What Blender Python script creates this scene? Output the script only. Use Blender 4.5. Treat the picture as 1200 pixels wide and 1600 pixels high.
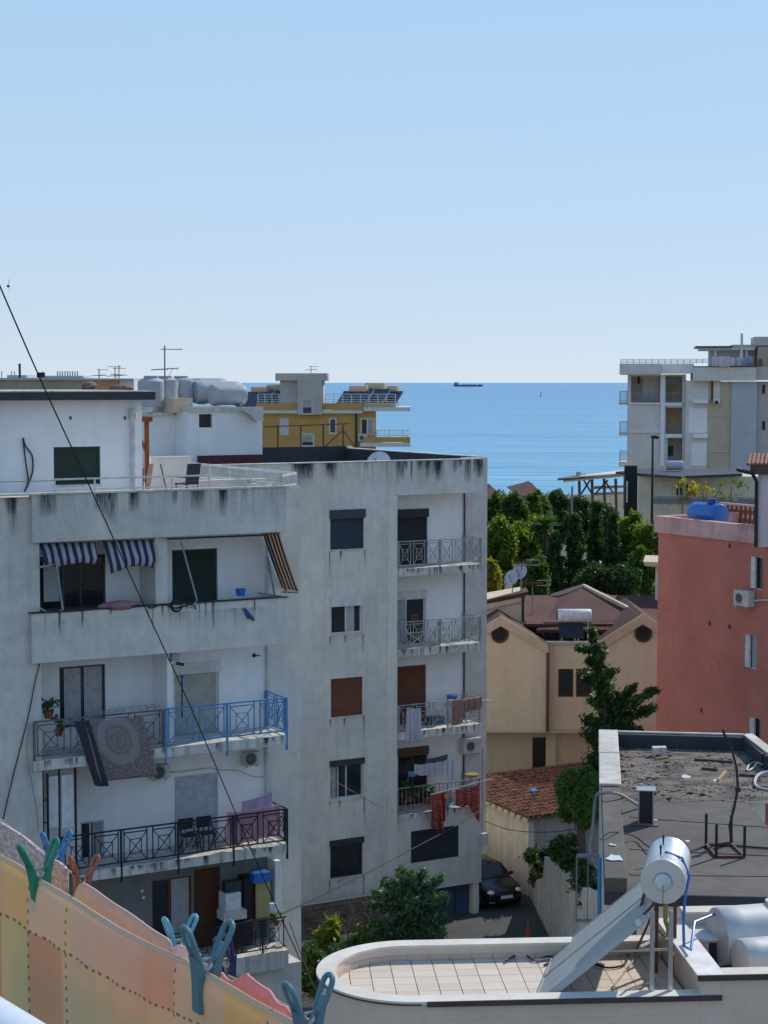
import bpy, bmesh, math, random
from mathutils import Vector, Matrix
for o in list(bpy.data.objects): bpy.data.objects.remove(o)
S = bpy.context.scene
COL = S.collection
rad = math.radians
PI = math.pi
# ---------------------------------------------------------------- camera
F = 2860.0
TILT = math.atan(203.0 / F)
HC = 20.3
cam = bpy.data.cameras.new('camera')
cam.sensor_fit = 'VERTICAL'; cam.sensor_height = 36.0; cam.lens = F / 1600.0 * 36.0
cam.clip_start = 0.1; cam.clip_end = 90000
camo = bpy.data.objects.new('camera', cam); COL.objects.link(camo)
camo.location = (0, 0, HC); camo.rotation_euler = (rad(90) - TILT, 0, 0)
S.camera = camo
S.render.resolution_x = 768; S.render.resolution_y = 1024
# ---------------------------------------------------------------- world and sun
SUN_AZ = rad(44)      # to the right of the view axis, beyond the sea
SUN_EL = rad(38)
W = bpy.data.worlds.new('World'); S.world = W; W.use_nodes = True
wn = W.node_tree.nodes; wl = W.node_tree.links; wn.clear()
sky = wn.new('ShaderNodeTexSky'); sky.sky_type = 'NISHITA'; sky.sun_disc = False
sky.sun_elevation = SUN_EL; sky.sun_rotation = SUN_AZ
sky.altitude = 0; sky.air_density = 0.5; sky.dust_density = 0.0; sky.ozone_density = 6.0
bg = wn.new('ShaderNodeBackground'); bg.inputs[1].default_value = 0.022
wo = wn.new('ShaderNodeOutputWorld')
wl.new(sky.outputs[0], bg.inputs[0])
# summer haze veil over the clear-sky model: pale at the horizon, bluer with height, the same all the way round
tc = wn.new('ShaderNodeTexCoord'); sx = wn.new('ShaderNodeSeparateXYZ'); wl.new(tc.outputs['Generated'], sx.inputs[0])
rp = wn.new('ShaderNodeValToRGB'); wl.new(sx.outputs[2], rp.inputs[0]); el = rp.color_ramp.elements
stops = [(0.0, (.63,.70,.765)), (.035, (.60,.70,.80)), (.10, (.54,.705,.87)), (.21, (.45,.685,.92)), (.5, (.27,.46,.74)), (1.0, (.14,.28,.56))]
while len(el) < len(stops): el.new(.5)
for i, (p_, c_) in enumerate(stops): el[i].position = p_; el[i].color = (*c_, 1)
bg2 = wn.new('ShaderNodeBackground'); wl.new(rp.outputs[0], bg2.inputs[0]); bg2.inputs[1].default_value = 0.85
ad = wn.new('ShaderNodeAddShader'); wl.new(bg.outputs[0], ad.inputs[0]); wl.new(bg2.outputs[0], ad.inputs[1]); wl.new(ad.outputs[0], wo.inputs[0])
sl = bpy.data.lights.new('sun', 'SUN'); sl.energy = 3.8; sl.angle = rad(0.5); sl.color = (1, .93, .82)
so = bpy.data.objects.new('sun', sl); COL.objects.link(so)
sd = Vector((math.sin(SUN_AZ) * math.cos(SUN_EL), math.cos(SUN_AZ) * math.cos(SUN_EL), math.sin(SUN_EL)))
so.rotation_euler = sd.to_track_quat('Z', 'Y').to_euler(); so.location = (60, 90, 90)
S.view_settings.view_transform = 'Standard'; S.view_settings.look = 'None'
S.view_settings.exposure = 0.0; S.view_settings.gamma = 1; S.view_settings.use_curve_mapping = False
# ---------------------------------------------------------------- projection helpers
COS_T, SIN_T = math.cos(TILT), math.sin(TILT)
def ray(px, py):
    x = (px - 600) / F; y = (800 - py) / F
    d = Vector((x, COS_T + y * SIN_T, -SIN_T + y * COS_T))
    return d / d.y
def P(px, py, Y): return Vector((0, 0, HC)) + ray(px, py) * Y
def PZ(px, py, z):
    d = ray(px, py); return Vector((0, 0, HC)) + d * ((z - HC) / d.z)
class Fr:
    def __init__(s, px, py, Y, ang):
        p = P(px, py, Y); s.ox, s.oy, s.ang = p.x, p.y, ang
        s.u = Vector((math.cos(ang), math.sin(ang), 0)); s.v = Vector((-math.sin(ang), math.cos(ang), 0))
        s.o = Vector((p.x, p.y, 0))
    def w(s, a, b, z): return s.o + s.u * a + s.v * b + Vector((0, 0, z))
    def l(s, p):
        q = Vector(p) - s.o; return Vector((q.dot(s.u), q.dot(s.v), q.z))
    def px(s, x, y, b=0):                       # pixel -> point of the plane at depth b of this frame
        d = ray(x, y); o = Vector((0, 0, HC)); q = s.o - o
        t = (b + q.dot(s.v)) / d.dot(s.v)
        return s.l(o + d * t)
    def R(s, x0, y0, x1, y1, b=0):
        xm, ym = (x0 + x1) / 2, (y0 + y1) / 2
        return (s.px(x0, ym, b).x, s.px(x1, ym, b).x, s.px(xm, y1, b).z, s.px(xm, y0, b).z)
# ---------------------------------------------------------------- mesh builder
class MB:
    def __init__(s): s.v = []; s.f = []
    def add(s, vs, fs):
        n = len(s.v); s.v += [tuple(p) for p in vs]; s.f += [tuple(i + n for i in q) for q in fs]; return s
    def box(s, x0, x1, y0, y1, z0, z1):
        if x1 < x0: x0, x1 = x1, x0
        if y1 < y0: y0, y1 = y1, y0
        if z1 < z0: z0, z1 = z1, z0
        return s.add([(x0,y0,z0),(x1,y0,z0),(x1,y1,z0),(x0,y1,z0),(x0,y0,z1),(x1,y0,z1),(x1,y1,z1),(x0,y1,z1)],
                     [(3,2,1,0),(4,5,6,7),(0,1,5,4),(1,2,6,5),(2,3,7,6),(3,0,4,7)])
    def obox(s, c, X, Y, Z):
        c = Vector(c); X = Vector(X); Y = Vector(Y); Z = Vector(Z)
        vs = [c + X*i + Y*j + Z*k for k in (-1,1) for (i,j) in ((-1,-1),(1,-1),(1,1),(-1,1))]
        return s.add(vs, [(3,2,1,0),(4,5,6,7),(0,1,5,4),(1,2,6,5),(2,3,7,6),(3,0,4,7)])
    def bar(s, p0, p1, w, h=None):
        p0 = Vector(p0); p1 = Vector(p1); d = p1 - p0
        if d.length < 1e-6: return s
        dn = d.normalized(); up = Vector((0,0,1)) if abs(dn.z) < .95 else Vector((0,1,0))
        X = dn.cross(up).normalized(); Z = X.cross(dn)
        return s.obox((p0+p1)/2, X*w/2, d/2, Z*(h or w)/2)
    def cyl(s, p0, p1, r0, r1=None, n=12, caps=True):
        if r1 is None: r1 = r0
        p0 = Vector(p0); p1 = Vector(p1); d = (p1-p0).normalized()
        up = Vector((0,0,1)) if abs(d.z) < .95 else Vector((1,0,0))
        X = d.cross(up).normalized(); Y = d.cross(X)
        vs = []
        for (p, r) in ((p0, r0), (p1, r1)):
            for i in range(n):
                a = 2*PI*i/n; vs.append(p + X*math.cos(a)*r + Y*math.sin(a)*r)
        fs = [(i, (i+1) % n, n+(i+1) % n, n+i) for i in range(n)]
        fs = [tuple(reversed(q)) for q in fs]
        if caps: fs += [tuple(range(n)), tuple(reversed(range(n, 2*n)))]
        return s.add(vs, fs)
    def lathe(s, p, axis, prof, n=24):           # prof: list of (distance along axis, radius)
        p = Vector(p); d = Vector(axis).normalized(); up = Vector((0,0,1)) if abs(d.z) < .95 else Vector((1,0,0))
        X = d.cross(up).normalized(); Y = d.cross(X); vs = []
        for (t, r) in prof:
            for i in range(n):
                a = 2*PI*i/n; vs.append(p + d*t + X*math.cos(a)*r + Y*math.sin(a)*r)
        fs = []
        for k in range(len(prof)-1):
            for i in range(n):
                j = (i+1) % n; fs.append((k*n+i, (k+1)*n+i, (k+1)*n+j, k*n+j))
        fs.append(tuple(range(n))); fs.append(tuple(reversed(range((len(prof)-1)*n, len(prof)*n))))
        return s.add(vs, fs)
    def tube(s, pts, r, n=6):
        pts = [Vector(p) for p in pts]; vs = []; m = len(pts); prevX = None
        for i, p in enumerate(pts):
            d = (pts[min(i+1, m-1)] - pts[max(i-1, 0)]).normalized()
            if prevX is None:
                up = Vector((0,0,1)) if abs(d.z) < .9 else Vector((1,0,0)); X = d.cross(up).normalized()
            else:
                X = (prevX - d*prevX.dot(d)).normalized()
            prevX = X; Y = d.cross(X); rr = r[i] if isinstance(r, (list, tuple)) else r
            for k in range(n):
                a = 2*PI*k/n; vs.append(p + X*math.cos(a)*rr + Y*math.sin(a)*rr)
        fs = []
        for i in range(m-1):
            for k in range(n):
                j = (k+1) % n; fs.append((i*n+k, i*n+j, (i+1)*n+j, (i+1)*n+k))
        fs.append(tuple(reversed(range(n)))); fs.append(tuple(range((m-1)*n, m*n)))
        return s.add(vs, fs)
    def prism(s, pts, vec):
        pts = [Vector(p) for p in pts]; n = len(pts); vec = Vector(vec)
        return s.add(pts + [p + vec for p in pts],
                     [tuple(range(n)), tuple(reversed(range(n, 2*n)))] + [(i, n+i, n+(i+1) % n, (i+1) % n) for i in range(n)])
    def ell(s, c, rx, ry, rz, nu=14, nv=8, jit=0, rnd=None):
        c = Vector(c); vs = [c + Vector((0,0,-rz))]
        for j in range(1, nv):
            t = -PI/2 + PI*j/nv
            for i in range(nu):
                a = 2*PI*i/nu; k = 1 + (rnd.uniform(-jit, jit) if rnd else 0)
                vs.append(c + Vector((rx*math.cos(t)*math.cos(a)*k, ry*math.cos(t)*math.sin(a)*k, rz*math.sin(t)*k)))
        vs.append(c + Vector((0,0,rz))); fs = []
        for i in range(nu): fs.append((0, 1+(i+1) % nu, 1+i))
        for j in range(nv-2):
            for i in range(nu):
                a = 1+j*nu+i; b = 1+j*nu+(i+1) % nu; fs.append((a, b, b+nu, a+nu))
        L = len(vs)-1; q = 1+(nv-2)*nu
        for i in range(nu): fs.append((L, q+i, q+(i+1) % nu))
        return s.add(vs, fs)
    def torus(s, c, X, Y, R, r, n=20, k=6, a0=0, a1=2*PI):
        c = Vector(c); X = Vector(X); Y = Vector(Y)
        pts = [c + X*R*math.cos(a0+(a1-a0)*i/n) + Y*R*math.sin(a0+(a1-a0)*i/n) for i in range(n+1)]
        return s.tube(pts, r, k)
def tag(o, label=None, cat=None, group=None, kind=None):
    if label: o['label'] = label
    if cat: o['category'] = cat
    if group: o['group'] = group
    if kind: o['kind'] = kind
    return o
def empty(name, loc, rz=0, label=None, cat=None, group=None):
    o = bpy.data.objects.new(name, None); COL.objects.link(o); o.location = loc; o.rotation_euler = (0, 0, rz)
    o.empty_display_size = .2
    return tag(o, label, cat, group)
def mk(name, m, mat, parent=None, loc=None, rz=0, smooth=False, bevel=0, label=None, cat=None, group=None, kind=None, fix=False):
    me = bpy.data.meshes.new(name); me.from_pydata(m.v, [], m.f); me.update()
    bm = bmesh.new(); bm.from_mesh(me); bmesh.ops.recalc_face_normals(bm, faces=bm.faces) if len(m.f) < 60000 and not fix else None
    bm.to_mesh(me); bm.free()
    mats = mat if isinstance(mat, (list, tuple)) else [mat]
    for x in mats: me.materials.append(x)
    o = bpy.data.objects.new(name, me); COL.objects.link(o)
    if parent: o.parent = parent
    if loc is not None: o.location = loc
    o.rotation_euler = (0, 0, rz)
    if smooth:
        for p in me.polygons: p.use_smooth = True
        try: me.set_sharp_from_angle(angle=rad(40))
        except Exception: pass
    if bevel:
        b = o.modifiers.new('bevel', 'BEVEL'); b.width = bevel; b.segments = 2; b.limit_method = 'ANGLE'; b.angle_limit = rad(40)
    return tag(o, label, cat, group, kind)
def at(m, fr, a, b, z):                          # move a frame-local mesh so that (a,b,z) becomes its origin
    m.v = [(x-a, y-b, q-z) for (x, y, q) in m.v]; return dict(loc=fr.w(a, b, z), rz=fr.ang)
def dup(root, loc, rz=None, label=None, group=None, scale=None):
    r = root.copy(); COL.objects.link(r); r.location = loc
    if rz is not None: r.rotation_euler = (0, 0, rz)
    if scale: r.scale = scale
    if label: r['label'] = label
    if group: r['group'] = group
    for ch in list(root.children):
        c = ch.copy(); COL.objects.link(c); c.parent = r
        for g in list(ch.children):
            d = g.copy(); COL.objects.link(d); d.parent = c
    return r
# ---------------------------------------------------------------- materials
def nodes(name):
    m = bpy.data.materials.new(name); m.use_nodes = True; nt = m.node_tree; nt.nodes.clear()
    out = nt.nodes.new('ShaderNodeOutputMaterial'); bs = nt.nodes.new('ShaderNodeBsdfPrincipled')
    nt.links.new(bs.outputs[0], out.inputs[0]); return m, nt, bs, out
def N(nt, t, **k):
    n = nt.nodes.new('ShaderNode' + t)
    for a, b in k.items():
        if isinstance(a, str) and a.startswith('i_'): n.inputs[a[2:].replace('_', ' ')].default_value = b
        else: setattr(n, a, b)
    return n
def coords(nt, sc=(1,1,1), kind='Object'):
    tc = N(nt, 'TexCoord'); mp = N(nt, 'Mapping'); mp.inputs['Scale'].default_value = sc
    nt.links.new(tc.outputs[kind], mp.inputs[0]); return mp.outputs[0]
def noise(nt, vec, scale, det=4, rough=.55):
    n = N(nt, 'TexNoise'); n.inputs['Scale'].default_value = scale; n.inputs['Detail'].default_value = det
    n.inputs['Roughness'].default_value = rough; nt.links.new(vec, n.inputs['Vector']); return n.outputs['Fac']
def ramp(nt, fac, stops):
    r = N(nt, 'ValToRGB'); e = r.color_ramp.elements
    while len(e) < len(stops): e.new(.5)
    for i, (p, c) in enumerate(stops):
        e[i].position = p; e[i].color = (c, c, c, 1) if isinstance(c, (int, float)) else (*c, 1)
    nt.links.new(fac, r.inputs[0]); return r.outputs[0]
def mix(nt, fac, a, b, blend='MIX'):
    m = N(nt, 'Mix'); m.data_type = 'RGBA'; m.blend_type = blend
    for (s, v) in ((0, fac), (6, a), (7, b)):
        if hasattr(v, 'links'): nt.links.new(v, m.inputs[s])
        else: m.inputs[s].default_value = v if s == 0 else (*v, 1)
    return m.outputs[2]
def math_(nt, op, a, b=None, c=None):
    m = N(nt, 'Math'); m.operation = op
    for i, v in enumerate((a, b, c)):
        if v is None: continue
        if hasattr(v, 'links'): nt.links.new(v, m.inputs[i])
        else: m.inputs[i].default_value = v
    return m.outputs[0]
def bump(nt, bs, h, strength=.3, dist=.02):
    b = N(nt, 'Bump'); b.inputs['Strength'].default_value = strength; b.inputs['Distance'].default_value = dist
    nt.links.new(h, b.inputs['Height']); nt.links.new(b.outputs[0], bs.inputs['Normal'])
def plaster(name, c, stain=.5, c2=None, dark=None, top=None, rough=.9, streak=.5, spots=.3):
    m, nt, bs, out = nodes(name); L = nt.links
    if max(c) > .1: c = tuple(min(.80, x*1.38) for x in c); c2 = c2 and tuple(min(.84, x*1.38) for x in c2)
    v = coords(nt); dark = dark or tuple(x*.33 for x in c); c2 = c2 or tuple(min(1, x*1.18) for x in c)
    big = ramp(nt, noise(nt, v, .35, 6, .65), [(.4, 0), (.6, 1)])
    col = mix(nt, big, c, c2)
    mid = ramp(nt, noise(nt, v, 2.3, 6, .7), [(.42, 0), (.7, 1)])
    col = mix(nt, math_(nt, 'MULTIPLY', mid, .38*stain), col, dark)
    vs = coords(nt, (2.6, 2.6, .16)); sn = noise(nt, vs, 1.6, 6, .7)
    s1 = ramp(nt, sn, [(.5, 0), (.72, 1)])
    col = mix(nt, math_(nt, 'MULTIPLY', s1, .55*streak), col, dark)
    if top:                                       # rain-washed mould running down from a ledge
        sep = N(nt, 'SeparateXYZ'); L.new(coords(nt), sep.inputs[0])
        for (zt, ln) in top:
            mr = N(nt, 'MapRange'); mr.inputs[1].default_value = zt - ln; mr.inputs[2].default_value = zt
            mr.inputs[3].default_value = 0; mr.inputs[4].default_value = 1; L.new(sep.outputs[2], mr.inputs[0])
            ab = math_(nt, 'LESS_THAN', sep.outputs[2], zt + .02)
            g = math_(nt, 'MULTIPLY', math_(nt, 'POWER', mr.outputs[0], 1.2), ab)
            vv = coords(nt, (4, 4, .3)); k = ramp(nt, noise(nt, vv, 1.6, 7, .8), [(.40, 0), (.66, 1)])
            patch = ramp(nt, noise(nt, coords(nt, (1, 1, .2)), .55, 3), [(.42, .1), (.58, 1)])
            col = mix(nt, math_(nt, 'MULTIPLY', math_(nt, 'MULTIPLY', g, k), math_(nt, 'MULTIPLY', patch, .93)), col, tuple(x*.16 for x in c))
    sp = ramp(nt, noise(nt, v, 14, 3, .7), [(.66, 0), (.76, 1)])
    col = mix(nt, math_(nt, 'MULTIPLY', sp, spots), col, dark)
    L.new(col, bs.inputs['Base Color']); bs.inputs['Roughness'].default_value = rough
    h = math_(nt, 'ADD', noise(nt, v, 30, 4, .7), math_(nt, 'MULTIPLY', noise(nt, v, 2.5, 3), 1.5))
    bump(nt, bs, h, .25, .02); return m
def simple(name, c, rough=.6, metal=0, var=.25, scale=4, bmp=.1, alpha=None):
    m, nt, bs, out = nodes(name); v = coords(nt)
    n1 = ramp(nt, noise(nt, v, scale, 5, .65), [(.3, 0), (.7, 1)])
    col = mix(nt, n1, tuple(x*(1-var) for x in c), tuple(min(1, x*(1+var*.6)) for x in c))
    nt.links.new(col, bs.inputs['Base Color']); bs.inputs['Metallic'].default_value = metal
    r = math_(nt, 'ADD', math_(nt, 'MULTIPLY', noise(nt, v, scale*2.5, 4), .25), rough - .12)
    nt.links.new(r, bs.inputs['Roughness'])
    if bmp: bump(nt, bs, noise(nt, v, scale*8, 4), bmp, .01)
    return m
def glass_mat(name, c=(.02,.025,.03), rough=.06):
    m, nt, bs, out = nodes(name); bs.inputs['Base Color'].default_value = (*c, 1)
    bs.inputs['Roughness'].default_value = rough; bs.inputs['IOR'].default_value = 1.5
    v = coords(nt); bump(nt, bs, noise(nt, v, 1.2, 2), .03, .02); return m
def leaf_mat(name, c1, c2, trans=.45, scale=.6):
    m, nt, bs, out = nodes(name); L = nt.links; v = coords(nt)
    n1 = ramp(nt, noise(nt, v, scale, 3), [(.35, 0), (.65, 1)])
    n2 = ramp(nt, noise(nt, v, 5, 2), [(.3, 0), (.7, 1)])
    col = mix(nt, n1, c1, c2); col = mix(nt, math_(nt, 'MULTIPLY', n2, .5), col, tuple(x*1.6 for x in c2))
    L.new(col, bs.inputs['Base Color']); bs.inputs['Roughness'].default_value = .5
    tr = N(nt, 'BsdfTranslucent'); tc = mix(nt, 1.0, col, (2.0, 2.1, .9), 'MULTIPLY'); L.new(tc, tr.inputs[0])
    ms = N(nt, 'MixShader'); ms.inputs[0].default_value = trans
    L.new(bs.outputs[0], ms.inputs[1]); L.new(tr.outputs[0], ms.inputs[2]); L.new(ms.outputs[0], out.inputs[0]); return m
def cloth_mat(name, c, trans=.3, var=.12, weave=60, pattern=None):
    m, nt, bs, out = nodes(name); L = nt.links; v = coords(nt, (1,1,1), 'UV')
    n1 = noise(nt, v, 6, 4); col = mix(nt, n1, tuple(x*(1-var) for x in c), tuple(min(1, x*(1+var)) for x in c))
    if pattern: col = pattern(nt, v, col)
    L.new(col, bs.inputs['Base Color']); bs.inputs['Roughness'].default_value = .9
    bump(nt, bs, noise(nt, v, weave, 3), .35, .004)
    tr = N(nt, 'BsdfTranslucent'); L.new(col, tr.inputs[0]); ms = N(nt, 'MixShader'); ms.inputs[0].default_value = trans
    L.new(bs.outputs[0], ms.inputs[1]); L.new(tr.outputs[0], ms.inputs[2]); L.new(ms.outputs[0], out.inputs[0]); return m
def facade(name, parent, a0, a1, z0, z1, b0, b1, holes, mat, **k):
    xs = sorted(set([a0, a1] + [h[i] for h in holes for i in (0, 1) if a0 < h[i] < a1]))
    zs = sorted(set([z0, z1] + [h[i] for h in holes for i in (2, 3) if z0 < h[i] < z1]))
    nx, nz = len(xs), len(zs); m = MB()
    solid = [[not any(h[0] < (xs[i]+xs[i+1])/2 < h[1] and h[2] < (zs[j]+zs[j+1])/2 < h[3] for h in holes) for j in range(nz-1)] for i in range(nx-1)]
    vid = {}
    def V(i, j, s):
        key = (i, j, s)
        if key not in vid: vid[key] = len(m.v); m.v.append((xs[i], (b0, b1)[s], zs[j]))
        return vid[key]
    S_ = lambda i, j: 0 <= i < nx-1 and 0 <= j < nz-1 and solid[i][j]
    for i in range(nx-1):
        for j in range(nz-1):
            if not solid[i][j]: continue
            m.f.append((V(i,j,0), V(i+1,j,0), V(i+1,j+1,0), V(i,j+1,0)))
            m.f.append((V(i,j,1), V(i,j+1,1), V(i+1,j+1,1), V(i+1,j,1)))
            if not S_(i-1,j): m.f.append((V(i,j,0), V(i,j+1,0), V(i,j+1,1), V(i,j,1)))
            if not S_(i+1,j): m.f.append((V(i+1,j,0), V(i+1,j,1), V(i+1,j+1,1), V(i+1,j+1,0)))
            if not S_(i,j-1): m.f.append((V(i,j,0), V(i,j,1), V(i+1,j,1), V(i+1,j,0)))
            if not S_(i,j+1): m.f.append((V(i,j+1,0), V(i+1,j+1,0), V(i+1,j+1,1), V(i,j+1,1)))
    return mk(name, m, mat, parent, fix=True, **k)
def cloth(name, label, cat, A, B, dl, dr, mat, amp=.05, nf=5, seed=1, group=None, sag=.03, nx=40, nz=24, flare=.0, th=.004, hem=.0, uvm=None, fold_over=0):
    A = Vector(A); B = Vector(B); rnd = random.Random(seed); d = B - A; w = d.length
    nrm = Vector((d.y, -d.x, 0)).normalized(); o0 = (A+B)/2
    ph = [rnd.uniform(0, 6.28) for _ in range(4)]; m = MB(); uv = []
    for j in range(nz+1):
        t = j/nz
        for i in range(nx+1):
            s = i/nx; drop = (dl + (dr-dl)*s) * (1 + hem*math.sin(s*9+ph[0]))
            fold = amp*t**.7*(math.sin(s*nf*6.28+ph[1]) + .5*math.sin(s*nf*12.9+ph[2]+t) + .3*math.sin(s*nf*3.1+ph[3]))
            p = A + d*(.5+(s-.5)*(1+flare*t)) + Vector((0,0,-sag*math.sin(PI*s) - drop*t)) + nrm*fold
            m.v.append(tuple(p-o0)); uv.append((s*w, t*max(dl, dr)))
    for j in range(nz):
        for i in range(nx):
            a = j*(nx+1)+i; m.f.append((a, a+1, a+nx+2, a+nx+1))
    o = mk(name, m, mat, None, loc=o0, smooth=True, label=label, cat=cat, group=group, fix=True)
    ul = o.data.uv_layers.new(name='UVMap')
    for lp in o.data.loops: ul.data[lp.index].uv = uv[lp.vertex_index]
    so_ = o.modifiers.new('thickness', 'SOLIDIFY'); so_.thickness = th
    return o
def leaves(m, c, rx, ry, rz, n, size, rnd, clumps=30, spread=.3, up=0.0, asp=1.6, hollow=True):
    c = Vector(c); cs = []
    for _ in range(clumps):
        while True:
            q = Vector((rnd.uniform(-1,1), rnd.uniform(-1,1), rnd.uniform(-1,1)))
            if q.length <= 1 and (not hollow or q.length > .45): break
        cs.append((Vector((q.x*rx, q.y*ry, q.z*rz)), rnd.uniform(.6, 1.4)))
    R_ = (rx+ry+rz)/3*spread
    for i in range(n):
        cc, k = cs[rnd.randrange(clumps)]
        while True:
            q = Vector((rnd.uniform(-1,1), rnd.uniform(-1,1), rnd.uniform(-1,1)))
            if q.length <= 1: break
        p = c + cc + q*R_*k*(1.0 if rnd.random() > .12 else 1.45)
        n1 = Vector((rnd.gauss(0,1), rnd.gauss(0,1), rnd.gauss(0,1)+up)).normalized()
        X = n1.orthogonal().normalized(); X = (Matrix.Rotation(rnd.uniform(0, 6.28), 3, n1) @ X); Y = n1.cross(X)
        s = size*rnd.uniform(.6, 1.3)
        b = len(m.v); m.v += [tuple(p - X*s*asp), tuple(p - Y*s*.6), tuple(p + X*s*asp), tuple(p + Y*s*.6)]
        m.f.append((b, b+1, b+2, b+3))
# ---------------------------------------------------------------- palette
M = {}
A1 = rad(29.3)
M['conc'] = plaster('weathered_plaster', (.42,.41,.38), .6, (.50,.485,.45), streak=.4, spots=.3)
M['concA'] = plaster('weathered_plaster_parapet', (.41,.40,.37), .7, (.50,.485,.44), top=[(17.42,1.1)], streak=.35, spots=.3)
M['concA4'] = plaster('weathered_balcony_parapet', (.42,.41,.38), .6, (.50,.485,.44), top=[(14.12,.55)], streak=.3, spots=.3)
M['pier'] = plaster('weathered_pier', (.41,.40,.37), .7, (.50,.48,.44), streak=.45, spots=.3)
M['concB'] = plaster('weathered_plaster_band', (.42,.415,.39), .6, (.50,.49,.455), top=[(17.43,1.15)], streak=.4, spots=.35)
M['slab'] = plaster('stained_slab', (.42,.41,.38), .9, (.52,.5,.46), streak=1.3, spots=.7, dark=(.06,.06,.055))
M['white'] = plaster('white_wall', (.57,.575,.585), .3, (.63,.63,.63), streak=.15, spots=.08)
M['beigewall'] = plaster('beige_side_wall', (.47,.45,.41), .4, (.54,.52,.47), streak=.3, spots=.4)
M['bitumen'] = plaster('bitumen_inner', (.035,.04,.05), .5, (.05,.055,.065), streak=.3, spots=.1)
M['pink'] = plaster('pink_wall', (.37,.118,.09), .5, (.43,.15,.115), streak=.2, spots=.12, dark=(.2,.07,.07))
M['pinkcap'] = plaster('pink_cap', (.42,.24,.23), .7, (.5,.32,.3), streak=.6, top=[(15.1,.5)], spots=.4)
M['cream'] = plaster('cream_house_wall', (.47,.395,.26), .35, (.52,.44,.30), streak=.3, spots=.1)
M['creamtrim'] = plaster('cream_trim', (.42,.33,.22), .5, (.48,.38,.27), streak=.4, spots=.2)
M['ochre'] = plaster('ochre_wall', (.36,.215,.06), .25, (.41,.25,.08), streak=.2, spots=.05)
M['greyw'] = plaster('grey_render', (.34,.32,.30), .3, (.40,.37,.34), streak=.2, spots=.05)
M['bluegrey'] = plaster('bluegrey_render', (.31,.33,.36), .25, (.35,.37,.40), streak=.15, spots=.03)
M['palew'] = plaster('pale_render', (.46,.44,.41), .3, (.52,.50,.47), streak=.35, spots=.05)
M['tan'] = plaster('tan_render', (.33,.25,.13), .25, (.38,.29,.16), streak=.1, spots=.05)
M['ivory'] = plaster('ivory_parapet', (.48,.385,.30), .25, (.53,.43,.345), streak=.2, spots=.1)
M['coping'] = plaster('cream_coping', (.47,.44,.39), .6, (.54,.51,.46), streak=0, spots=.35)
M['edge'] = simple('brown_edge_trim', (.075,.05,.05), .6)
M['dark'] = simple('dark_interior', (.02,.022,.024), .9, bmp=0)  # near-black base colour stands in for the dimness inside rooms
M['darkgreen'] = simple('dark_green_shutter', (.012,.03,.022), .55, scale=2)
M['navy'] = simple('navy_shutter', (.028,.04,.062), .5, scale=2)
M['black'] = simple('black_shutter', (.014,.016,.022), .5, scale=2)
M['brown'] = simple('brown_shutter', (.15,.052,.022), .6, scale=2)
M['beigesh'] = simple('beige_shutter', (.42,.42,.36), .6, scale=2)
M['wframe'] = simple('white_frame', (.62,.63,.62), .45)
M['palefr'] = simple('pale_blue_shutter', (.45,.5,.55), .6)
M['dframe'] = simple('dark_frame', (.03,.035,.045), .45)
M['bframe'] = simple('brown_frame', (.12,.045,.02), .55)
M['glass'] = glass_mat('window_glass')
M['glassb'] = glass_mat('window_glass_blue', (.03,.05,.09), .12)
M['curtain'] = simple('net_curtain', (.42,.42,.44), .9, scale=6)
M['iron'] = simple('black_iron', (.02,.024,.034), .5, metal=.3)
M['ironw'] = simple('worn_white_iron', (.36,.35,.34), .6, var=.5, scale=7)
M['ironbr'] = simple('rusty_pale_iron', (.16,.13,.12), .7, var=.6, scale=7)
M['ironb'] = simple('blue_iron', (.075,.25,.52), .45, var=.2)
M['irong'] = simple('grey_iron', (.25,.26,.28), .55, var=.4, scale=7)
M['whiterail'] = simple('white_metal_rail', (.62,.62,.62), .35, metal=.2)
M['steel'] = simple('galvanised_steel', (.5,.52,.54), .35, metal=.75, var=.15, scale=3)
M['tank'] = simple('grey_tank_sheet', (.37,.40,.44), .6, metal=.0, var=.15, scale=2)
M['paletank'] = simple('pale_tank_sheet', (.55,.56,.56), .5, metal=.25, var=.12, scale=3)
M['rust'] = simple('rusty_orange_paint', (.25,.06,.02), .8, var=.4, scale=8)
M['rustbr'] = simple('rusty_brown_pipe', (.13,.05,.035), .8, var=.4, scale=8)
M['pvc'] = simple('pale_pipe', (.55,.56,.58), .5)
M['cable'] = simple('black_cable', (.015,.016,.02), .6, bmp=0)
M['cableg'] = simple('grey_hose', (.34,.32,.31), .6)
M['ac'] = simple('ac_casing', (.55,.54,.50), .5)
M['blue'] = simple('blue_plastic', (.02,.16,.52), .35, var=.12)
M['dblue'] = simple('dark_blue_plastic', (.02,.04,.25), .4)
M['asph'] = plaster('asphalt', (.052,.055,.058), .5, (.07,.072,.075), streak=0, spots=.2)
M['earth'] = plaster('ground_earth', (.09,.085,.06), .6, (.13,.11,.08), streak=0, spots=.3)
M['wood'] = simple('grey_wood', (.16,.12,.09), .8, var=.4, scale=9)
M['woodl'] = simple('pale_wood', (.42,.28,.14), .8, var=.4, scale=9)
M['paint'] = simple('white_plastic', (.68,.70,.72), .4)
M['red'] = simple('red_plastic', (.45,.03,.02), .5)
M['leafA'] = leaf_mat('bright_foliage', (.045,.08,.012), (.13,.18,.022), .55)
M['leafB'] = leaf_mat('mid_foliage', (.028,.06,.012), (.075,.125,.018), .5)
M['leafC'] = leaf_mat('dark_conifer', (.016,.042,.011), (.04,.08,.018), .32)
M['leafD'] = leaf_mat('bluegreen_pine', (.035,.08,.045), (.08,.15,.085), .3)
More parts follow.
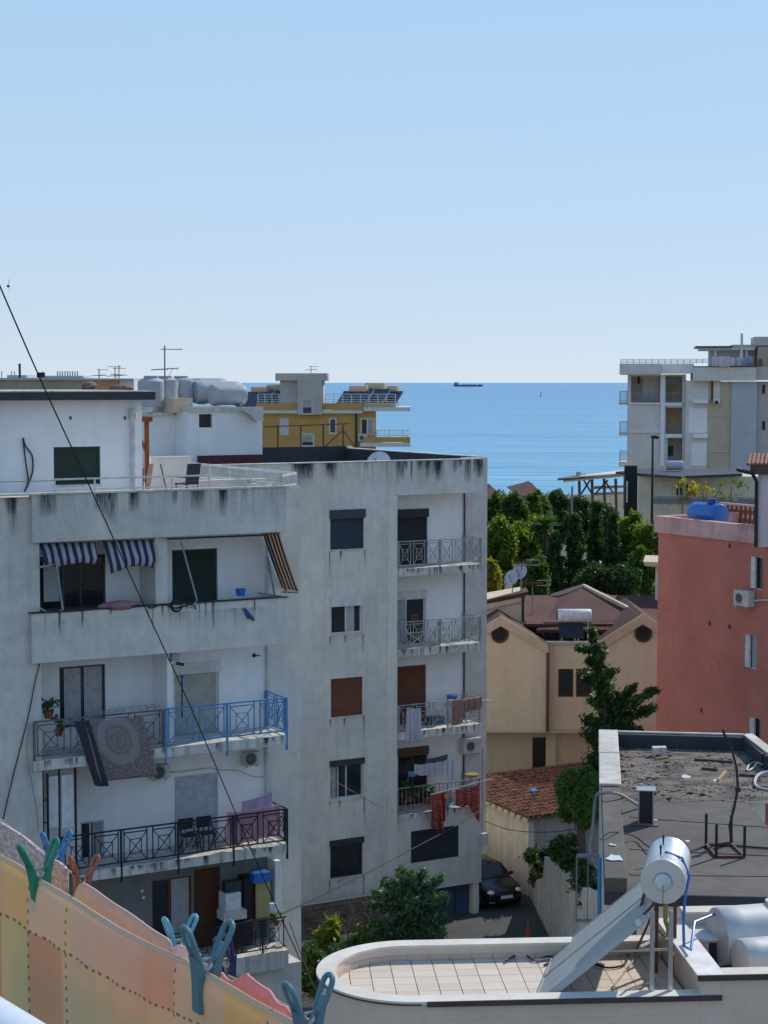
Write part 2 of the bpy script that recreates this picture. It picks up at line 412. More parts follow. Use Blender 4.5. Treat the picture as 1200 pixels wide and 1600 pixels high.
M['leafY'] = leaf_mat('yellowing_foliage', (.11,.15,.02), (.26,.19,.03), .55)
M['dryleaf'] = leaf_mat('dry_leaves', (.20,.13,.06), (.28,.2,.1), .3)
M['bark'] = simple('bark', (.09,.065,.045), .9, var=.4, scale=10, bmp=.5)
M['barkg'] = simple('pale_bark', (.2,.17,.14), .9, var=.4, scale=10, bmp=.5)
# ---------------------------------------------------------------- setting: ground and sea
m = MB(); m.add([(-900,-60,0),(900,-60,0),(900,330,0),(-900,330,0),(900,430,-6),(-900,430,-6)], [(0,1,2,3),(3,2,4,5)])
mk('ground', m, M['earth'], kind='structure')
def sea_mat():
    mt, nt, bs, out = nodes('sea_water'); L = nt.links
    v = coords(nt)
    # colour bands from wind streaks
    vb = coords(nt, (.0012, .011, 1)); bands = ramp(nt, noise(nt, vb, 1.0, 6, .6), [(.42, 0), (.6, 1)])
    vb2 = coords(nt, (.012, .06, 1)); b2 = ramp(nt, noise(nt, vb2, 1.0, 4, .6), [(.4, 0), (.7, 1)])
    sep = N(nt, 'SeparateXYZ'); L.new(v, sep.inputs[0])
    mr = N(nt, 'MapRange'); mr.inputs[1].default_value = 350; mr.inputs[2].default_value = 4200; L.new(sep.outputs[1], mr.inputs[0])
    dp = math_(nt, 'POWER', mr.outputs[0], .45)
    base = mix(nt, dp, (.15,.44,.62), (.085,.29,.50))        # shoal water to deep water
    base = mix(nt, math_(nt, 'MULTIPLY', bands, .5), base, (.06,.25,.46))
    base = mix(nt, math_(nt, 'MULTIPLY', b2, .2), base, (.24,.52,.68))
    L.new(base, bs.inputs['Base Color']); bs.inputs['Roughness'].default_value = .28; bs.inputs['IOR'].default_value = 1.33
    w1 = noise(nt, coords(nt, (.10, .35, 1)), 1.0, 5, .6); w2 = noise(nt, coords(nt, (.012, .05, 1)), 1.0, 4, .6)
    bump(nt, bs, math_(nt, 'ADD', math_(nt, 'MULTIPLY', w1, .7), math_(nt, 'MULTIPLY', w2, 4.5)), .75, 1.6)
    return mt
m = MB()
ys = [340, 500, 800, 1500, 3000, 8000, 20000, 60000]
for i in range(len(ys)-1):
    y0, y1 = ys[i], ys[i+1]; w0, w1 = y0*1.2+400, y1*1.2+400
    m.add([(-w0,y0,-2),(w0,y0,-2),(w1,y1,-2),(-w1,y1,-2)], [(0,1,2,3)])
mk('sea', m, sea_mat(), kind='structure')
# ---------------------------------------------------------------- builders used by many things
def shutter_mesh(a0, a1, z0, z1, b, step=.055):
    m = MB(); n = max(2, int((z1-z0)/step)); h = (z1-z0)/n
    for i in range(n): 
        z = z0+i*h; m.add([(a0,b+.012,z),(a1,b+.012,z),(a1,b,z+h*.5),(a0,b,z+h*.5),(a1,b+.012,z+h*.97),(a0,b+.012,z+h*.97)], [(0,1,2,3),(3,2,4,5)])
    m.box(a0, a1, b+.02, b+.035, z0, z1); return m
def frame_mesh(a0, a1, z0, z1, b, w=.06, d=.06, splits=()):
    m = MB(); m.box(a0, a0+w, b, b+d, z0, z1).box(a1-w, a1, b, b+d, z0, z1).box(a0+w, a1-w, b, b+d, z1-w, z1).box(a0+w, a1-w, b, b+d, z0, z0+w)
    for s in splits:
        c = a0+(a1-a0)*s; m.box(c-w*.45, c+w*.45, b+.004, b+d-.004, z0+w, z1-w)
    return m
def window(parent, r, b, kind='shutter', fm='wframe', sm='navy', splits=(.5,), curtain=None, head=0, headm=None, sill=0, inset=.07, down=1.0, gm='glass', name='window', fw=.06):
    a0, a1, z0, z1 = r; b += inset
    f = mk(name, frame_mesh(a0, a1, z0, z1, b, fw, .06, () if kind == 'shutter' else splits), M[fm], parent)
    zt = z1-fw
    if head:
        mk('shutter_box', MB().box(a0-.03, a1+.03, b-inset-.06, b-.005, z1-head, z1+.02), M[headm or fm], f); zt = z1-head
    if kind == 'shutter': mk('shutter', shutter_mesh(a0+fw, a1-fw, z0+fw, zt, b+.012), M[sm], f)
    else:
        mk('pane', MB().box(a0+fw*.6, a1-fw*.6, b+.03, b+.042, z0+fw*.6, zt), M[gm], f)
        if down < 1: mk('shutter', shutter_mesh(a0+fw, a1-fw, z1-(z1-z0)*(1-down), zt, b+.008), M[sm], f)
        if curtain:
            for (c0, c1) in curtain:
                m = MB(); n = 24; x0 = a0+(a1-a0)*c0; x1 = a0+(a1-a0)*c1; vs = []
                for i in range(n+1):
                    x = x0+(x1-x0)*i/n; y = b-.012 + .0*i - .0
                    yy = b+.012+.010*math.sin(i*1.9)
                    vs += [(x, yy, z0+fw), (x, yy, zt)]
                m.add(vs, [(2*i, 2*i+2, 2*i+3, 2*i+1) for i in range(n)])
                mk('curtain', m, M['curtain'], f, smooth=True)
    if sill: mk('sill', MB().box(a0-.05, a1+.05, b-inset-sill, b-inset+.02, z0-.05, z0-.003), M['slab'], f)
    return f
def rail(parent, a0, b0, a1, b1, z, h, n, mat, t=.028, posts=True, over=.25, name='railing', style='x', post_every=2):
    m = MB(); A = Vector((a0, b0, 0)); D = Vector((a1-a0, b1-b0, 0)); L = D.length; d = D.normalized()
    q = lambda s, zz: tuple(A + d*s + Vector((0, 0, z+zz)))
    m.bar(q(0, h), q(L, h), t*1.5, t*1.1); m.bar(q(0, .12), q(L, .12), t)
    if style == 'x':
        w = L/n
        for i in range(n):
            s0, s1 = i*w+w*.10, (i+1)*w-w*.10; z0, z1 = .12, h-.1
            m.bar(q(s0, z1), q(s1, z1), t*.8)
            m.bar(q(s0, z0), q(s0, h), t*.8); m.bar(q(s1, z0), q(s1, h), t*.8)
            c, hh = (s0+s1)/2, (z0+z1)/2; k = .5
            for (sx, sz) in ((-1,-1),(1,-1),(1,1),(-1,1)): m.bar(q(c, hh), q(c+sx*(s1-s0)/2, hh+sz*(z1-z0)/2), t*.6)
            e = [(c+sx*(s1-s0)/2*k, hh+sz*(z1-z0)/2*k) for (sx, sz) in ((-1,-1),(1,-1),(1,1),(-1,1))]
            for j in range(4): m.bar(q(*e[j]), q(*e[(j+1) % 4]), t*.6)
    elif style == 'v':
        for i in range(n*4+1): m.bar(q(L*i/(n*4), .12), q(L*i/(n*4), h), t*.6)
    elif style == 'h':
        for k in (.4, .7): m.bar(q(0, h*k), q(L, h*k), t*.8)
    if posts:
        for i in range(0, n+1, post_every): 
            s = min(L, i*L/n); m.bar(q(s, -over), q(s, h), t*1.5)
    return mk(name, m, mat, parent)
def ac_unit(fr, a, b, z, label, w=.8, d=.3, h=.55, group='air conditioner units fixed to the walls', face='b'):
    root = empty('air_conditioner', fr.w(a, b, z), fr.ang, label, 'air conditioner', group)
    mk('casing', MB().box(-w/2, w/2, -d, 0, 0, h), M['ac'], root, bevel=.02)
    g = MB(); c = (-w*.12, -d-.012, h/2)
    for r in (.06, .11, .16, .2): g.torus(c, (1,0,0), (0,0,1), r, .007, 20, 4)
    for k in range(8):
        t = k*PI/4; g.bar((c[0], c[1], c[2]), (c[0]+.2*math.cos(t), c[1], c[2]+.2*math.sin(t)), .008)
    mk('fan_grille', g, M['irong'], root)
    mk('fan_hole', MB().cyl((c[0], -d-.004, c[2]), (c[0], -d+.03, c[2]), .165, n=24), M['dframe'], root)
    for s_ in (-1, 1): mk('bracket', MB().box(s_*w*.3, s_*w*.35, -d, .02, -.05, -.003), M['steel'], root)
    return root
def antenna(loc, label, h=2.2, rz=0, group='television antennas on the rooftops', kind=0, t=.03):
    root = empty('antenna', loc, rz, label, 'antenna', group)
    mk('mast', MB().cyl((0,0,0), (0,0,h), t, n=6), M['irong'], root)
    m = MB(); z = h*.94; Lb = 1.1
    m.bar((-.15,0,z), (Lb*.6,0,z), t)
    for i in range(7): m.bar((.05+i*.09, -.3+i*.03, z), (.05+i*.09, .3-i*.03, z), t*.6)
    mk('yagi', m, M['irong'], root)
    m = MB(); z = h*.62
    m.bar((-.5,0,z), (.5,0,z+.06), t*1.3)
    for i in range(6): m.bar((-.45+i*.18, -.3, z), (-.45+i*.18, .3, z), t*.6)
    mk('dipole_array', m, M['irong'], root)
    if kind:
        m = MB(); z = h*.45; m.bar((.1,0,z), (1.3,0,z+.05), t*.8)
        for q in (-.18, .18): m.bar((.05,0,z), (.25, 0, z+q*2), t*.6)
        mk('small_yagi', m, M['irong'], root)
    return root
def dish(loc, r, rz, tilt, label, mat='paint', pole=.4, group=None):
    root = empty('satellite_dish', loc, rz, label, 'satellite dish', group)
    ax = Vector((0, -math.cos(tilt), math.sin(tilt))); m = MB()
    prof = [(0, .02)] + [((i/8)**2*r*.22, r*i/8) for i in range(1, 9)]
    X = Vector((1,0,0)); Y = ax.cross(X); vs = []; n = 28; c = Vector((0, 0, pole+r*.6))
    for (t, q) in prof: vs += [c + ax*t + X*math.cos(2*PI*i/n)*q + Y*math.sin(2*PI*i/n)*q*1.08 for i in range(n)]
    m.add(vs, [(k*n+i, k*n+(i+1) % n, (k+1)*n+(i+1) % n, (k+1)*n+i) for k in range(len(prof)-1) for i in range(n)])
    o = mk('reflector', m, M[mat], root, smooth=True); sm = o.modifiers.new('t', 'SOLIDIFY'); sm.thickness = .012
    mk('feed_arm', MB().bar(c - Y*r*.9*0 + Vector((0,0,-r)), c + ax*r*1.1, .025).cyl(c + ax*r*1.1, c + ax*r*1.25, .04, n=10), M['irong'], root)
    mk('mount', MB().cyl((0,.08,0), (0,.08,pole+r*.6), .025, n=8).bar((0,.08,pole+r*.6), c, .05), M['irong'], root)
    return root
def htank(c, axis, L, r, label, mat='tank', group=None, name='water_tank', lid=True, loc=None, stand=True, flat=False):
    ax = Vector(axis).normalized(); c = Vector(c); base = Vector((c.x, c.y, c.z-r)); root = empty(name, base, 0, label, 'water tank', group)
    q = c-base
    prof = ([(-L/2+.07, r*.05), (-L/2+.085, r*.8), (-L/2+.10, r*.97), (-L/2+.12, r)] if flat else [(-L/2-.0, r*.05), (-L/2+.02, r*.6), (-L/2+.06, r*.92), (-L/2+.12, r)]) + [(-L/2+.12+(L-.24)*k/6, r*(1.004 if k % 2 else 1)) for k in range(1, 6)] + [(L/2-.12, r), (L/2-.06, r*.92), (L/2-.02, r*.6), (L/2, r*.05)]
    mk('barrel', MB().lathe(q, ax, prof, 32), M[mat], root, smooth=True)
    if lid: mk('lid', MB().cyl(q+Vector((0,0,r*.97)), q+Vector((0,0,r*1.12)), r*.35, n=18), M[mat], root, smooth=True)
    if stand:
        side = Vector((-ax.y, ax.x, 0)); s = MB()
        for k in (-.3, .3): s.obox(q+ax*L*k-Vector((0,0,r*.96)), side*r*.7, ax*.06, Vector((0,0,r*.12)))
        mk('cradle', s, M['irong'], root)
    return root
def vtank(loc, r, h, label, mat='tank', group=None):
    root = empty('water_tank', loc, 0, label, 'water tank', group)
    prof = [(0, r*.97)] + [(h*.85*k/8, r*(1.006 if k % 2 else 1)) for k in range(1, 9)] + [(h*.93, r*.75), (h*.97, r*.5)]
    mk('barrel', MB().lathe((0,0,0), (0,0,1), prof, 24), M[mat], root, smooth=True)
    mk('lid', MB().cyl((0,0,h*.97), (0,0,h*1.04), r*.55, n=18), M[mat], root); return root
def heater(loc, rz, label, L=1.3, r=.28, lean=1, group=None, tm='steel', s=1.0):
    # thermosiphon heater: tank along local x, collector leaning down towards -y
    root = empty('solar_water_heater', loc, rz, label, 'solar heater', group)
    prof = [(-L/2, r*.3), (-L/2+.015, r*.93), (-L/2+.05, r), (L/2-.05, r), (L/2-.015, r*.93), (L/2, r*.3)]
    mk('storage_tank', MB().lathe((0,.1,1.35), (1,0,0), prof, 24), M[tm], root, smooth=True)
    for sx in (-.55, .55):
        c = Vector((sx, -.78, .62)); ds = Vector((0, .80, .60)).normalized(); nn = Vector((0, -.60, .80)).normalized()
        col = mk('collector', MB().obox(c, Vector((.5,0,0)), ds*.98, nn*.04), M['irong'], root)
        mk('pane', MB().obox(c+nn*.045, Vector((.46,0,0)), ds*.94, nn*.006), M['glassb'], col)
    f = MB()
    for sx in (-.9, .9):
        f.bar((sx*.6, .2, 0), (sx*.6, .2, 1.15), .04); f.bar((sx*.6, -1.5, 0), (sx*.6, .2, 1.1), .035); f.bar((sx*.6,-1.5,0.03), (sx*.6,.2,.03), .035)
    mk('stand', f, M['irong'], root); return root
def cable(name, label, pts, r, mat='cable', cat='cable', group=None, sag=0, n=16, kind=None):
    pts = [Vector(p) for p in pts]; out = []
    if len(pts) == 2:
        for i in range(n+1):
            t = i/n; out.append(pts[0].lerp(pts[1], t) - Vector((0,0,sag*4*t*(1-t))))
    else:                                        # Catmull-Rom through the points
        q = [pts[0]*2-pts[1]] + pts + [pts[-1]*2-pts[-2]]
        for i in range(1, len(q)-2):
            for k in range(n):
                t = k/n; a, b, c, d = q[i-1], q[i], q[i+1], q[i+2]
                out.append(.5*((2*b)+(c-a)*t+(2*a-5*b+4*c-d)*t*t+(-a+3*b-3*c+d)*t**3))
        out.append(pts[-1])
    o = out[0].copy(); return mk(name, MB().tube([p-o for p in out], r, 6), M[mat], None, loc=o, smooth=True, label=label, cat=cat, group=group, kind=kind)
# ================================================================ LEFT APARTMENT BLOCK
FA = Fr(448, 760, 50.5, A1); BK = 1.4
A = empty('apartment_building', FA.w(0,0,0), A1, 'nearest grey apartment block with striped awnings, balconies and white rooftop room at left', 'building')
def RA(x0, y0, x1, y1, b=BK): return FA.R(x0, y0, x1, y1, b)
aL = FA.px(-160, 900, 0).x; aP = FA.px(62, 900, .15).x; aC = FA.px(468, 900, BK).x
zr = FA.px(440, 762, 0).z
zf = {4: FA.px(440, 978, 0).z, 3: FA.px(440, 1149, 0).z, 2: FA.px(440, 1320, 0).z, 1: FA.px(440, 1486, 0).z}
mk('pier_wall', MB().box(aL, aP, .15, BK-.002, 0, zr-.05), M['pier'], A)
wins = {
 'L4a': RA(62, 868, 165, 952), 'L4b': RA(269, 858, 340, 944),
 'L3a': RA(93, 1040, 165, 1135), 'L3b': RA(272, 1036, 342, 1160),
 'L2a': RA(126, 1283, 163, 1345), 'L2b': RA(273, 1210, 341, 1330),
 'L1a': RA(238, 1372, 300, 1500), 'L1b': RA(303, 1356, 345, 1490)}
zsp = zf[2]-.14
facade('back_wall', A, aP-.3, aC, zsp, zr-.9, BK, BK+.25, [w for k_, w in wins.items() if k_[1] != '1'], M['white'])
facade('lower_back_wall', A, aP-.3, aC, 0, zsp-.002, BK, BK+.25, [w for k_, w in wins.items() if k_[1] == '1'], plaster('dark_shaded_wall', (.13,.14,.14), .5, (.17,.18,.18)))  # dark grey wall colour also holds the deep shade of the lowest balcony
# strip of bare exterior render right of the drain pipe
aS = FA.px(416, 1000, BK).x
mk('corner_wall', MB().box(aS, aC, BK-.03, BK-.002, 0, zf[4]-.5).box(aS+.45, aC, BK-.03, BK-.002, zf[4]-.5, zr-.05), M['beigewall'], A)
mk('side_wall', MB().box(aC-.25, aC-.004, BK+.25, 12.5, 0, zr-.35).box(aL, aL+.3, BK, 12.5, 0, zr-.35).box(aL, aC, 12.2, 12.5, 0, zr-.35), M['conc'], A)
mk('room_core', MB().box(aL+.5, aC-.4, 3.6, 12.0, 0, zr-1.0), M['dark'], A)
mk('roof_slab', MB().box(aL, 0, .25, BK-.06, zr-.62, zr-.42).box(aL, aC+.02, BK-.055, 12.5, zr-.62, zr-.42), M['conc'], A)
rb = RA(50, 768, 448, 840, 0)
mk('parapet', MB().box(rb[0]-.0, 0, 0, .25, rb[2], zr), M['concA'], A, bevel=.02)
mk('parapet_coping', MB().box(aL, 0.04, -.03, .30, zr+.002, zr+.05), M['slab'], A)
mk('side_parapet', MB().box(aC-.2, aC+.02, BK, 12.4, zr-.42, zr-.12).box(0, aC, BK-.05, BK+.12, zr-.42, zr-.12), M['conc'], A)
mk('roof_soffit', MB().box(aP-.02, 0, .25, BK, rb[2]+.05, rb[2]+.22), M['slab'], A)
r4 = RA(50, 952, 448, 1022, 0)
mk('balcony_parapet', MB().box(r4[0], 0, -.02, .14, r4[2], r4[3]+.1), M['concA4'], A, bevel=.015)
mk('parapet_ledge', MB().box(r4[0]-.05, .03, -.06, .19, r4[3]+.102, r4[3]+.125), M['bitumen'], A)

mk('balcony_floor', MB().box(aP, 0, .14, BK, zf[4]-.2, zf[4]), M['slab'], A)
mk('balcony_side_parapet', MB().box(-.14, 0, .14, BK-.04, zf[4]-.2, r4[3]+.1), M['concA'], A)
# pier between the recesses at level four, reveals
pr = RA(243, 845, 262, 935, .25)
mk('pillar', MB().box(pr[0], pr[1], .25, BK-.002, zf[4], rb[2]+.06), M['conc'], A)
for lv in (3, 2):
    s = mk('balcony_slab', MB().box((r4[0] if lv == 3 else FA.px(140,1350,0).x), 0, -.02, BK-.004, zf[lv]-.27, zf[lv]), M['slab'], A, bevel=.01)
mk('balcony_base', MB().box(FA.px(100,1500,0).x, 0, .0, BK-.004, zf[1]-.5, zf[1]), M['slab'], A)
mk('base_wall', MB().box(FA.px(60,1500,.3).x, .55, .3, BK-.034, 0, zf[1]-.5), M['conc'], A)
p3 = RA(256, 1030, 284, 1180, .6)
mk('partition', MB().box(p3[0], p3[0]+.16, .35, BK-.004, zf[3]+.002, zf[4]-.202), M['white'], A)
# windows and doors
window(A, wins['L4a'], BK, 'glass', 'dframe', splits=(.36,.62), inset=.03, down=1)
window(A, wins['L4b'], BK, 'shutter', 'darkgreen', 'darkgreen')
window(A, wins['L3a'], BK, 'glass', 'dframe', curtain=((.12,.5),(.55,.95)), splits=(.5,))
window(A, wins['L3b'], BK, 'shutter', 'wframe', 'beigesh', head=.28, headm='wframe')
window(A, wins['L2a'], BK, 'glass', 'palefr', splits=(.45,), curtain=((.55,.9),))
window(A, wins['L2b'], BK, 'shutter', 'palefr', 'palefr')
window(A, wins['L1a'], BK, 'glass', 'bframe', curtain=((.5,.97),), splits=(.45,))
window(A, wins['L1b'], BK, 'shutter', 'bframe', 'bframe', name='door')
sh = RA(68, 878, 92, 940, BK-.1)
mk('louvre_shutter', shutter_mesh(sh[0], sh[1], sh[2], sh[3], BK-.12), M['bluegrey'], A)
# drain pipes
mk('drain_pipe', MB().cyl((aS, BK-.07, zf[2]+.3), (aS, BK-.07, rb[2]), .035, n=8).cyl((aS-.02, BK-.07, zf[2]+1.1), (aS-.02, BK-.07, zf[3]-.27), .07, n=8), M['pvc'], A)
# railings
def RZ(lv): return zf[lv]
aM = FA.px(257, 1150, 0).x
rail(A, r4[0]+.03, .03, aM-.03, .03, RZ(3), 1.02, 4, M['ironbr'], t=.036)
rail(A, aM+.03, .0, -.03, .0, RZ(3), 1.04, 4, M['ironb'], t=.036, over=.42)
rail(A, -.03, .03, -.03, BK-.05, RZ(3), 1.04, 2, M['ironb'], t=.034, over=0)
a2 = FA.px(165, 1350, 0).x
rail(A, a2-1.2, .0, -.03, .0, RZ(2), 1.0, 8, M['iron'], t=.034, over=.42)
rail(A, -.03, .03, -.03, BK-.05, RZ(2), 1.0, 2, M['iron'], t=.03, over=0)
rail(A, FA.px(100,1490,0).x, .05, -.05, .05, RZ(1), .95, 9, M['iron'], t=.028, over=0)
# white storage panels at level two, left
pl = RA(73, 1212, 115, 1292, .35)
cab = mk('folding_screen', frame_mesh(RA(66,1208,120,1300,.35)[0], RA(66,1208,120,1300,.35)[1], zf[2]+.02, zf[3]-.28, .35, .05, .05, (.5,)), M['iron'], A)
mk('panel', MB().box(pl[0], (pl[0]+pl[1])/2-.05, .36, .38, pl[2], pl[3]), M['paint'], cab)
mk('panel', MB().box((pl[0]+pl[1])/2+.05, pl[1], .36, .38, pl[2]-.05, pl[3]), M['paint'], cab)
# rooftop room
zt = FA.px(120, 625, 2.5).z; pw = FA.R(84, 698, 157, 757, 2.5); pa = FA.px(222, 690, 2.5).x
facade('rooftop_room_wall', A, aL, pa, zr-.42, zt, 2.5, 2.75, [pw], M['white'])
mk('rooftop_room_side', MB().box(pa-.25, pa-.003, 2.75, 8, zr-.42, zt).box(aL, aL+.25, 2.75, 8, zr-.42, zt).box(aL+.25, pa-.25, 7.7, 8, zr-.42, zt), M['white'], A)
mk('rooftop_room_eave', MB().box(aL-.3, FA.px(243, 618, 1.9).x, 1.9, 8.6, zt+.002, zt+.22), M['bitumen'], A)
mk('rooftop_room_eave_cap', MB().box(aL-.3, FA.px(243, 618, 1.9).x+.02, 1.87, 8.65, zt+.223, zt+.26), M['slab'], A)
window(A, pw, 2.5, 'shutter', 'darkgreen', 'darkgreen', inset=.05, sill=.03)
vp = FA.R(202, 640, 213, 765, 2.42); cx = (vp[0]+vp[1])/2
mk('vent_pipe', MB().cyl((cx, 2.38, zr-.42), (cx, 2.38, vp[3]-.25), .075, n=12).cyl((cx, 2.38, vp[3]-.25), (cx, 2.38, vp[3]), .115, n=14).cyl((cx, 2.38, vp[3]+.001), (cx, 2.38, vp[3]+.03), .1, n=14), M['pvc'], A)
for (x, y) in ((110, 653), (195, 653)):
    q = FA.px(x, y, 2.5); mk('wall_hole', MB().box(q.x-.03, q.x+.03, 2.485, 2.499, q.z-.045, q.z+.045), M['rustbr'], A)
# roof rails (front and returning side)
def tube_rail(parent, p0, p1, z, h, n, mat, t=.035, low=True, name='roof_rail'):
    p0 = Vector((*p0, z)); p1 = Vector((*p1, z)); H = Vector((0,0,h)); m = MB(); m.bar(p0+H, p1+H, t*1.3)
    if low: m.bar(p0+Vector((0,0,.06)), p1+Vector((0,0,.06)), t*1.1)
    for i in range(n+1): q = p0.lerp(p1, i/n); m.bar(q, q+H, t)
    return mk(name, m, mat, parent)
tube_rail(A, (FA.px(86,760,.1).x, .12), (-.1, .12), zr+.05, .34, 6, M['whiterail'])
mk('thin_roof_rail', MB().bar((aL, .12, zr+.36), (FA.px(86,760,.1).x, .12, zr+.36), .02), M['irong'], A)
tube_rail(A, (aC-.08, BK+.05), (aC-.08, 10.5), zr-.12, .42, 6, M['whiterail'], t=.05)
tube_rail(A, (-.1, .12), (aC-.08, BK+.05), zr-.05, .36, 2, M['whiterail'])
for (x, y, lv, lb) in ((388, 1182, 3, 'small beige air conditioner tucked under the blue balcony slab'), (245, 1203, 3, 'beige air conditioner half hidden behind the hanging rug')):
    q = FA.px(x, y, BK-.02); ac_unit(FA, q.x, BK-.06, q.z-.2, lb, .52, .26, .38)
# ================================================================ MIDDLE APARTMENT BLOCK
FB = Fr(620, 900, 67.0, A1); BB = 1.3
B = empty('apartment_building', FB.w(0,0,0), A1, 'grey five storey apartment block with stacked corner balconies in the centre', 'building')
def RB(x0, y0, x1, y1, b=BB): return FB.R(x0, y0, x1, y1, b)
bL = FB.px(330, 900, 0).x; bE = FB.px(753, 740, 0).x; bC = FB.px(760.5, 900, BB).x
zR = FB.px(680, 719, 0).z; zb = RB(605, 719, 753, 772, 0)[2]
wz = [RB(516,797,569,858,0), RB(517,934,566,990,0), RB(517,1059,567,1119,0), RB(516,1187,568,1247,0), RB(516,1311,567,1370,0)]
b620 = 0.0
facade('front_wall', B, bL, b620, 0, zR, 0, .25, wz, M['concB'])
mk('front_pier', MB().box(FB.px(606,900,-.05).x, b620+.0, -.04, -.002, 2.0, zb-.002), M['beigewall'], B)
mk('recess_return_wall', MB().box(b620-.22, b620-.002, .25, BB+.2, 0, zR-.3), M['white'], B)
mk('roof_band', MB().box(FB.px(606,900,-.05).x, bE, -.05, -.002, zb, zR-.002).box(b620, bE, -.002, .2, zb, zR-.002), M['concB'], B, bevel=.01)
dz = {}
for k, (x0, y0, x1, y1) in enumerate(((620,796,668,892),(620,924,665,1016),(620,1040,666,1146),(622,1168,668,1270))):
    dz[k] = RB(x0, y0, x1, y1)
bS = FB.px(724, 900, BB).x
facade('back_wall', B, b620-.2, bS, 1.9, zR-.3, BB, BB+.25, list(dz.values()), M['white'])
mk('corner_wall', MB().box(bS, bC, BB-.02, BB+.25, 1.95, zR-.001), M['conc'], B)
mk('side_wall', MB().box(bC-.25, bC-.003, BB+.25, 12.5, 1.95, zR-.001).box(bL, bL+.25, .25, 12.5, 0, zR), M['conc'], B)
mk('side_parapet_lining', MB().box(bC-.30, bC-.252, BB+.26, 12.2, zR-.9, zR-.01), M['bitumen'], B)
mk('rear_wall', MB().box(bL, bC, 12.25, 12.5, 0, zR+.1), M['conc'], B)
mk('rear_parapet_lining', MB().box(bL+.3, bC-.31, 12.2, 12.248, zR-.9, zR+.11), M['bitumen'], B)
mk('roof_slab', MB().box(bL+.25, bC-.3, BB+.26, 12.2, zR-1.05, zR-.9).box(bL+.25, bE-.05, .31, BB+.258, zR-1.05, zR-.9), M['bitumen'], B)
mk('front_parapet_lining', MB().box(bL+.3, b620, .252, .30, zR-.9, zR-.02), M['bitumen'], B)
mk('parapet_coping', MB().box(bL, bE+.02, -.07, .28, zR+.002, zR+.03).box(bC-.3, bC+.02, BB+.3, 12.5, zR+.002, zR+.03), M['slab'], B)
mk('roof_soffit', MB().box(b620+.001, bE-.02, .2, BB-.022, zb+.05, zb+.2), M['slab'], B)
mk('room_core', MB().box(bL+.4, -.3, 1.6, 12, 0, zR-1.1).box(-.3, bC-.4, 3.0, 12, 2, zR-1.1), M['dark'], B)
window(B, wz[0], 0, 'shutter', 'navy', 'navy', head=.3, headm='navy', sill=.05)
window(B, wz[1], 0, 'glass', 'wframe', curtain=((.5,.78),), splits=(.5,), head=.3, headm='wframe', sill=.05)
window(B, wz[2], 0, 'shutter', 'brown', 'brown', sill=.05)
window(B, wz[3], 0, 'glass', 'palefr', curtain=((.06,.2),), splits=(.25,.5), head=.2, headm='dframe', sill=.05)
window(B, wz[4], 0, 'glass', 'dframe', splits=(.5,), head=.2, headm='dframe', sill=.03)
window(B, dz[0], BB, 'shutter', 'black', 'black', head=.3, headm='black', name='balcony_door')
window(B, dz[1], BB, 'glass', 'wframe', curtain=((.05,.35),), splits=(.35,), head=.3, headm='wframe', name='balcony_door')
window(B, dz[2], BB, 'shutter', 'brown', 'brown', name='balcony_door')
window(B, dz[3], BB, 'glass', 'bframe', splits=(.5,), head=.32, headm='bframe', name='balcony_door')
zs = [FB.px(620, y, 0).z for y in (889, 1015, 1145, 1274)]
for k, z in enumerate(zs):
    mk('balcony_slab', MB().box(.003, bE, -.02, BB-.024, z-.30, z), M['slab'], B, bevel=.01)
    mt = M[('ironw','ironw','ironw','irong')[k]]
    rail(B, .05, .0, bE-.04, .0, z, 1.0, 6 if k < 2 else 5, mt, t=.03, over=.3, style='x' if k != 3 else 'v', post_every=3)
    rail(B, bE-.04, .03, bE-.04, BB-.06, z, 1.0, 2, mt, t=.028, over=0)
mk('drain_pipe', MB().cyl((bS, BB-.07, 4), (bS, BB-.07, zb), .035, n=8), M['rustbr'], B)
gz = FB.px(680, 1389, 0).z; gw = RB(642, 1294, 717, 1344, 0)
facade('ground_floor_wall', B, b620+.003, bE+.04, gz, zs[3]-.302, .0, .25, [gw], M['conc'])
window(B, gw, 0, 'shutter', 'dframe', 'black', inset=.05)
mk('overhang_soffit', MB().box(b620, bE, .252, BB-.03, gz, gz+.2).box(b620, bC-.26, BB+.0, 12.2, gz, gz+.2).box(bE-.2, bE+.04, .25, BB, gz+.2, zs[3]-.302), M['conc'], B)
gd = RB(668, 1392, 733, 1466, .35)
gdr = mk('garage_door', MB().box(gd[0]-.4, gd[1], .35, .40, 0, gz-.02), M['ironb'] if False else simple('faded_blue_door', (.035,.075,.16), .6), B)
mk('door_rib', MB().box(gd[0]+.6, gd[0]+.64, .33, .348, .05, gz-.1).box(gd[0]+1.2, gd[0]+1.24, .33, .348, .05, gz-.1).box(gd[0]-.2, gd[1]-.05, .33, .348, 1.1, 1.14), M['navy'], gdr)
mk('column', MB().box(gd[1]+.003, gd[1]+.28, .1, .45, 0, gz-.002), M['beigewall'], B)
mk('undercroft_wall', MB().box(gd[1], gd[1]+.2, .45, 12, 0, gz).box(b620-.2, gd[0]-.41, .3, .5, 0, gz-.002), M['conc'], B)
eb = RB(752, 1302, 761, 1322, -.12)
mk('meter_box', MB().box(eb[0], eb[1], -.2, -.003, eb[2], eb[3]), M['ac'], B)
mk('wall_conduit', MB().cyl((eb[0]+.1, -.03, eb[3]), (eb[0]+.1, -.03, zs[3]+2.2), .02, n=6), M['irong'], B)
wp = RB(609, 1155, 619, 1250, -.06)
mk('white_patch', MB().box(wp[0], wp[1], -.062, -.045, wp[2], wp[3]), M['palew'], B)
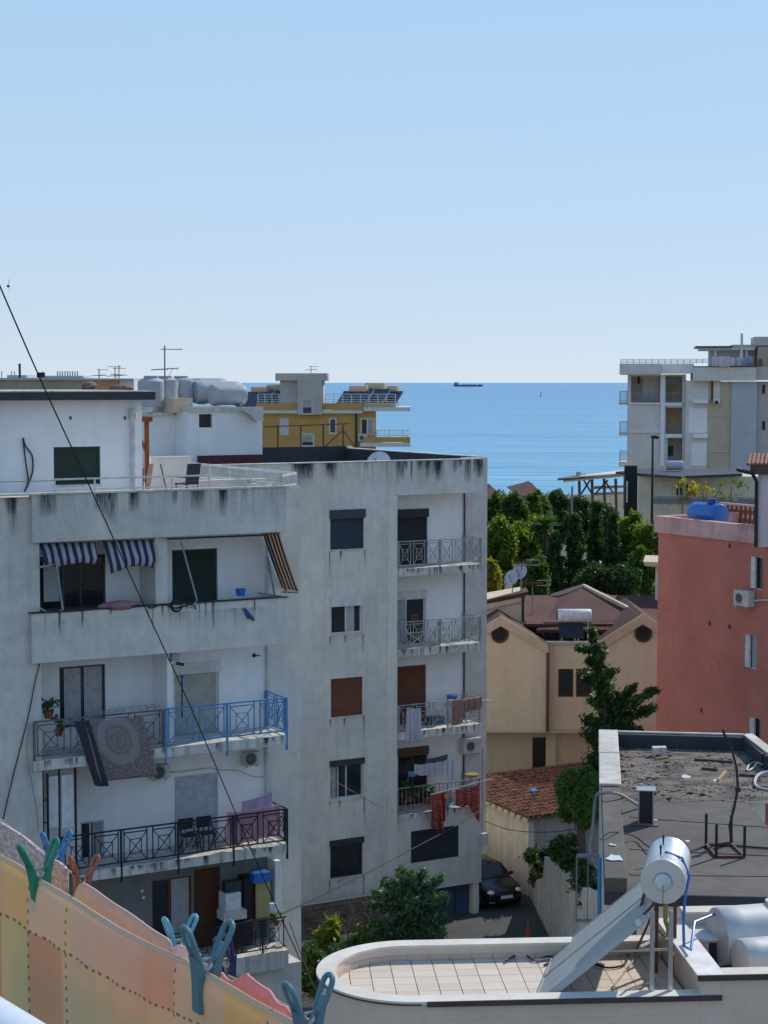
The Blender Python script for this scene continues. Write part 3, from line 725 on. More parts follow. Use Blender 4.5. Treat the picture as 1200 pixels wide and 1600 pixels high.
# ledgestone retaining wall in front of the block's foot: courses of separate rough stones
rw = FB.R(470, 1405, 600, 1500, -.6); rnd = random.Random(4)
root = empty('stone_garden_wall', FB.w((rw[0]+rw[1])/2, -.6, 0), A1, 'low wall of thin stacked brown stones at the foot of the central block', 'wall')
hw = (rw[1]-rw[0])/2; htop = FB.px(530, 1408, -.6).z
mk('backing', MB().box(-hw-1.5, hw, .06, .4, 0, htop-.05), M['conc'], root)
st = MB(); z = 0.3
while z < htop:
    h = rnd.uniform(.07, .11); x = -hw-1.5
    while x < hw:
        w = rnd.uniform(.3, .7); st.box(x, min(hw, x+w-.015), rnd.uniform(-.05, .03), .058, z, z+h-.014); x += w
    z += h
mk('stacked_stones', st, simple('brown_ledgestone', (.17,.14,.115), .9, var=.5, scale=1.6, bmp=.4), root, kind='stuff')
ac = FB.px(733, 1163, BB-.02); ac_unit(FB, ac.x-.05, BB-.06, ac.z-.3, 'air conditioner with round fan on the fourth balcony down of the central block', .85, .32, .6)
dish(FB.w(FB.px(592,712,2.2).x, 2.2, zR-.88), .48, A1+rad(-45), rad(25), 'white satellite dish standing behind the roof edge of the central block', pole=.35)
fm = MB()
fr0 = FB.px(412, 700, 10.5); z0 = zR-.9
def q(x, y, b=12.3): p = FB.px(x, y, b); return (p.x, b, p.z)
fp = [q(413,666), q(434,664), q(470,664), q(505,663), q(542,662)]
for i, x in enumerate((434, 470, 505, 536)): fm.bar(q(x, 664), (q(x,664)[0], 12.3, zR+.1), .05)
fm.bar(q(413,667), q(545,662), .045); fm.bar(q(505,700), q(536,672), .04); fm.bar(q(536,672), q(556,700), .04)

aa = at(fm, FB, q(470,664)[0], 12.3, zR+.1)
mk('metal_frame', fm, M['rustbr'], None, label='thin rusty pipe frame standing on the back edge of the central roof', cat='frame', **aa)

# dark run-off streaks below sills, ledges and slab ends
dm, nt_, bs_, out_ = nodes('runoff_streak'); bs_.inputs['Base Color'].default_value = (.05,.052,.055,1); bs_.inputs['Roughness'].default_value = .9
tcx = N(nt_, 'TexCoord'); sp_x = N(nt_, 'SeparateXYZ'); nt_.links.new(tcx.outputs['UV'], sp_x.inputs[0])
fade = math_(nt_, 'MULTIPLY', math_(nt_, 'POWER', math_(nt_, 'SUBTRACT', 1.0, sp_x.outputs[1]), .8), math_(nt_, 'SINE', math_(nt_, 'MULTIPLY', sp_x.outputs[0], PI)))
nz_ = ramp(nt_, noise(nt_, coords(nt_, (30,30,2.5)), 1, 4), [(.35,.25),(.6,1)])
al = math_(nt_, 'MULTIPLY', math_(nt_, 'MULTIPLY', fade, nz_), .95); nt_.links.new(al, bs_.inputs['Alpha'])
def drips(parent, lst, b):
    m = MB(); uv = []
    for (x, z, w, L) in lst:
        n0 = len(m.v); m.v += [(x-w/2, b, z), (x+w/2, b, z), (x+w/2, b, z-L), (x-w/2, b, z-L)]; m.f.append((n0+3, n0+2, n0+1, n0)); uv += [(0,0),(1,0),(1,1),(0,1)]
    o = mk('runoff_stains', m, dm, parent, fix=True, kind='stuff'); ul = o.data.uv_layers.new(name='UVMap')
    for lp in o.data.loops: ul.data[lp.index].uv = uv[lp.vertex_index]
    return o
rnd = random.Random(77); L_ = []
for r_ in wz:
    L_ += [(r_[0]-.03, r_[2]-.02, .07, rnd.uniform(.3,1.3)), (r_[1]+.03, r_[2]-.02, .08, rnd.uniform(.4,1.2)), (r_[0]+rnd.uniform(.3,.8), r_[2]-.05, .12, rnd.uniform(.15,.4))]
drips(B, L_, -.006)
L_ = []
for k in range(14): L_.append((rnd.uniform(bL+3, bE), zR-.01, rnd.uniform(.2,.6), rnd.uniform(.25,.8)))
drips(B, [t for t in L_ if t[0] < -.5], -.008); drips(B, [t for t in L_ if t[0] > -.4]+[(rnd.uniform(0, bE-.1), zR-.01, rnd.uniform(.1,.4), rnd.uniform(.3,.95)) for _ in range(12)], -.056)
for z in zs: drips(B, [(rnd.uniform(.1, bE-.1), z-.01, rnd.uniform(.04,.16), rnd.uniform(.12,.3)) for _ in range(16)], -.026)
drips(A, [(rnd.uniform(r4[0]+.2, -.1), r4[3]+.1, rnd.uniform(.03,.10), rnd.uniform(.15,.6)) for _ in range(11)]+[(-2.25, r4[3]+.1, .11, .85),(-6.6, r4[3]+.1, .09, .6),(-4.0, r4[3]+.1, .07, .7)], -.026)
drips(A, [(rnd.uniform(rb[0]+.1, -.1), zr, rnd.uniform(.15,.6), rnd.uniform(.2,.9)) for _ in range(9)], -.006)
drips(A, [(rnd.uniform(aL+2, aP-.4), zr-.05, rnd.uniform(.06,.4), rnd.uniform(.3,1.1)) for _ in range(3)], .146)
for lv in (3, 2): drips(A, [(rnd.uniform(r4[0]+.2 if lv == 3 else -5.2, -.1), zf[lv]-.01, rnd.uniform(.04,.2), rnd.uniform(.1,.27)) for _ in range(22)], -.026)
# ================================================================ BITUMEN ROOF BUILDING (lower right)
zE = 10.8; zEp = 11.16
E = empty('flat_roof_building', (8.5, 42, 0), 0, 'low building with a littered grey bitumen flat roof at lower right', 'building')
def WL(p, root): return Vector(p) - root.location
def E_(px, py, z): return PZ(px, py, z) - E.location
# plan corners (outer)
ob = [PZ(937,1143,zEp), PZ(1166,1149,zEp), PZ(1197,1178,zEp), PZ(1420,1196,zEp)]
fl = PZ(944,1392,zE+.1); frt = PZ(1300,1400,zE+.1)
bl, br = ob[0], ob[1]
def EL(v, z): return (v.x-E.location.x, v.y-E.location.y, z)
outer = [fl, frt, Vector((frt.x, ob[3].y, 0)), ob[2], br, bl]
m = MB(); m.prism([EL(p, zE) for p in outer], (0,0,-zE)); mk('walls', m, M['conc'], E)
roofm = plaster('bitumen_roof', (.085,.079,.073), 1.2, (.13,.12,.11), streak=0, spots=.6, dark=(.05,.047,.045))
m = MB(); m.add([EL(p, zE+.004) for p in outer], [tuple(range(6))]); rf = mk('roof', m, roofm, E)
def coping_run(name, p, q, side, w, z0, z1, mat, mat2=None):
    d = (q-p); d.z = 0; dn = d.normalized(); s = Vector((-dn.y, dn.x, 0))*side*w
    mm = MB(); mm.prism([EL(p, z0), EL(q, z0), EL(q+s, z0), EL(p+s, z0)], (0,0,z1-z0)); return mk(name, mm, mat, E, bevel=.02)
darkp = M['bitumen']; M['oldcap'] = plaster('old_concrete_cap', (.38,.36,.33), 1.0, (.48,.46,.43), streak=.8, spots=.7)
seg = PZ(938,1228,zEp)
seg2 = bl + (seg-bl)*.46
coping_run('rear_parapet', bl, br, -1, .30, zE+.005, zEp, darkp)
coping_run('rear_coping', bl+Vector((0,-.02,0)), br, -1, .12, zEp+.003, zEp+.05, M['oldcap'])
coping_run('side_parapet', bl, fl, 1, .42, zE+.005, zEp-.01, roofm)
for (p_, q_) in ((bl+Vector((-.03,0,0)), seg2+Vector((-.03,.03,0))), (seg2+Vector((-.03,-.03,0)), seg+Vector((-.03,0,0)))):
    coping_run('side_coping', p_, q_, 1, .50, zEp-.006, zEp+.06, M['oldcap'])
coping_run('right_parapet', br, ob[2], -1, .12, zE+.005, zEp, darkp)
coping_run('right_coping', br+Vector((-.1,0,0)), ob[2], 1, .28, zEp+.003, zEp+.05, M['oldcap'])
coping_run('right_parapet', ob[2], ob[3], -1, .25, zE+.005, zEp, darkp)
coping_run('gutter_lip', fl, frt, -1, .08, zE-.15, zE+.07, darkp)
# bitumen laps: slightly raised strips running across
for i, (ya, yb, t) in enumerate(((1278, 1298, .3), (1328, 1341, .2), (1368, 1371, .2))):
    m = MB(); a_, b_ = PZ(985, ya, zE), PZ(1260, yb, zE); m.prism([EL(a_, zE+.006), EL(b_, zE+.006), EL(b_+Vector((0,.12,0)), zE+.006), EL(a_+Vector((0,.12,0)), zE+.006)], (0,0,.012)); mk('bitumen_lap', m, roofm, E)
# litter, moss and broken screed on the rear half
def litter_mat():
    mt, nt, bs, out = nodes('moss_and_dirt'); v = coords(nt)
    n1 = ramp(nt, noise(nt, coords(nt, (1,1.8,1)), 1.1, 6, .7), [(.42,0),(.56,1)]); n2 = ramp(nt, noise(nt, v, 9, 6, .75), [(.4,0),(.62,1)])
    c = mix(nt, n2, (.03,.027,.024), (.15,.125,.105)); d = mix(nt, n2, (.17,.145,.12), (.25,.21,.18)); col = mix(nt, n1, c, d)
    sp = ramp(nt, noise(nt, v, 28, 3, .8), [(.62,0),(.70,1)]); col = mix(nt, math_(nt, 'MULTIPLY', sp, .6), col, (.5,.45,.4))
    nt.links.new(col, bs.inputs['Base Color']); bs.inputs['Roughness'].default_value = .95; bump(nt, bs, noise(nt, v, 12, 6, .75), .9, .05); return mt
rnd = random.Random(7); m = MB(); ed = []
q0 = [PZ(966,1252,zE), PZ(1010,1250,zE), PZ(1060,1254,zE), PZ(1120,1251,zE), PZ(1200,1256,zE), PZ(1300,1258,zE)]; q1 = [PZ(1180,1168,zE), PZ(958,1166,zE)]
m.add([(p.x-E.location.x, p.y-E.location.y, zE+.010) for p in q0+q1], [tuple(range(8))]); mk('dirt_layer', m, litter_mat(), E, fix=False)
for (nm, cnt, cm) in (('dark_litter', 900, (.05,.042,.036)), ('pale_chips', 700, (.32,.27,.23))):
    m = MB()
    for i in range(cnt):
        py = 1168 + 84*rnd.random(); px = rnd.uniform(964, 1192)
        if math.sin(px*.031+py*.17)+math.sin(px*.083-py*.09) > .6 and rnd.random() < .8: continue
        if 1200 < py < 1225 and 1050 < px < 1170 and rnd.random() < .85: continue
        p = PZ(px, py, zE); s = rnd.uniform(.008, .035)*(2.4 if rnd.random() < .04 else 1)
        m.ell((p.x-E.location.x, p.y-E.location.y, zE+s*.4), s*rnd.uniform(.8,1.6), s*rnd.uniform(.6,1.4), s*.6, 5, 3, .3, rnd)
    mk(nm, m, simple(nm+'_mat', cm, .95, var=.5, scale=3), E, kind='stuff')
def single(name, label, cat, m, mat, o, group=None, **k):
    o = Vector(o); m.v = [(x-o.x, y-o.y, z-o.z) for (x, y, z) in m.v]
    return mk(name, m, mat, None, loc=o, label=label, cat=cat, group=group, **k)
def on(px, py, z=None): return PZ(px, py, zE if z is None else z)
b_ = on(1131, 1183); m = MB().obox(b_+Vector((-1.3,0,.12)), (.17,0,0), (0,.12,.02), (0,.03,.11)); 
b_ = on(1030, 1182); m = MB().obox(b_+Vector((0,0,.13)), (.18,.02,0), (0,.12,0), (0,0,.12)); single('concrete_block', 'pale concrete block sitting on the littered back half of the bitumen roof', 'block', m, M['slab'], b_, bevel=.01)
for (x0,y0,x1,y1,c,nm) in ((1024,1188,1044,1186,'woodl','pale curved stick beside the concrete block on the bitumen roof'), (1096,1203,1121,1205,'rustbr','short dark batten lying on the swept patch of the bitumen roof'), (1122,1222,1134,1208,'woodl','thin pale stick lying slanted in the middle of the bitumen roof'), (1085,1189,1145,1193,'rustbr','long thin brown rod lying near the back of the bitumen roof'), (1155,1213,1182,1215,'rustbr','thin dark rod lying right of the bent antenna mast'), (1176,1231,1210,1234,'rustbr','thick dark bar lying at the right edge of the bitumen roof')):
    p, q_ = on(x0,y0)+Vector((0,0,.04)), on(x1,y1)+Vector((0,0,.04)); single('stick', nm, 'stick', MB().bar(p, q_, .06), M[c], p, group='loose sticks and bars on the bitumen roof')
for (x, y) in ((1070,1214),(1118,1220),(1170,1270),(960,1341),(955,1320),(1072,1316)):
    pass
m = MB(); rnd = random.Random(3)
for (x, y, s) in ((961,1341,.16),(955,1320,.04),(960,1321,.03),(1074,1315,.05),(1024,1282,.06),(1072,1214,.12),(1120,1220,.1)):
    p = on(x, y, zE if x > 966 else zEp); n = 9; m.prism([(p.x-E.location.x+s*math.cos(k*6.28/n)*rnd.uniform(.6,1.3), p.y-E.location.y+s*1.6*math.sin(k*6.28/n)*rnd.uniform(.6,1.3), p.z+.008) for k in range(n)], (0,0,.006))
mk('white_splashes', m, M['paint'], E, kind='stuff')
# vent cowl
vb = on(1009, 1288); V_ = empty('roof_vent', vb, rad(-8), 'small upright metal roof vent with dark opening at left of the bitumen roof', 'vent')
H_ = .72; w_ = .17
m = MB().box(-w_, -w_+.03, -.14, .2, 0, H_).box(w_-.03, w_, -.14, .2, 0, H_).box(-w_+.03, w_-.03, .17, .2, 0, H_).box(-w_+.03, w_-.03, -.14, .17, 0, .04)
mk('casing', m, M['steel'], V_); mk('opening', MB().box(-w_+.031, w_-.031, -.10, .16, .042, H_-.03), M['black'], V_)
mk('cap', MB().box(-w_-.03, w_+.03, -.18, .24, H_+.04, H_+.06).box(-w_, -w_+.03, -.1, .2, H_+.001, H_+.04).box(w_-.03, w_, -.1, .2, H_+.001, H_+.04), M['steel'], V_)
mk('flashing', MB().prism([(-w_-.16,-.25,.008),(w_+.1,-.22,.008),(w_+.12,.3,.008),(-w_-.1,.3,.008)], (0,0,.02)), roofm, V_)
# four-legged rusty steel stand and bent antenna mast
sb = on(1138, 1330); T_ = empty('steel_stand', sb, 0, 'upturned dark steel stand with four posts on the front of the bitumen roof', 'stand')
c4 = [on(1103,1322)-sb, on(1119,1341)-sb, on(1163,1341)-sb, on(1142,1320)-sb]
m = MB()
for i in range(4): m.bar(c4[i]+Vector((0,0,.03)), c4[(i+1) % 4]+Vector((0,0,.03)), .05)
m.bar(c4[0]+Vector((0,0,.035)), c4[1]+Vector((0,0,.035)), .06); mk('base_frame', m, M['rustbr'], T_)
for i, h in enumerate((.68,.70,.66,.62)): mk('post', MB().bar(c4[i]+Vector((0,0,.06)), c4[i]+Vector((0,0,h)), .05), M['iron'], T_)
mm_ = on(1143, 1318); pts = [mm_, P(1140,1290,mm_.y), P(1147,1262,mm_.y), P(1153,1232,mm_.y), P(1151,1202,mm_.y), P(1146,1180,mm_.y+.1), P(1142,1165,mm_.y+.1), P(1132,1148,mm_.y+.1), P(1129,1140,mm_.y+.1)]
ms = empty('bent_mast', mm_, 0, 'tall bent dark antenna mast with a loose cable, rising from the steel stand', 'mast')
mk('pole', MB().tube([p-mm_ for p in pts], .028, 6), M['iron'], ms, smooth=True)
mk('clamp', MB().cyl(pts[3]-mm_-Vector((0,0,.06)), pts[3]-mm_+Vector((0,0,.02)), .06, n=8), M['iron'], ms)
mk('loose_cable', MB().tube([p-mm_ for p in (P(1145,1318,mm_.y), P(1143,1265,mm_.y), P(1147,1230,mm_.y), P(1148,1195,mm_.y), P(1152,1205,mm_.y))], .012, 5), M['cableg'], ms)
def gpts(L, z): return [on(x, y, z+(dz_ if len(q_) > 2 else 0)) if False else on(x, y, z) for (x, y, *q_) in L]
cable('roof_cable', 'black cable trailing across the front of the bitumen roof behind the solar tank', [on(x, y, zE+.03) for (x, y) in ((1062,1338),(1085,1328),(1103,1322),(1140,1321),(1200,1325),(1260,1327))], .02, group='cables on the roofs')
cable('roof_cable', 'thin black cable looping from the wall pipe over the roof corner to the tank', [on(938,1312,zEp+.05), on(955,1300,zEp+.1), on(990,1306,zE+.1), on(1012,1322,zE+.1), on(1040,1336,zE+.2)], .016, group='cables on the roofs')
cable('grey_hose', 'pale grey hose bending over the left edge of the bitumen roof down its wall', [on(1000,1260,zE+.05), on(968,1241,zEp+.1), on(945,1239,zEp+.12), on(931,1247,zEp-.3), on(926,1290,zEp-1.0)-Vector((0,0,.2)), on(923,1330,zEp-1.5), on(936,1360,zEp-1.9), on(945,1370,zEp-2.2)], .04, mat='cableg', cat='hose')
cable('white_hose', 'loop of white hose lying at the right edge of the bitumen roof', [on(1215,1205,zE+.1), on(1190,1208,zE+.1), on(1180,1218,zE+.06), on(1184,1230,zE+.04), on(1215,1236,zE+.04)], .035, mat='pvc', cat='hose', group='white hoses on the bitumen roof')
cable('white_hose', 'small white hose curl beside the right parapet of the bitumen roof', [on(1192,1195,zE+.1), on(1183,1192,zE+.15), on(1178,1199,zE+.06), on(1168,1204,zE+.04), on(1170,1196,zE+.04), on(1180,1190,zE+.05)], .025, mat='pvc', cat='hose', group='white hoses on the bitumen roof')
cable('hanging_pipe', 'bright blue pipe running down the left wall of the bitumen roofed building', [PZ(937,1340,zE), Vector((PZ(937,1340,zE).x, PZ(937,1340,zE).y-.02, zE-3))], .045, mat='ironb', cat='pipe')
gp = PZ(926,1337,9.9); gg = empty('wall_gate', Vector((gp.x, gp.y, 0)), 0, 'pale metal frame fixed beside the blue pipe over the lane', 'frame')
mk('bars', MB().bar((-.35,0,9.9),(.15,0,9.9),.07).bar((-.35,0,9.9),(-.35,0,8.4),.03).bar((-.1,0,9.9),(-.1,0,8.4),.02).bar((-.35,0,8.45),(.15,0,8.45),.06), M['irong'], gg)
# ================================================================ NEAR HOUSE WITH TILED TERRACE
TZ = HC - 9.2; TA = math.atan2(-193, F)          # terrace grid turned towards the left
def T2(px, py, z=TZ): return PZ(px, py, z)
tn = Vector((-math.sin(-TA), math.cos(TA), 0)); tn = Vector((math.sin(TA), math.cos(TA), 0)); te = Vector((math.cos(TA), -math.sin(TA), 0))
near = T2(700, 1578); O = near.copy(); O.z = 0
HN = empty('near_house', O, -TA, 'cream house with a tiled roof terrace ending in a rounded parapet at lower right', 'house')
ang_ = -TA; u_ = Vector((math.cos(ang_), math.sin(ang_), 0)); v_ = Vector((-math.sin(ang_), math.cos(ang_), 0))
def TL(px, py, z=TZ):
    p = PZ(px, py, z) - O; return Vector((p.dot(u_), p.dot(v_), p.z))
def TWp(x, y, z): return O + u_*x + v_*y + Vector((0,0,z))
y0i = TL(850,1577).y; y1i = TL(800,1497).y           # inner faces of the front and back parapets
Ri = (y1i-y0i)/2; yc = (y0i+y1i)/2; xl = TL(521,1535, TZ).x; xc = xl+Ri; th = .22
h1 = .20; zc = TZ+h1
xr = TL(1089,1571).x; xw = TL(1026,1483).x
def arc(R, n=36): return [(xc - R*math.cos(t), yc + R*math.sin(t)) for t in [(-PI/2) + PI*i/n for i in range(n+1)]]  # from front to back through the left
def strip(m, inner, outer, z0, z1):
    n = len(inner); b = len(m.v)
    for (x, y) in inner: m.v += [(x, y, z0), (x, y, z1)]
    for (x, y) in outer: m.v += [(x, y, z0), (x, y, z1)]
    for i in range(n-1):
        a, c = b+2*i, b+2*n+2*i
        m.f += [(a, a+1, a+3, a+2), (c, c+2, c+3, c+1), (a+1, c+1, c+3, a+3), (a, a+2, c+2, c)]
    m.f += [(b, b+2*n, b+2*n+1, b+1), (b+2*n-2, b+2*n-1, b+4*n-1, b+4*n-2)]
inn = [(xr-.002, y0i)] + arc(Ri) + [(xr+.0, y1i)]
out = [(xr-.002, y0i-th)] + arc(Ri+th) + [(xr+.0, y1i+th)]
m = MB(); strip(m, inn, out, TZ-.05, zc); mk('parapet', m, M['ivory'], HN, smooth=True)
inn2 = [(xr+.3, y0i+.02)] + arc(Ri-.02) + [(xr+.0, y1i-.02)]; out2 = [(xr+.3, y0i-th-.05)] + arc(Ri+th+.05) + [(xr, y1i+th+.05)]
m = MB(); strip(m, inn2, out2, zc+.002, zc+.045); mk('coping', m, M['coping'], HN, smooth=True)
xe = TL(672,1588,zc).x
inn3 = [(p[0], p[1]) for p in [(xr+.3, y0i-th-.051), (xe, y0i-th-.051)]]; out3 = [(xr+.3, y0i-th-.075), (xe, y0i-th-.075)]
m = MB(); strip(m, inn3, out3, zc-.03, zc+.05); mk('coping_edge', m, M['edge'], HN)
m = MB(); strip(m, arc(Ri+th+.051), arc(Ri+th+.06), zc-.012, zc+.012); mk('coping_edge', m, M['edge'], HN)
m = MB(); strip(m, [(xr+3.6, y0i-th+.06)]+arc(Ri+th-.06)+[(xr+3.6, y1i+th-.06)], [(xr+3.6, y0i-th)]+arc(Ri+th-.001)+[(xr+3.6, y1i+th-.01)], 0, TZ-.052); mk('outer_wall', m, M['ivory'], HN, smooth=True)
m = MB(); strip(m, arc(Ri+th), arc(Ri+th+.05), TZ-.62, TZ-.56); mk('string_course', m, M['edge'], HN)
m = MB(); pts = [(x, y, TZ-.03) for (x, y) in inn] ; m.prism(pts, (0,0,-.25)); mk('terrace_bed', m, simple('tile_grout', (.30,.245,.20), .9), HN)
# tiles, each laid with an open joint
tp = .3345; rnd = random.Random(11)
tm = plaster('terrace_tile', (.44,.375,.31), .3, (.50,.43,.365), streak=0, spots=.15)
oi_ = N(tm.node_tree, 'ObjectInfo'); mxr = N(tm.node_tree, 'HueSaturation'); bs_t = [n_ for n_ in tm.node_tree.nodes if n_.bl_idname == 'ShaderNodeBsdfPrincipled'][0]
lk = bs_t.inputs['Base Color'].links[0].from_socket; tm.node_tree.links.new(lk, mxr.inputs['Color']); tm.node_tree.links.new(math_(tm.node_tree, 'MULTIPLY_ADD', oi_.outputs['Random'], .16, .92), mxr.inputs['Value']); tm.node_tree.links.new(mxr.outputs[0], bs_t.inputs['Base Color'])
tb = MB().box(-tp/2+.006, tp/2-.006, -tp/2+.005, tp/2-.005, -.02, .0); t0 = mk('tile', tb, tm, HN, bevel=.0); t0.location = (0,0,-5)
x_off = TL(773, 1502).x; first = True
i0 = int((xl-x_off)/tp)-1
for i in range(i0, 60):
    x = x_off + (i+.5)*tp
    if x > xr+.1: break
    for j in range(12):
        y = y0i + (j+.5)*tp - .08
        if y > y1i+.12: continue
        if x < xc and math.hypot(x-xc, y-yc) > Ri+.12: continue
        o = t0 if first else t0.copy()
        if not first: COL.objects.link(o)
        first = False; o.location = (x, y, TZ+rnd.uniform(-.0012,.0012)); o.rotation_euler = (rnd.uniform(-.002,.002), rnd.uniform(-.002,.002), rnd.uniform(-.003,.003))
# skirting tiles round the inside of the low parapet
skm = plaster('skirting_tile', (.40,.32,.26), .4, (.46,.37,.31), streak=0, spots=.2)
def skirt(x0, y0, x1, y1, h=.085):
    d = Vector((x1-x0, y1-y0, 0)); L_ = d.length; n = max(1, round(L_/tp))
    for k in range(n):
        a_ = Vector((x0, y0, 0)).lerp(Vector((x1, y1, 0)), (k+.02)/n); b_ = Vector((x0, y0, 0)).lerp(Vector((x1, y1, 0)), (k+.98)/n)
        mk('skirting_tile', MB().obox((a_+b_)/2+Vector((0,0,TZ+.003+h/2)), (b_-a_)/2, Vector((-d.y, d.x, 0)).normalized()*.008, (0,0,h/2)), skm, HN)
ar = arc(Ri-.01, 18)
for k in range(9, 18): skirt(*ar[k], *ar[k+1])
skirt(xc, y1i-.01, xr, y1i-.01)
# raised wall at the right of the terrace and the tank yard behind it
zw = TZ+.50
wdir = [(xr, y0i-.02), (TL(1050,1517).x if False else xr, y1i)]
m = MB(); m.prism([(xr, y0i-th, TZ-.05), (xr+.30, y0i-th, TZ-.05), (xr+.30, y1i+th, TZ-.05), (xr, y1i+th, TZ-.05)], (0,0,.55)); mk('dividing_wall', m, M['ivory'], HN)
mk('dividing_coping', MB().box(xr-.06, xr+.36, y0i-th-.01, y1i+th, zw+.002, zw+.04), plaster('flaking_coping', (.52,.5,.48), .9, (.72,.7,.68), streak=0, spots=.9), HN, bevel=.01)
mk('yard_front_wall', MB().box(xr+.302, xr+3.6, y0i-th, y0i-th+.28, TZ-.05, zw), M['ivory'], HN)
mk('yard_front_coping', MB().box(xr+.361, xr+3.6, y0i-th-.03, y0i-th+.30, zw+.002, zw+.04), M['coping'], HN)
mk('coping_edge', MB().box(xr-.06, xr+3.6, y0i-th-.06, y0i-th-.031, zw-.04, zw+.045), M['edge'], HN)
mk('front_face', MB().box(xr-.002, xr+3.6, y0i-th-.004, y0i-th-.002, 0, TZ-.05), M['ivory'], HN)
mk('yard_floor', MB().box(xr+.3, xr+3.6, y0i-th+.28, y1i+th, TZ-.2, TZ-.0), tm, HN)
zbk = TZ+.66; xb = TL(1060,1415,zbk).x
mk('rear_wall', MB().box(xb, xr+3.6, y1i, y1i+.28, TZ+.0, zbk), M['ivory'], HN)
mk('rear_coping', MB().box(xb-.03, xr+3.6, y1i-.03, y1i+.31, zbk+.002, zbk+.04), M['coping'], HN)
for k in range(8): mk('skirting_tile', MB().box(xr+.32+k*tp, xr+.32+k*tp+tp*.97, y1i-.012, y1i-.003, TZ+.003, TZ+.09), skm, HN)
# big solar water heater on the terrace
c0 = P(1036, 1378, 26.9); c1 = P(1045, 1339, 28.25); ax = (c1-c0); ax.z = 0; ax.normalize(); Lh = 1.42; r = .338
base = Vector((c0.x, c0.y, TZ)); SH = empty('solar_water_heater', base, 0, 'large solar water heater with silver tank and tilted panels on the tiled terrace', 'solar heater')
cc = Vector((0, 0, c0.z-TZ))
silver = simple('brushed_silver', (.74,.74,.75), .34, metal=.75, var=.04, scale=1, bmp=0)
pr_ = [(0, r*.985), (.004, r*.99), (.012, r*1.005), (.03, r*1.005), (.034, r)] + [(Lh-.034, r), (Lh-.03, r*1.005), (Lh-.01, r*1.005), (Lh, r*.97)]
tk = mk('storage_tank', MB().lathe(cc, ax, pr_, 64), silver, SH, smooth=True)
side = Vector((ax.y, -ax.x, 0)); upv = Vector((0,0,1))
mk('end_ring', MB().torus(cc-ax*.006, side, upv, r*.42, .012, 32, 6), M['steel'], tk, smooth=True)
mk('end_cover', MB().lathe(cc-ax*.03, ax, [(0, r*.30), (.012, r*.37), (.03, r*.38)], 32), M['paint'], tk, smooth=True)
mk('gauge_wire', MB().tube([cc-ax*.035+upv*-.04, cc-ax*.03+upv*-.2, cc-ax*.015+upv*-.34], .004, 5), M['iron'], tk)
for t in (.33, .95): mk('valve', MB().cyl(cc+ax*t+upv*r*.98-side*.06, cc+ax*t+upv*(r+.09)-side*.06, .014, n=8).cyl(cc+ax*t+upv*(r+.09)-side*.06, cc+ax*t+upv*(r+.14)-side*.06, .022, .012, n=8), M['iron'], tk)
# collectors: two glazed boxes side by side leaning to the left
A0 = T2(832, 1574); A0 = Vector((A0.x, A0.y, TZ+.02)); A1_ = P(1007, 1430, 26.95)
ds = (A1_-A0); dl_ = ds.length; ds = ds.normalized(); dep = ax; nn = ds.cross(dep).normalized()
if nn.z < 0: nn = -nn
W2 = 1.30; frm = simple('collector_frame', (.42,.43,.43), .45, metal=.4, var=.1)
for k in range(2):
    c = A0 + ds*dl_/2 + dep*(W2*(k+.5)+.02*k) - base
    cl = mk('collector', MB().obox(c-nn*.05, ds*dl_/2, dep*W2/2, nn*.05), frm, SH, bevel=.008)
    mk('pane', MB().obox(c+nn*.004, ds*(dl_/2-.05), dep*(W2/2-.04), nn*.004), simple('grey_glass', (.36,.37,.34), .5, var=.12), cl)  # panes get a light grey base colour
    mk('rim', MB().obox(c+nn*.01-dep*(W2/2-.012), ds*dl_/2, dep*.012, nn*.01).obox(c+nn*.01+dep*(W2/2-.012), ds*dl_/2, dep*.012, nn*.01).obox(c+nn*.01-ds*(dl_/2-.012), ds*.012, dep*(W2/2-.03), nn*.01), frm, cl)
end = A1_ - base
mk('pipe_plug', MB().cyl(end-ds*.14-dep*.01-nn*.02, end-ds*.14-dep*.06-nn*.02, .05, n=12), M['paint'], SH, smooth=True)
# stand
legs = [T2(1017,1573), T2(1047,1573), T2(1026,1500), T2(1052,1498)]
for (lx, ly, z1) in ((1018,1573,.0),(1047,1573,.0)):
    p = T2(lx, ly)-base; p.z = 0; mk('leg', MB().bar(p+Vector((0,0,.005)), Vector((p.x, p.y, cc.z-r*.9)), .06), M['steel'], SH)
for (dx, dy) in ((-.17,1.1),(.12,1.15)):
    mk('leg', MB().bar((dx+.25, dy, .005), (dx+.25, dy, cc.z-r*.9), .05), M['rustbr'], SH)
b = MB(); zz = cc.z-r*.95
mk('brace', MB().bar((-.1,.05,zz), (-.72,.12,.72), .035), M['rustbr'], SH)
mk('brace', MB().bar((-.05,.1,zz), (-.40,.1,.62), .03), M['rustbr'], SH)
mk('brace', MB().bar((-.1,1.0,zz), (-.35,.5,.8), .04), M['rustbr'], SH)
mk('brace', MB().bar((-.05,0,1.0), (.35,1.15,.45), .03), M['rustbr'], SH)
mk('cross_bar', MB().bar((-.75,.12,.66), (.12,.06,.70), .035), M['steel'], SH)
mk('inlet_pipe', MB().tube([(.04,.0,cc.z-r-.0),(.04,-.02,cc.z-r-.25),(.08,-.02,1.05),(.12,0,.7),(.16,.05,.62)], .035, 8), simple('yellow_insulation', (.28,.22,.05), .8, var=.4, scale=12), SH, smooth=True)
mk('valve_cluster', MB().cyl((.1,-.02,.92),(.1,-.02,1.06),.035,n=8).cyl((.16,-.02,.88),(.04,-.02,.9),.03,n=8), M['steel'], SH)
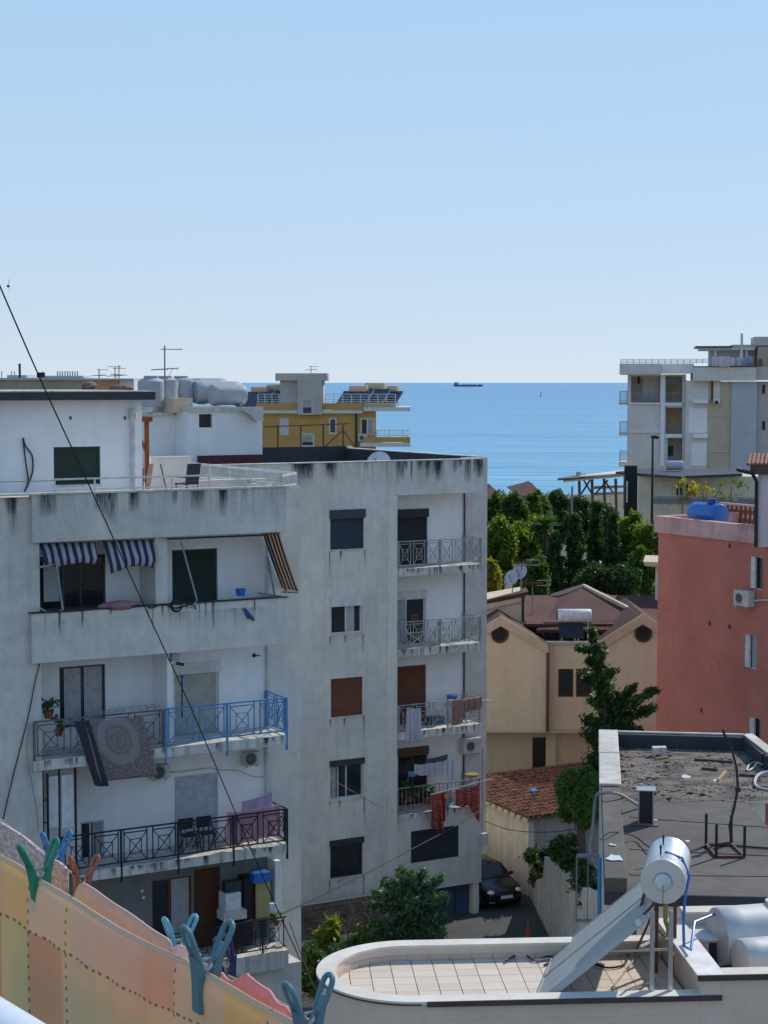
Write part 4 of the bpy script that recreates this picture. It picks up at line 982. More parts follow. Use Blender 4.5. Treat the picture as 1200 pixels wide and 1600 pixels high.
bp = [cc+ax*.42+upv*(r+.02)+side*.0, cc+ax*.42+upv*r*.8+side*r*.75, cc+ax*.4+side*(r+.03), cc+ax*.35+side*(r*.9)-upv*r, Vector((.33,.1,1.05)), Vector((.35,.15,.72)), Vector((.48,.3,.62)), P(1085,1441,27.9)-base, P(1112,1430,28.3)-base, P(1140,1421,28.7)-base]
mk('blue_hose', MB().tube([Vector(p) for p in bp], .022, 8), M['blue'], SH, smooth=True)
for k, pts in enumerate((((850,1508),(880,1496),(925,1505),(950,1512),(975,1507),(982,1490),(990,1455)), ((935,1570),(955,1545),(975,1520),(990,1500),(1003,1480)), ((940,1575),(970,1560),(990,1545),(1020,1535)), ((1000,1480),(1030,1470),(1080,1480),(1098,1505)))):
    cable('terrace_cable', ('dark cable curling across the terrace tiles under the panels', 'pale thin hose lying in an arc on the sunny tiles', 'short grey hose on the tiles near the tank legs', 'bundle of pale pipes crossing over to the dividing wall')[k], [T2(x, y, TZ+(.03 if k < 3 else .3)) for (x, y) in pts], (.016,.014,.014,.03)[k], mat=('cable','cableg','cableg','pvc')[k], group='cables on the roofs')
for k in range(3):
    cable('terrace_cable', ('thin black wires scribbled along the back parapet of the terrace', 'loose brown wire beside the back parapet', 'grey wire lying on the back edge of the terrace')[k], [T2(x, y, TZ+.04) for (x, y) in (((790,1502-k),(815,1490),(835,1500),(860,1494+k*2),(905,1500),(940,1496)))], .012, mat=('cable','rustbr','cableg')[k], group='cables on the roofs')
# tanks and air conditioner in the yard
q1 = PZ(1138,1508,TZ+.0); htank(TWp(xr+1.72, yc+.75, TZ+.48), u_+v_*.18, 2.2, .46, 'larger of two pale metal water tanks behind the right hand parapet', group='water tanks lying in the walled yard', mat='paletank', flat=True)
htank(TWp(xr+1.62, yc-.16, TZ+.36), u_+v_*.18, 1.7, .34, 'smaller pale metal water tank in front of the larger one', group='water tanks lying in the walled yard', mat='paletank', flat=True)
p = TWp(xr+.62, y1i-.18, TZ+.02)
acr = empty('outdoor_unit', p, ang_, 'white boxed outdoor unit with dark side grille behind the silver solar tank', 'air conditioner')
mk('casing', MB().box(-.36, .18, -.5, .15, .0, .42), M['ac'], acr, bevel=.01); mk('lid', MB().box(-.42, .26, -.55, .16, .425, .46), M['paint'], acr); mk('grille', MB().box(-.02, .14, -.515, -.505, .05, .38), M['iron'], acr)
# ================================================================ PINK BUILDING (right)
AP = math.atan2(-2860, 1604) + PI          # facade runs towards us on the right: local -y side faces the camera
FP = Fr(1028, 900, 73.0, A1 - rad(90))     # local +x runs towards the camera and right
K = empty('pink_building', FP.w(0,0,0), FP.ang, 'tall plain pink rendered building at the right edge with narrow white windows', 'building')
kx = FP.px(1330, 900, 0).x; kz = FP.px(1100, 818, 0).z
kw = [FP.R(1172,869,1192,922,0), FP.R(1163,992,1183,1046,0), FP.R(1170,1121,1188,1175,0)]
facade('wall', K, 0, kx, 0, kz-.45, 0, .3, kw, M['pink'])
mk('far_wall', MB().box(.002, .3, .3, 9, 0, kz-.45).box(.3, kx, 8.7, 9, 0, kz-.45), M['pink'], K)
mk('parapet', MB().box(-.14, kx, -.12, .25, kz-.55, kz+.12).box(-.14, .2, .25, 9.1, kz-.55, kz+.12), M['pinkcap'], K, bevel=.03)
mk('roof', MB().box(.2, kx, .25, 9, kz-.5, kz-.3), M['pinkcap'], K)
mk('room_core', MB().box(.5, kx-.2, 1.2, 8.5, 0, kz-.6), M['dark'], K)
for i, r in enumerate(kw):
    window(K, r, 0, 'glass', 'wframe', splits=(), inset=.12, fw=.05, curtain=((.4,.95),) if i == 1 else None)
    mk('reveal', MB().box(r[0]-.04, r[0]+.26, .02, .11, r[2]+.05, r[3]-.02), M['wframe'], K)
for (x, y) in ((1140,853),(1140,979),(1109,974),(1096,1110)):
    q = FP.px(x, y, 0); mk('wall_hole', MB().ell((q.x, -.004, q.z), .09, .02, .1, 8, 5), M['rustbr'], K)
q = FP.px(1169, 935, 0); ac_unit(FP, q.x, -.04, q.z-.28, 'white air conditioner below the top window of the pink building', .85, .32, .6)
cable('ac_pipe', 'short pale pipe leaving the air conditioner on the pink wall', [FP.w(q.x+.45,-.1,q.z-.05), FP.w(q.x+.8,-.08,q.z+.02), FP.w(q.x+1.6,-.06,q.z+.1)], .035, mat='pvc', cat='pipe')
# blue water tank on the roof edge
q = FP.px(1106, 805, .9); c_ = FP.w(q.x, .9, kz+.30); bt = htank(c_, FP.u, 1.75, .42, 'bright blue plastic water tank on the corner roof of the pink building', mat='blue', lid=False)
mk('lid', MB().cyl(Vector((0,0,.84))+FP.u*.25, Vector((0,0,1.02))+FP.u*.25, .2, .17, n=18), M['dblue'], bt)
# terracotta balusters
bz = FP.px(1150, 812, 3.5)
bal = empty('baluster_row', FP.w(FP.px(1158,800,4).x, 4, kz-.3), FP.ang, 'short row of terracotta balusters on the roof behind the blue tank', 'balustrade')
for k in range(9):
    mk('baluster', MB().lathe(((k-4)*.28, 0, 0), (0,0,1), [(0,.09),(.15,.10),(.3,.05),(.5,.11),(.62,.05),(.7,.08)], 8), simple('terracotta', (.22,.07,.04), .8) if k == 0 else bpy.data.materials['terracotta'], bal)
mk('handrail', MB().box(-1.3, 1.3, -.09, .09, .702, .78), M['pinkcap'], bal)
# pale pink rooftop room with red tile eave
FQ = Fr(1186, 780, 64, A1 - rad(90)); FQ = Fr(1184, 780, 66, rad(-13))
Q = empty('rooftop_room', FQ.w(0,0,kz-.5), FQ.ang, 'pale pink rooftop room with a red tiled eave and black downpipe at the right edge', 'building')
hq = P(1184, 741, 66).z-(kz-.5)
mk('wall', MB().box(0, 3.5, 0, 4, 0, hq), plaster('pale_pink', (.42,.35,.37), .3), Q)
mk('eave_beam', MB().box(-.28, 3.7, -.25, 4.2, hq+.002, hq+.35), M['edge'], Q)
et = MB()
for k in range(28): et.cyl((-.35+k*.15, -.35, hq+.36), (-.35+k*.15, 2.5, hq+.62), .06, n=8)
mk('roof_tiles', et, bpy.data.materials['terracotta'], Q, kind='stuff')
mk('downpipe', MB().tube([(-.75,-.4,hq+.2),(-.45,-.4,hq+.1),(-.2,-.35,hq+.05),(-.05,-.1,hq-.25),(-.04,-.08,0)], .07, 8), M['iron'], Q, smooth=True)
# ================================================================ CREAM TWIN-GABLED HOUSE
FH = Fr(765, 1050, 82.0, 0)
H = empty('gabled_house', FH.w(0,0,0), 0, 'cream twin gabled house with round attic windows behind the lane', 'house')
def RH(x0, y0, x1, y1, b=0): return FH.R(x0, y0, x1, y1, b)
hz = lambda y, b=0: FH.px(850, y, b).z
hx = lambda x, b=0: FH.px(x, 1050, b).x
roofm2 = plaster('brown_red_roof', (.080,.024,.019), .6, (.10,.034,.026), streak=0, spots=.3, dark=(.05,.02,.02))
zo = hz(1143); ze = hz(1010)
cw = [RH(872,1045,896,1089,.45), RH(900,1045,925,1089,.45)]
x0, x1, x2, x3 = hx(700), hx(855), hx(931,0), hx(1075)
facade('centre_wall', H, x1, x2, zo, hz(1003,.45), .45, .7, cw, M['cream'])
for r_ in cw: window(H, r_, .45, 'glass', 'bframe', splits=(), inset=.03, down=1)
def gable(xa, xb, ax_, az, bz_, b0, b1, name):
    m = MB(); m.prism([(xa, b0, zo), (xb, b0, zo), (xb, b0, bz_), (ax_, b0, az), (xa, b0, bz_)], (0, b1-b0, 0)); return mk(name, m, M['cream'], H)
agx, agz = hx(782), hz(972); bgx, bgz = hx(1003), hz(970)
gable(2*agx-x1, x1, agx, agz, hz(1016), 0, 6, 'left_gable_wall')
gable(x2, 2*bgx-x2, bgx, bgz, hz(1016), 0, 6, 'right_gable_wall')
for (gx, gz_, e0, e1) in ((agx, hz(962), 2*agx-hx(856), hx(856)), (bgx, hz(959), hx(929), 2*bgx-hx(929))):
    for e in (e0, e1):
        zl = hz(1006); sl_ = Vector((e-gx, 0, zl-gz_)); n_ = Vector((0,0,-.42))
        m = MB(); m.prism([(gx, -.12, gz_), (e, -.12, zl), (e, -.12, zl-.40), (gx, -.12, gz_-.46)], (0,.115,0)); mk('gable_fascia', m, M['creamtrim'], H)
        m = MB(); m.prism([(gx, -.0, gz_-.05), (e, -.0, zl-.05), (e, -.0, zl+.0), (gx, -.0, gz_+.0)], (0,7,0)); mk('roof_slope', m, roofm2, H)
for (x, y) in ((781,991),(1005,990)):
    c = FH.px(x, y, 0); rw_ = mk('round_window', MB().torus((c.x, -.02, c.z), (1,0,0), (0,0,1), .36, .05, 28, 6), M['bframe'], H, smooth=True)
    mk('pane', MB().cyl((c.x, -.025, c.z), (c.x, -.004, c.z), .35, n=28), M['dark'], rw_)
bl_ = 1.3
mk('lower_wall', MB().box(x0, x3, bl_, bl_+.3, 0, zo-.02), M['cream'], H)
mk('overhang_soffit', MB().box(x0, x3, .02, bl_+.3, zo-.06, zo-.002), M['creamtrim'], H)
dr_ = FH.R(832,1152,853,1208,bl_); mk('door', MB().box(dr_[0], dr_[1], bl_-.03, bl_-.003, dr_[2], dr_[3]), M['black'], H)
mk('lower_pier', MB().box(FH.px(853,1180,bl_-.2).x, FH.px(858,1180,bl_-.2).x+.3, bl_-.25, bl_-.003, 0, zo-.061), M['cream'], H)
for (x, ya, yb, b_) in ((856,1020,1143,-.08),(934,1015,1110,-.08),(863,1146,1216,bl_-.1)):
    pa_, pb_ = FH.px(x, ya, b_), FH.px(x, yb, b_); mk('downpipe', MB().cyl((pa_.x, b_, pb_.z), (pa_.x, b_, pa_.z), .07, n=8), M['bframe'], H)
# roofs behind
def Hp(px, py, Y): return P(px, py, Y) - H.location
def slab_poly(name, pts, mat, t=.14): 
    m = MB(); m.prism(pts, (0,0,-t)); return mk(name, m, mat, H)
yA, yB, yC = 83.6, 87.5, 91.5
slab_poly('roof_slope', [Hp(822,975,yA), Hp(1060,975,yA), Hp(1060,930,yC), Hp(822,930,yC)], roofm2)
ap = Hp(912,916,90.5)
slab_poly('hip_roof', [Hp(838,984,83.2), Hp(1010,984,83.2), Hp(1000,962,84.6), ap], roofm2)
slab_poly('hip_roof', [ap, Hp(1000,962,84.6), Hp(985,940,92)], roofm2); slab_poly('hip_roof', [Hp(838,984,83.2), ap, Hp(860,934,92)], roofm2)
mk('ridge_cap', MB().bar(ap+Vector((0,0,.02)), Hp(997,960,84.5)+Vector((0,0,.05)), .16).bar(ap+Vector((0,0,.02)), Hp(862,934,91.5)+Vector((0,0,.1)), .2), M['creamtrim'], H)
mk('flat_roof', MB().box(x1+.02, x2-.02, .45, 2.0, hz(1003,.45)-.12, hz(1003,.45)-.02), M['bitumen'], H)
mk('roof_recess', MB().box(x1+.02, x2-.02, 1.75, 2.05, hz(1003,.45)-.0, hz(972,1.8)), M['bitumen'], H)
mk('gutter', MB().box(x1, x2, .36, .448, hz(1003,.45)-.1, hz(1003,.45)+.02), M['steel'], H)
# upper room at left with dishes
pts = [Hp(740,980,84.5), Hp(822,975,84.5), Hp(822,930,84.5), Hp(740,944,84.5)]
m = MB(); m.prism(pts, (0,3.5,0)); mk('upper_room_wall', m, M['cream'], H)
slab_poly('upper_room_roof', [Hp(735,944,84.3), Hp(826,924,84.3), Hp(822,918,88.2), Hp(735,938,88.2)], roofm2, .16)
mk('upper_room_fascia', MB().prism([Hp(740,947,84.45), Hp(825,931,84.45), Hp(825,937,84.45), Hp(740,956,84.45)], (0,-.12,0)), M['creamtrim'], H)
mk('downpipe', MB().cyl(Hp(817,930,84.2), Hp(817,972,84.2), .06, n=8), M['iron'], H)
heater_c = P(898, 962, 83.0)
htk = empty('roof_water_heater', Vector((heater_c.x, heater_c.y, hz(1003,.45))), 0, 'white cylinder water heater with dark panels between the two cream gables', 'solar heater')
zt_ = heater_c.z - hz(1003,.45)
mk('storage_tank', MB().lathe((-.8,0,zt_), (1,0,0), [(0,.2),(.02,.28),(.06,.31),(1.5,.31),(1.54,.28),(1.56,.2)], 32), M['paint'], htk, smooth=True)
mk('end_cap', MB().cyl((-.82,0,zt_), (-.80,0,zt_), .24, n=20), M['iron'], htk)
mk('collector', MB().obox((-.2,-.40,zt_-.62), (.55,0,0), (0,.28,.30), (0,-.04,.03)), M['black'], htk)
for xx in (-.6, .0, .15, .6): mk('leg', MB().bar((xx,-.1,0), (xx,-.05,zt_-.28), .05), M['steel'], htk)
for (x, y, r_, lb) in ((800, 903, .34, 'left pale satellite dish on the brown roof of the cream house'), (813, 893, .36, 'higher pale satellite dish beside its twin on the cream house roof')):
    w_ = P(x, y, 85.5); dish(Vector((w_.x, w_.y, P(810,926,85.5).z)), r_, rad(-25), rad(20), lb, pole=max(.1, w_.z-P(810,926,85.5).z-r_*.6), group='satellite dishes on the cream house roof', mat='bluegrey')
def small_yagi(px, py, Y, label):
    w_ = P(px, py, Y); root = empty('antenna', w_, 0, label, 'antenna', 'small antennas by the cream house')
    m = MB(); m.bar((-.5,0,0),(.5,0,0),.05)
    for k in range(6): m.bar((-.45+k*.15,-.1,-.18),(-.45+k*.15,.1,.18),.03)
    mk('elements', m, M['rustbr'], root); m = MB()
    m.bar((.2,0,.12),(.85,0,.12),.04).bar((.2,0,-.12),(.85,0,-.12),.04).bar((.85,0,-.12),(.85,0,.12),.04); mk('reflector', m, M['irong'], root)
    mk('mast', MB().bar((0,0,-1.6),(0,0,0),.05), M['irong'], root)
small_yagi(815, 879, 85.5, 'rusty aerial above the two satellite dishes'); small_yagi(832, 911, 86, 'lower small aerial right of the satellite dishes')
wr = Fr(1024, 900, 90, rad(-10)); wh = P(1024, 884, 90).z
hb = empty('white_house_corner', wr.w(0,0,0), wr.ang, 'slice of a white house with a small tiled eave left of the pink building', 'house')
mk('wall', MB().box(0, 3, 0, 3, 0, wh), M['palew'], hb); mk('eave', MB().prism([(-.5,-.3,wh+.002),(3,-.3,wh-.6+.6),(3,-.3,wh+.15),(-.6,-.3,wh+.22)], (0,3.5,0)), M['creamtrim'], hb)
# ================================================================ TILED SHED, GARDEN WALL
cs = PZ(825, 1400, 0); FS = Fr(825, 1400, cs.y, A1)
SHD = empty('tiled_shed', FS.w(0,0,0), A1, 'pale walled shed with a mossy terracotta tile roof beside the lane', 'shed')
se = FS.px(825, 1276, 0).z; L_s = 7.5; D_s = 3.4
# roof plane rises backwards from the front eave, verge along the left wall
zb_ = se + .0
ridge = FS.px(762, 1217, 0)
dpt = 6.2
q_ = FS.l(P(763, 1222, FS.w(0, dpt, 0).y)); rise = (q_.z - se)
shw = plaster('shed_wall_lit', (.50,.46,.38), .7, (.58,.54,.45), streak=.7, spots=.4, top=[(se,1.2)])  # lighter wall copy, the light on this side is in its colour
m = MB(); m.prism([(0,0,0), (0,dpt,0), (0,dpt,se+rise-.12), (0,0,se-.12)], (.25,0,0)); mk('left_wall', m, shw, SHD)
mk('front_wall', MB().box(.252, L_s, 0, .25, 0, se-.14), plaster('shed_wall_shaded', (.26,.25,.23), .7, streak=.6), SHD)  # darker wall copy, shade of the front face is in its colour
m = MB(); m.prism([(-.18,-.3,se-.02-.3*rise/dpt), (-.18,dpt,se-.02+rise), (L_s,dpt,se-.02+rise), (L_s,-.3,se-.02-.3*rise/dpt)], (0,0,-.08)); mk('roof_deck', m, M['wood'], SHD)
terra = plaster('old_terracotta', (.085,.035,.022), .9, (.30,.12,.07), streak=0, spots=.9, dark=(.03,.018,.014))
for n_ in terra.node_tree.nodes:
    if n_.bl_idname == 'ShaderNodeTexNoise' and abs(n_.inputs['Scale'].default_value-.35) < .01: n_.inputs['Scale'].default_value = 3.2
rnd = random.Random(2); tl = MB(); sd_ = Vector((0, dpt, rise)).normalized(); LN = Vector((0,dpt,rise)).length
for i in range(34):
    for j in range(15):
        c = Vector((-.1+i*.22, -.3, se+.02-.3*rise/dpt)) + sd_*(j*.45)
        r0_ = .085+rnd.uniform(-.006,.006); e = c+sd_*.5; nrm = Vector((0,-sd_.z,sd_.y)); xx = Vector((1,0,0)); c = c + nrm*rnd.uniform(0,.02)+xx*rnd.uniform(-.012,.012)
        vs = []
        for (p, r_) in ((c, r0_*1.1), (e, r0_*.85)):
            for k in range(6): a = PI*k/5; vs.append(p + xx*math.cos(a)*r_ + nrm*(math.sin(a)*r_+.0))
        tl.add(vs, [(k, k+1, 7+k, 6+k) for k in range(5)])
o = mk('barrel_tiles', tl, terra, SHD, smooth=False, kind='stuff'); sm = o.modifiers.new('t', 'SOLIDIFY'); sm.thickness = .015
vt = MB()
for j in range(14):
    c = Vector((-.2, -.25, se-.08)) + sd_*(j*.46); vt.obox(c+Vector((0,.15,0)), (.04,0,0), sd_*rnd.uniform(.12,.2), (0,0,.07))
mk('verge_stones', vt, M['creamtrim'], SHD, kind='stuff')
mk('blue_rag', MB().obox(Vector((2.2, 2.9, se+2.9*rise/dpt+.15)), (.16,.05,0), (0,.12,.03), (0,0,.03)), M['blue'], None, loc=FS.w(0,0,0), rz=A1, label='small blue rag lying on the terracotta tile roof', cat='rag')
# weathered garden wall stepping towards the viewer
GW = empty('garden_wall', FS.w(.3,-.02,0), A1, 'streaked white garden wall along the lane with ivy hanging over it', 'wall')
wpts = []
prof = [(828,1383),(832,1378),(848,1371),(851,1338),(862,1344),(872,1352),(890,1362),(900,1380),(915,1390),(940,1398),(980,1410)]
pl_ = [FS.px(x, y, 0) for (x, y) in ()]
GFr = Fr(828, 1400, cs.y-.1, A1+rad(-90-26))
top = [GFr.px(x, y, 0) for (x, y) in prof]; m = MB(); pts = [(p.x, 0, p.z) for p in top]
for i in range(len(pts)-1):
    (xa, _, za), (xb, _, zc_) = pts[i], pts[i+1]
    if xb-xa > .01: m.prism([(xa,0,0),(xb,0,0),(xb,0,zc_),(xa,0,za)], (0,.25,0))
GW.location = GFr.w(0,0,0); GW.rotation_euler = (0,0,GFr.ang)
mk('masonry', m, plaster('stained_garden_wall', (.40,.38,.33), 1.0, (.52,.50,.44), streak=1.2, spots=.8), GW)
# lane surface and cars
m = MB(); pts = [PZ(640,1490,0.004)+Vector((-6,-8,0)), PZ(1100,1500,.004)+Vector((4,-6,0)), PZ(940,1440,.004), PZ(845,1402,.004), PZ(770,1385,.004)+Vector((-1,6,0)), PZ(700,1440,.004)]
for p in pts: p.z = .004
m.add(pts, [tuple(range(6))]); mk('lane', m, M['asph'], kind='structure')
# ------------------------------------------------- dark hatchback
def car(loc, rz, label):
    root = empty('parked_car', loc, rz, label, 'car')
    paint = simple('black_car_paint', (.012,.014,.018), .17, metal=.2, var=.05, bmp=0)
    Wd = .86
    # longitudinal stations: x, half width, z list (sill, belt, roof)
    st_ = [(-2.0,.70,.35,.85,.86),(-1.9,.80,.28,.95,1.30),(-1.3,.86,.25,.98,1.46),(-.5,.87,.25,.97,1.50),(.1,.87,.25,.96,1.47),(.45,.87,.25,.95,1.36),(1.0,.86,.25,.93,.98),(1.5,.84,.26,.84,.88),(1.85,.78,.28,.72,.76),(2.0,.66,.32,.60,.63)]
    m = MB(); ring = []
    for (x, w, z0, zb2, zr2) in st_:
        tuck = .80 if zr2-zb2 > .2 else .97
        half = [(w*.9, z0), (w, z0+.15), (w*1.0, (z0+zb2)/2), (w*.97, zb2), (w*tuck*.95, zb2+(zr2-zb2)*.85), (w*tuck*.8, zr2)]
        r_ = [(x, y, z) for (y, z) in half] + [(x, 0, zr2+.02)] + [(x, -y, z) for (y, z) in reversed(half)]
        ring.append(r_)
    n = len(ring[0]); vs = [p for r_ in ring for p in r_]; fs = []
    for i in range(len(ring)-1):
        for k in range(n-1): fs.append((i*n+k, i*n+k+1, (i+1)*n+k+1, (i+1)*n+k))
        fs.append((i*n+n-1, i*n, (i+1)*n, (i+1)*n+n-1))
    fs += [tuple(range(n)), tuple(reversed(range((len(ring)-1)*n, len(ring)*n)))]
    m.add(vs, fs); b = mk('body', m, paint, root, smooth=True); sb_ = b.modifiers.new('s', 'SUBSURF'); sb_.levels = 1; sb_.render_levels = 2
    mk('windscreen', MB().prism([(.97,-.68,1.0),(.97,.68,1.0),(.44,.56,1.40),(.44,-.56,1.40)], (.05,0,.05)), M['glass'], root)
    for s in (-1,1):
        mk('side_window', MB().prism([(.75,s*.835,1.0),(-1.2,s*.845,1.02),(-1.0,s*.72,1.38),(.3,s*.72,1.36)], (0,s*.02,.0)), M['glass'], root)
        hl = MB().ell((1.80, s*.60, .70), .20, .16, .085, 14, 8); mk('headlight', hl, simple('headlight_lens', (.6,.62,.62), .15, metal=.4) if s < 0 else bpy.data.materials['headlight_lens'], root, smooth=True)
        mk('wing_mirror', MB().ell((.62, s*.98, 1.02), .08, .11, .07), paint, root, smooth=True)
        for x in (1.28, -1.3):
            wl_ = mk('wheel', MB().cyl((x, s*.68, .31), (x, s*.88, .31), .31, n=24), M['iron'], root, smooth=True)
            mk('rim', MB().cyl((x, s*.875, .31), (x, s*.892, .31), .19, n=16), M['steel'], wl_)
    mk('grille', MB().box(1.90,2.0,-.42,.42,.34,.46), M['black'], root)
    g = mk('number_plate', MB().box(2.005,2.03,-.26,.26,.47,.58), M['paint'], root)
    mk('fog_trim', MB().bar((1.9,-.72,.36),(1.98,-.5,.33),.04), M['steel'], root)
    return root
cw_ = PZ(790, 1428, 0)
car(Vector((cw_.x-.80, cw_.y+2.3, 0)), rad(-64), 'black hatchback parked nose out under the corner of the central block')
tcn = PZ(825, 1480, 0); tc_ = empty('traffic_cone', PZ(825,1474,0), 0, 'faded orange traffic cone standing alone in the lane', 'traffic cone')
mk('base', MB().box(-.2,.2,-.2,.2,0,.04), M['rust'], tc_); mk('cone', MB().cyl((0,0,.041),(0,0,.85),.16,.03,n=16), simple('orange_cone', (.42,.09,.03), .6), tc_, smooth=True)
# ================================================================ BLOCK BEHIND THE LEFT ONE (white walls, tanks)
FC = Fr(350, 680, 68, A1)
C_ = empty('apartment_building', FC.w(0,0,0), A1, 'white walled block with grey water tanks on its roof behind the nearest block', 'building')
def RC(x0, y0, x1, y1, b=0): return FC.R(x0, y0, x1, y1, b)
cz = FC.px(350, 643, 0).z; hole = RC(311,647,332,668)
c0_, c1_ = RC(294,700,410,700)[:2]
facade('wall', C_, c0_, c1_, 0, cz, 0, .3, [hole], M['white'])
mk('small_window', MB().box(hole[0], hole[1], .15, .18, hole[2], hole[3]), M['black'], C_)
mk('side_walls', MB().box(c0_, c0_+.3, .3, 6, 0, cz).box(c1_-.3, c1_, .3, 6, 0, cz), M['white'], C_)
mk('roof_slab', MB().box(c0_-.0, c1_-.6, -.12, 6.2, cz+.002, cz+.16), M['slab'], C_)
mk('red_band', MB().box(RC(308,716,412,716)[0], c1_+.02, -.06, -.002, RC(308,711,412,724)[2]-1, RC(308,711,412,724)[3]), simple('dark_red_paint', (.10,.025,.03), .8), C_)
l0 = FC.R(200,690,294,690,1.2); lz = FC.px(265, 645, 1.2).z
mk('recessed_wall', MB().box(l0[0], c0_-.003, 1.2, 1.5, 0, lz-.1), M['white'], C_)
mk('recessed_roof', MB().box(l0[0], c0_-.003, 1.0, 6, lz-.098, lz+.02), M['slab'], C_)
kb = RC(265,622,296,642,.8); mk('concrete_upstand', MB().box(kb[0], kb[1], .5, 2.5, lz+.02, kb[3]), M['creamtrim'], C_)
gb = RC(377,636,408,658,-.3)
mk('corner_basin', MB().prism([(gb[0],-.5,gb[3]),(gb[1],-.5,gb[3]),(gb[1],-.5,gb[2]),(gb[0]+.55,-.5,gb[2]),(gb[0]+.3,-.5,gb[3]-.3),(gb[0],-.5,gb[3]-.12)], (0,.498,0)), M['slab'], C_)
lw = FC.R(235,715,298,770,-8); 
# vertical tanks, horizontal tanks
for i, (x, yt, yb, b_, lb) in enumerate(((236,589,636,1.6,'leftmost upright grey water tank beside the antenna mast'), (258,589,628,1.9,'middle upright grey water tank of the rooftop three'), (283,589,628,2.2,'right hand upright grey water tank behind the lying ones'))):
    pt, pb2 = FC.px(x, yt, b_), FC.px(x, yb, b_); vtank(FC.w(pt.x, b_, pb2.z), .50, pt.z-pb2.z, lb, group='upright water tanks on the white block')
for (x, y, b_, L_, r_, lb) in ((312,610,3.6,2.3,.48,'rearmost lying grey water tank on the white block'), (338,613,1.8,2.0,.42,'middle lying pale water tank on the white block'), (355,617,.6,1.5,.38,'front lying pale water tank at the roof edge of the white block')):
    q = FC.px(x, y, b_); htank(FC.w(q.x, b_, q.z), FC.u, L_, r_, lb, group='lying water tanks on the white block', lid=False, flat=True)
q = FC.px(258, 640, .5); antenna(FC.w(q.x, .5, q.z), 'tallest antenna mast in front of the grey tanks', h=2.35, rz=rad(10), kind=1)
q = FC.px(188, 604, 6)
# low terrace wall, pole and chair on the near block's roof
q0, q1_ = FA.px(236, 760, 5.5), FA.px(299, 760, 5.5); zlow = FA.px(265, 716, 5.5).z
lwroot = empty('low_roof_wall', FA.w(q0.x, 5.5, zr-.42), A1, 'low pale wall on the roof terrace of the nearest block', 'wall')
mk('render', MB().box(0, q1_.x-q0.x, 0, .2, 0, zlow-zr+.42), M['palew'], lwroot); mk('capping', MB().box(-.02, q1_.x-q0.x+.02, -.03, .23, zlow-zr+.422, zlow-zr+.47), M['coping'], lwroot)
pq = FA.px(230, 764, 2.9); pz_ = FA.px(230, 651, 2.9).z
pr_t = empty('rusty_post', FA.w(pq.x, 2.9, zr-.42), A1, 'rusty orange steel post with bracket beside the white rooftop room', 'post')
hh_ = pz_-(zr-.42); mk('shaft', MB().cyl((0,0,0),(0,0,hh_),.07,n=10), M['rust'], pr_t); mk('head', MB().box(-.2,.14,-.1,.1,hh_-.14,hh_), M['rust'], pr_t)
mk('bracket', MB().bar((-.02,0,hh_-1.0),(-.2,0,hh_-.6),.07), M['rust'], pr_t); mk('side_bar', MB().bar((-.16,0,.02),(-.16,0,.9),.09), M['rust'], pr_t)
pk = MB().obox((-.10,-.36,.52),(.07,.02,.0),(0,.02,.0),(.08,0,.52))
mk('plank_bundle', pk, M['woodl'], None, loc=FA.w(pq.x, 2.9, zr-.42), rz=A1, label='pale wooden planks leaning beside the rusty post', cat='plank')
cq = FA.px(292, 764, 3.2); ch = empty('garden_chair', FA.w(cq.x, 3.2, zr-.42), A1+rad(200), 'dark garden chair facing sideways on the roof terrace', 'chair')
mk('seat', MB().box(-.25,.25,-.24,.24,.40,.44), M['iron'], ch); mk('backrest', MB().obox((0,.26,.72),(.25,0,0),(0,.02,.0),(0,.05,.28)), M['iron'], ch)
for (sx, sy) in ((-1,-1),(1,-1),(1,1),(-1,1)): mk('leg', MB().bar((sx*.22,sy*.21,0),(sx*.22,sy*.21,.4),.035), M['iron'], ch)
for s in (-1,1): mk('armrest', MB().bar((s*.26,-.2,.62),(s*.26,.24,.62),.04), M['iron'], ch)
bq = FA.px(262, 764, 4.2); mk('leaning_rod', MB().bar((0,0,0),(-.22,0,.95),.03), M['rustbr'], None, loc=FA.w(bq.x,4.2,zr-.42), rz=A1, label='thin brown rod leaning against the low roof wall', cat='rod')
tq = FA.px(355,758,4.5); mk('terrace_step', MB().box(-.9,1.3,0,.3,0,.42), plaster('pinkish_wall', (.46,.38,.36), .3), None, loc=FA.w(tq.x,4.5,zr-.42), rz=A1, label='pinkish low kerb wall at the back of the roof terrace', cat='wall')
# old black cable loop on the white rooftop wall
L_ = [FA.px(x, y, 2.44) for (x, y) in ((36,684),(40,697),(50,712),(51,735),(46,752),(38,768),(44,752),(40,720),(36,686))]
cable('cable_loop', 'black cable loop hanging on the white rooftop wall at far left', [FA.w(p.x, 2.44, p.z) for p in L_], .022, n=6)
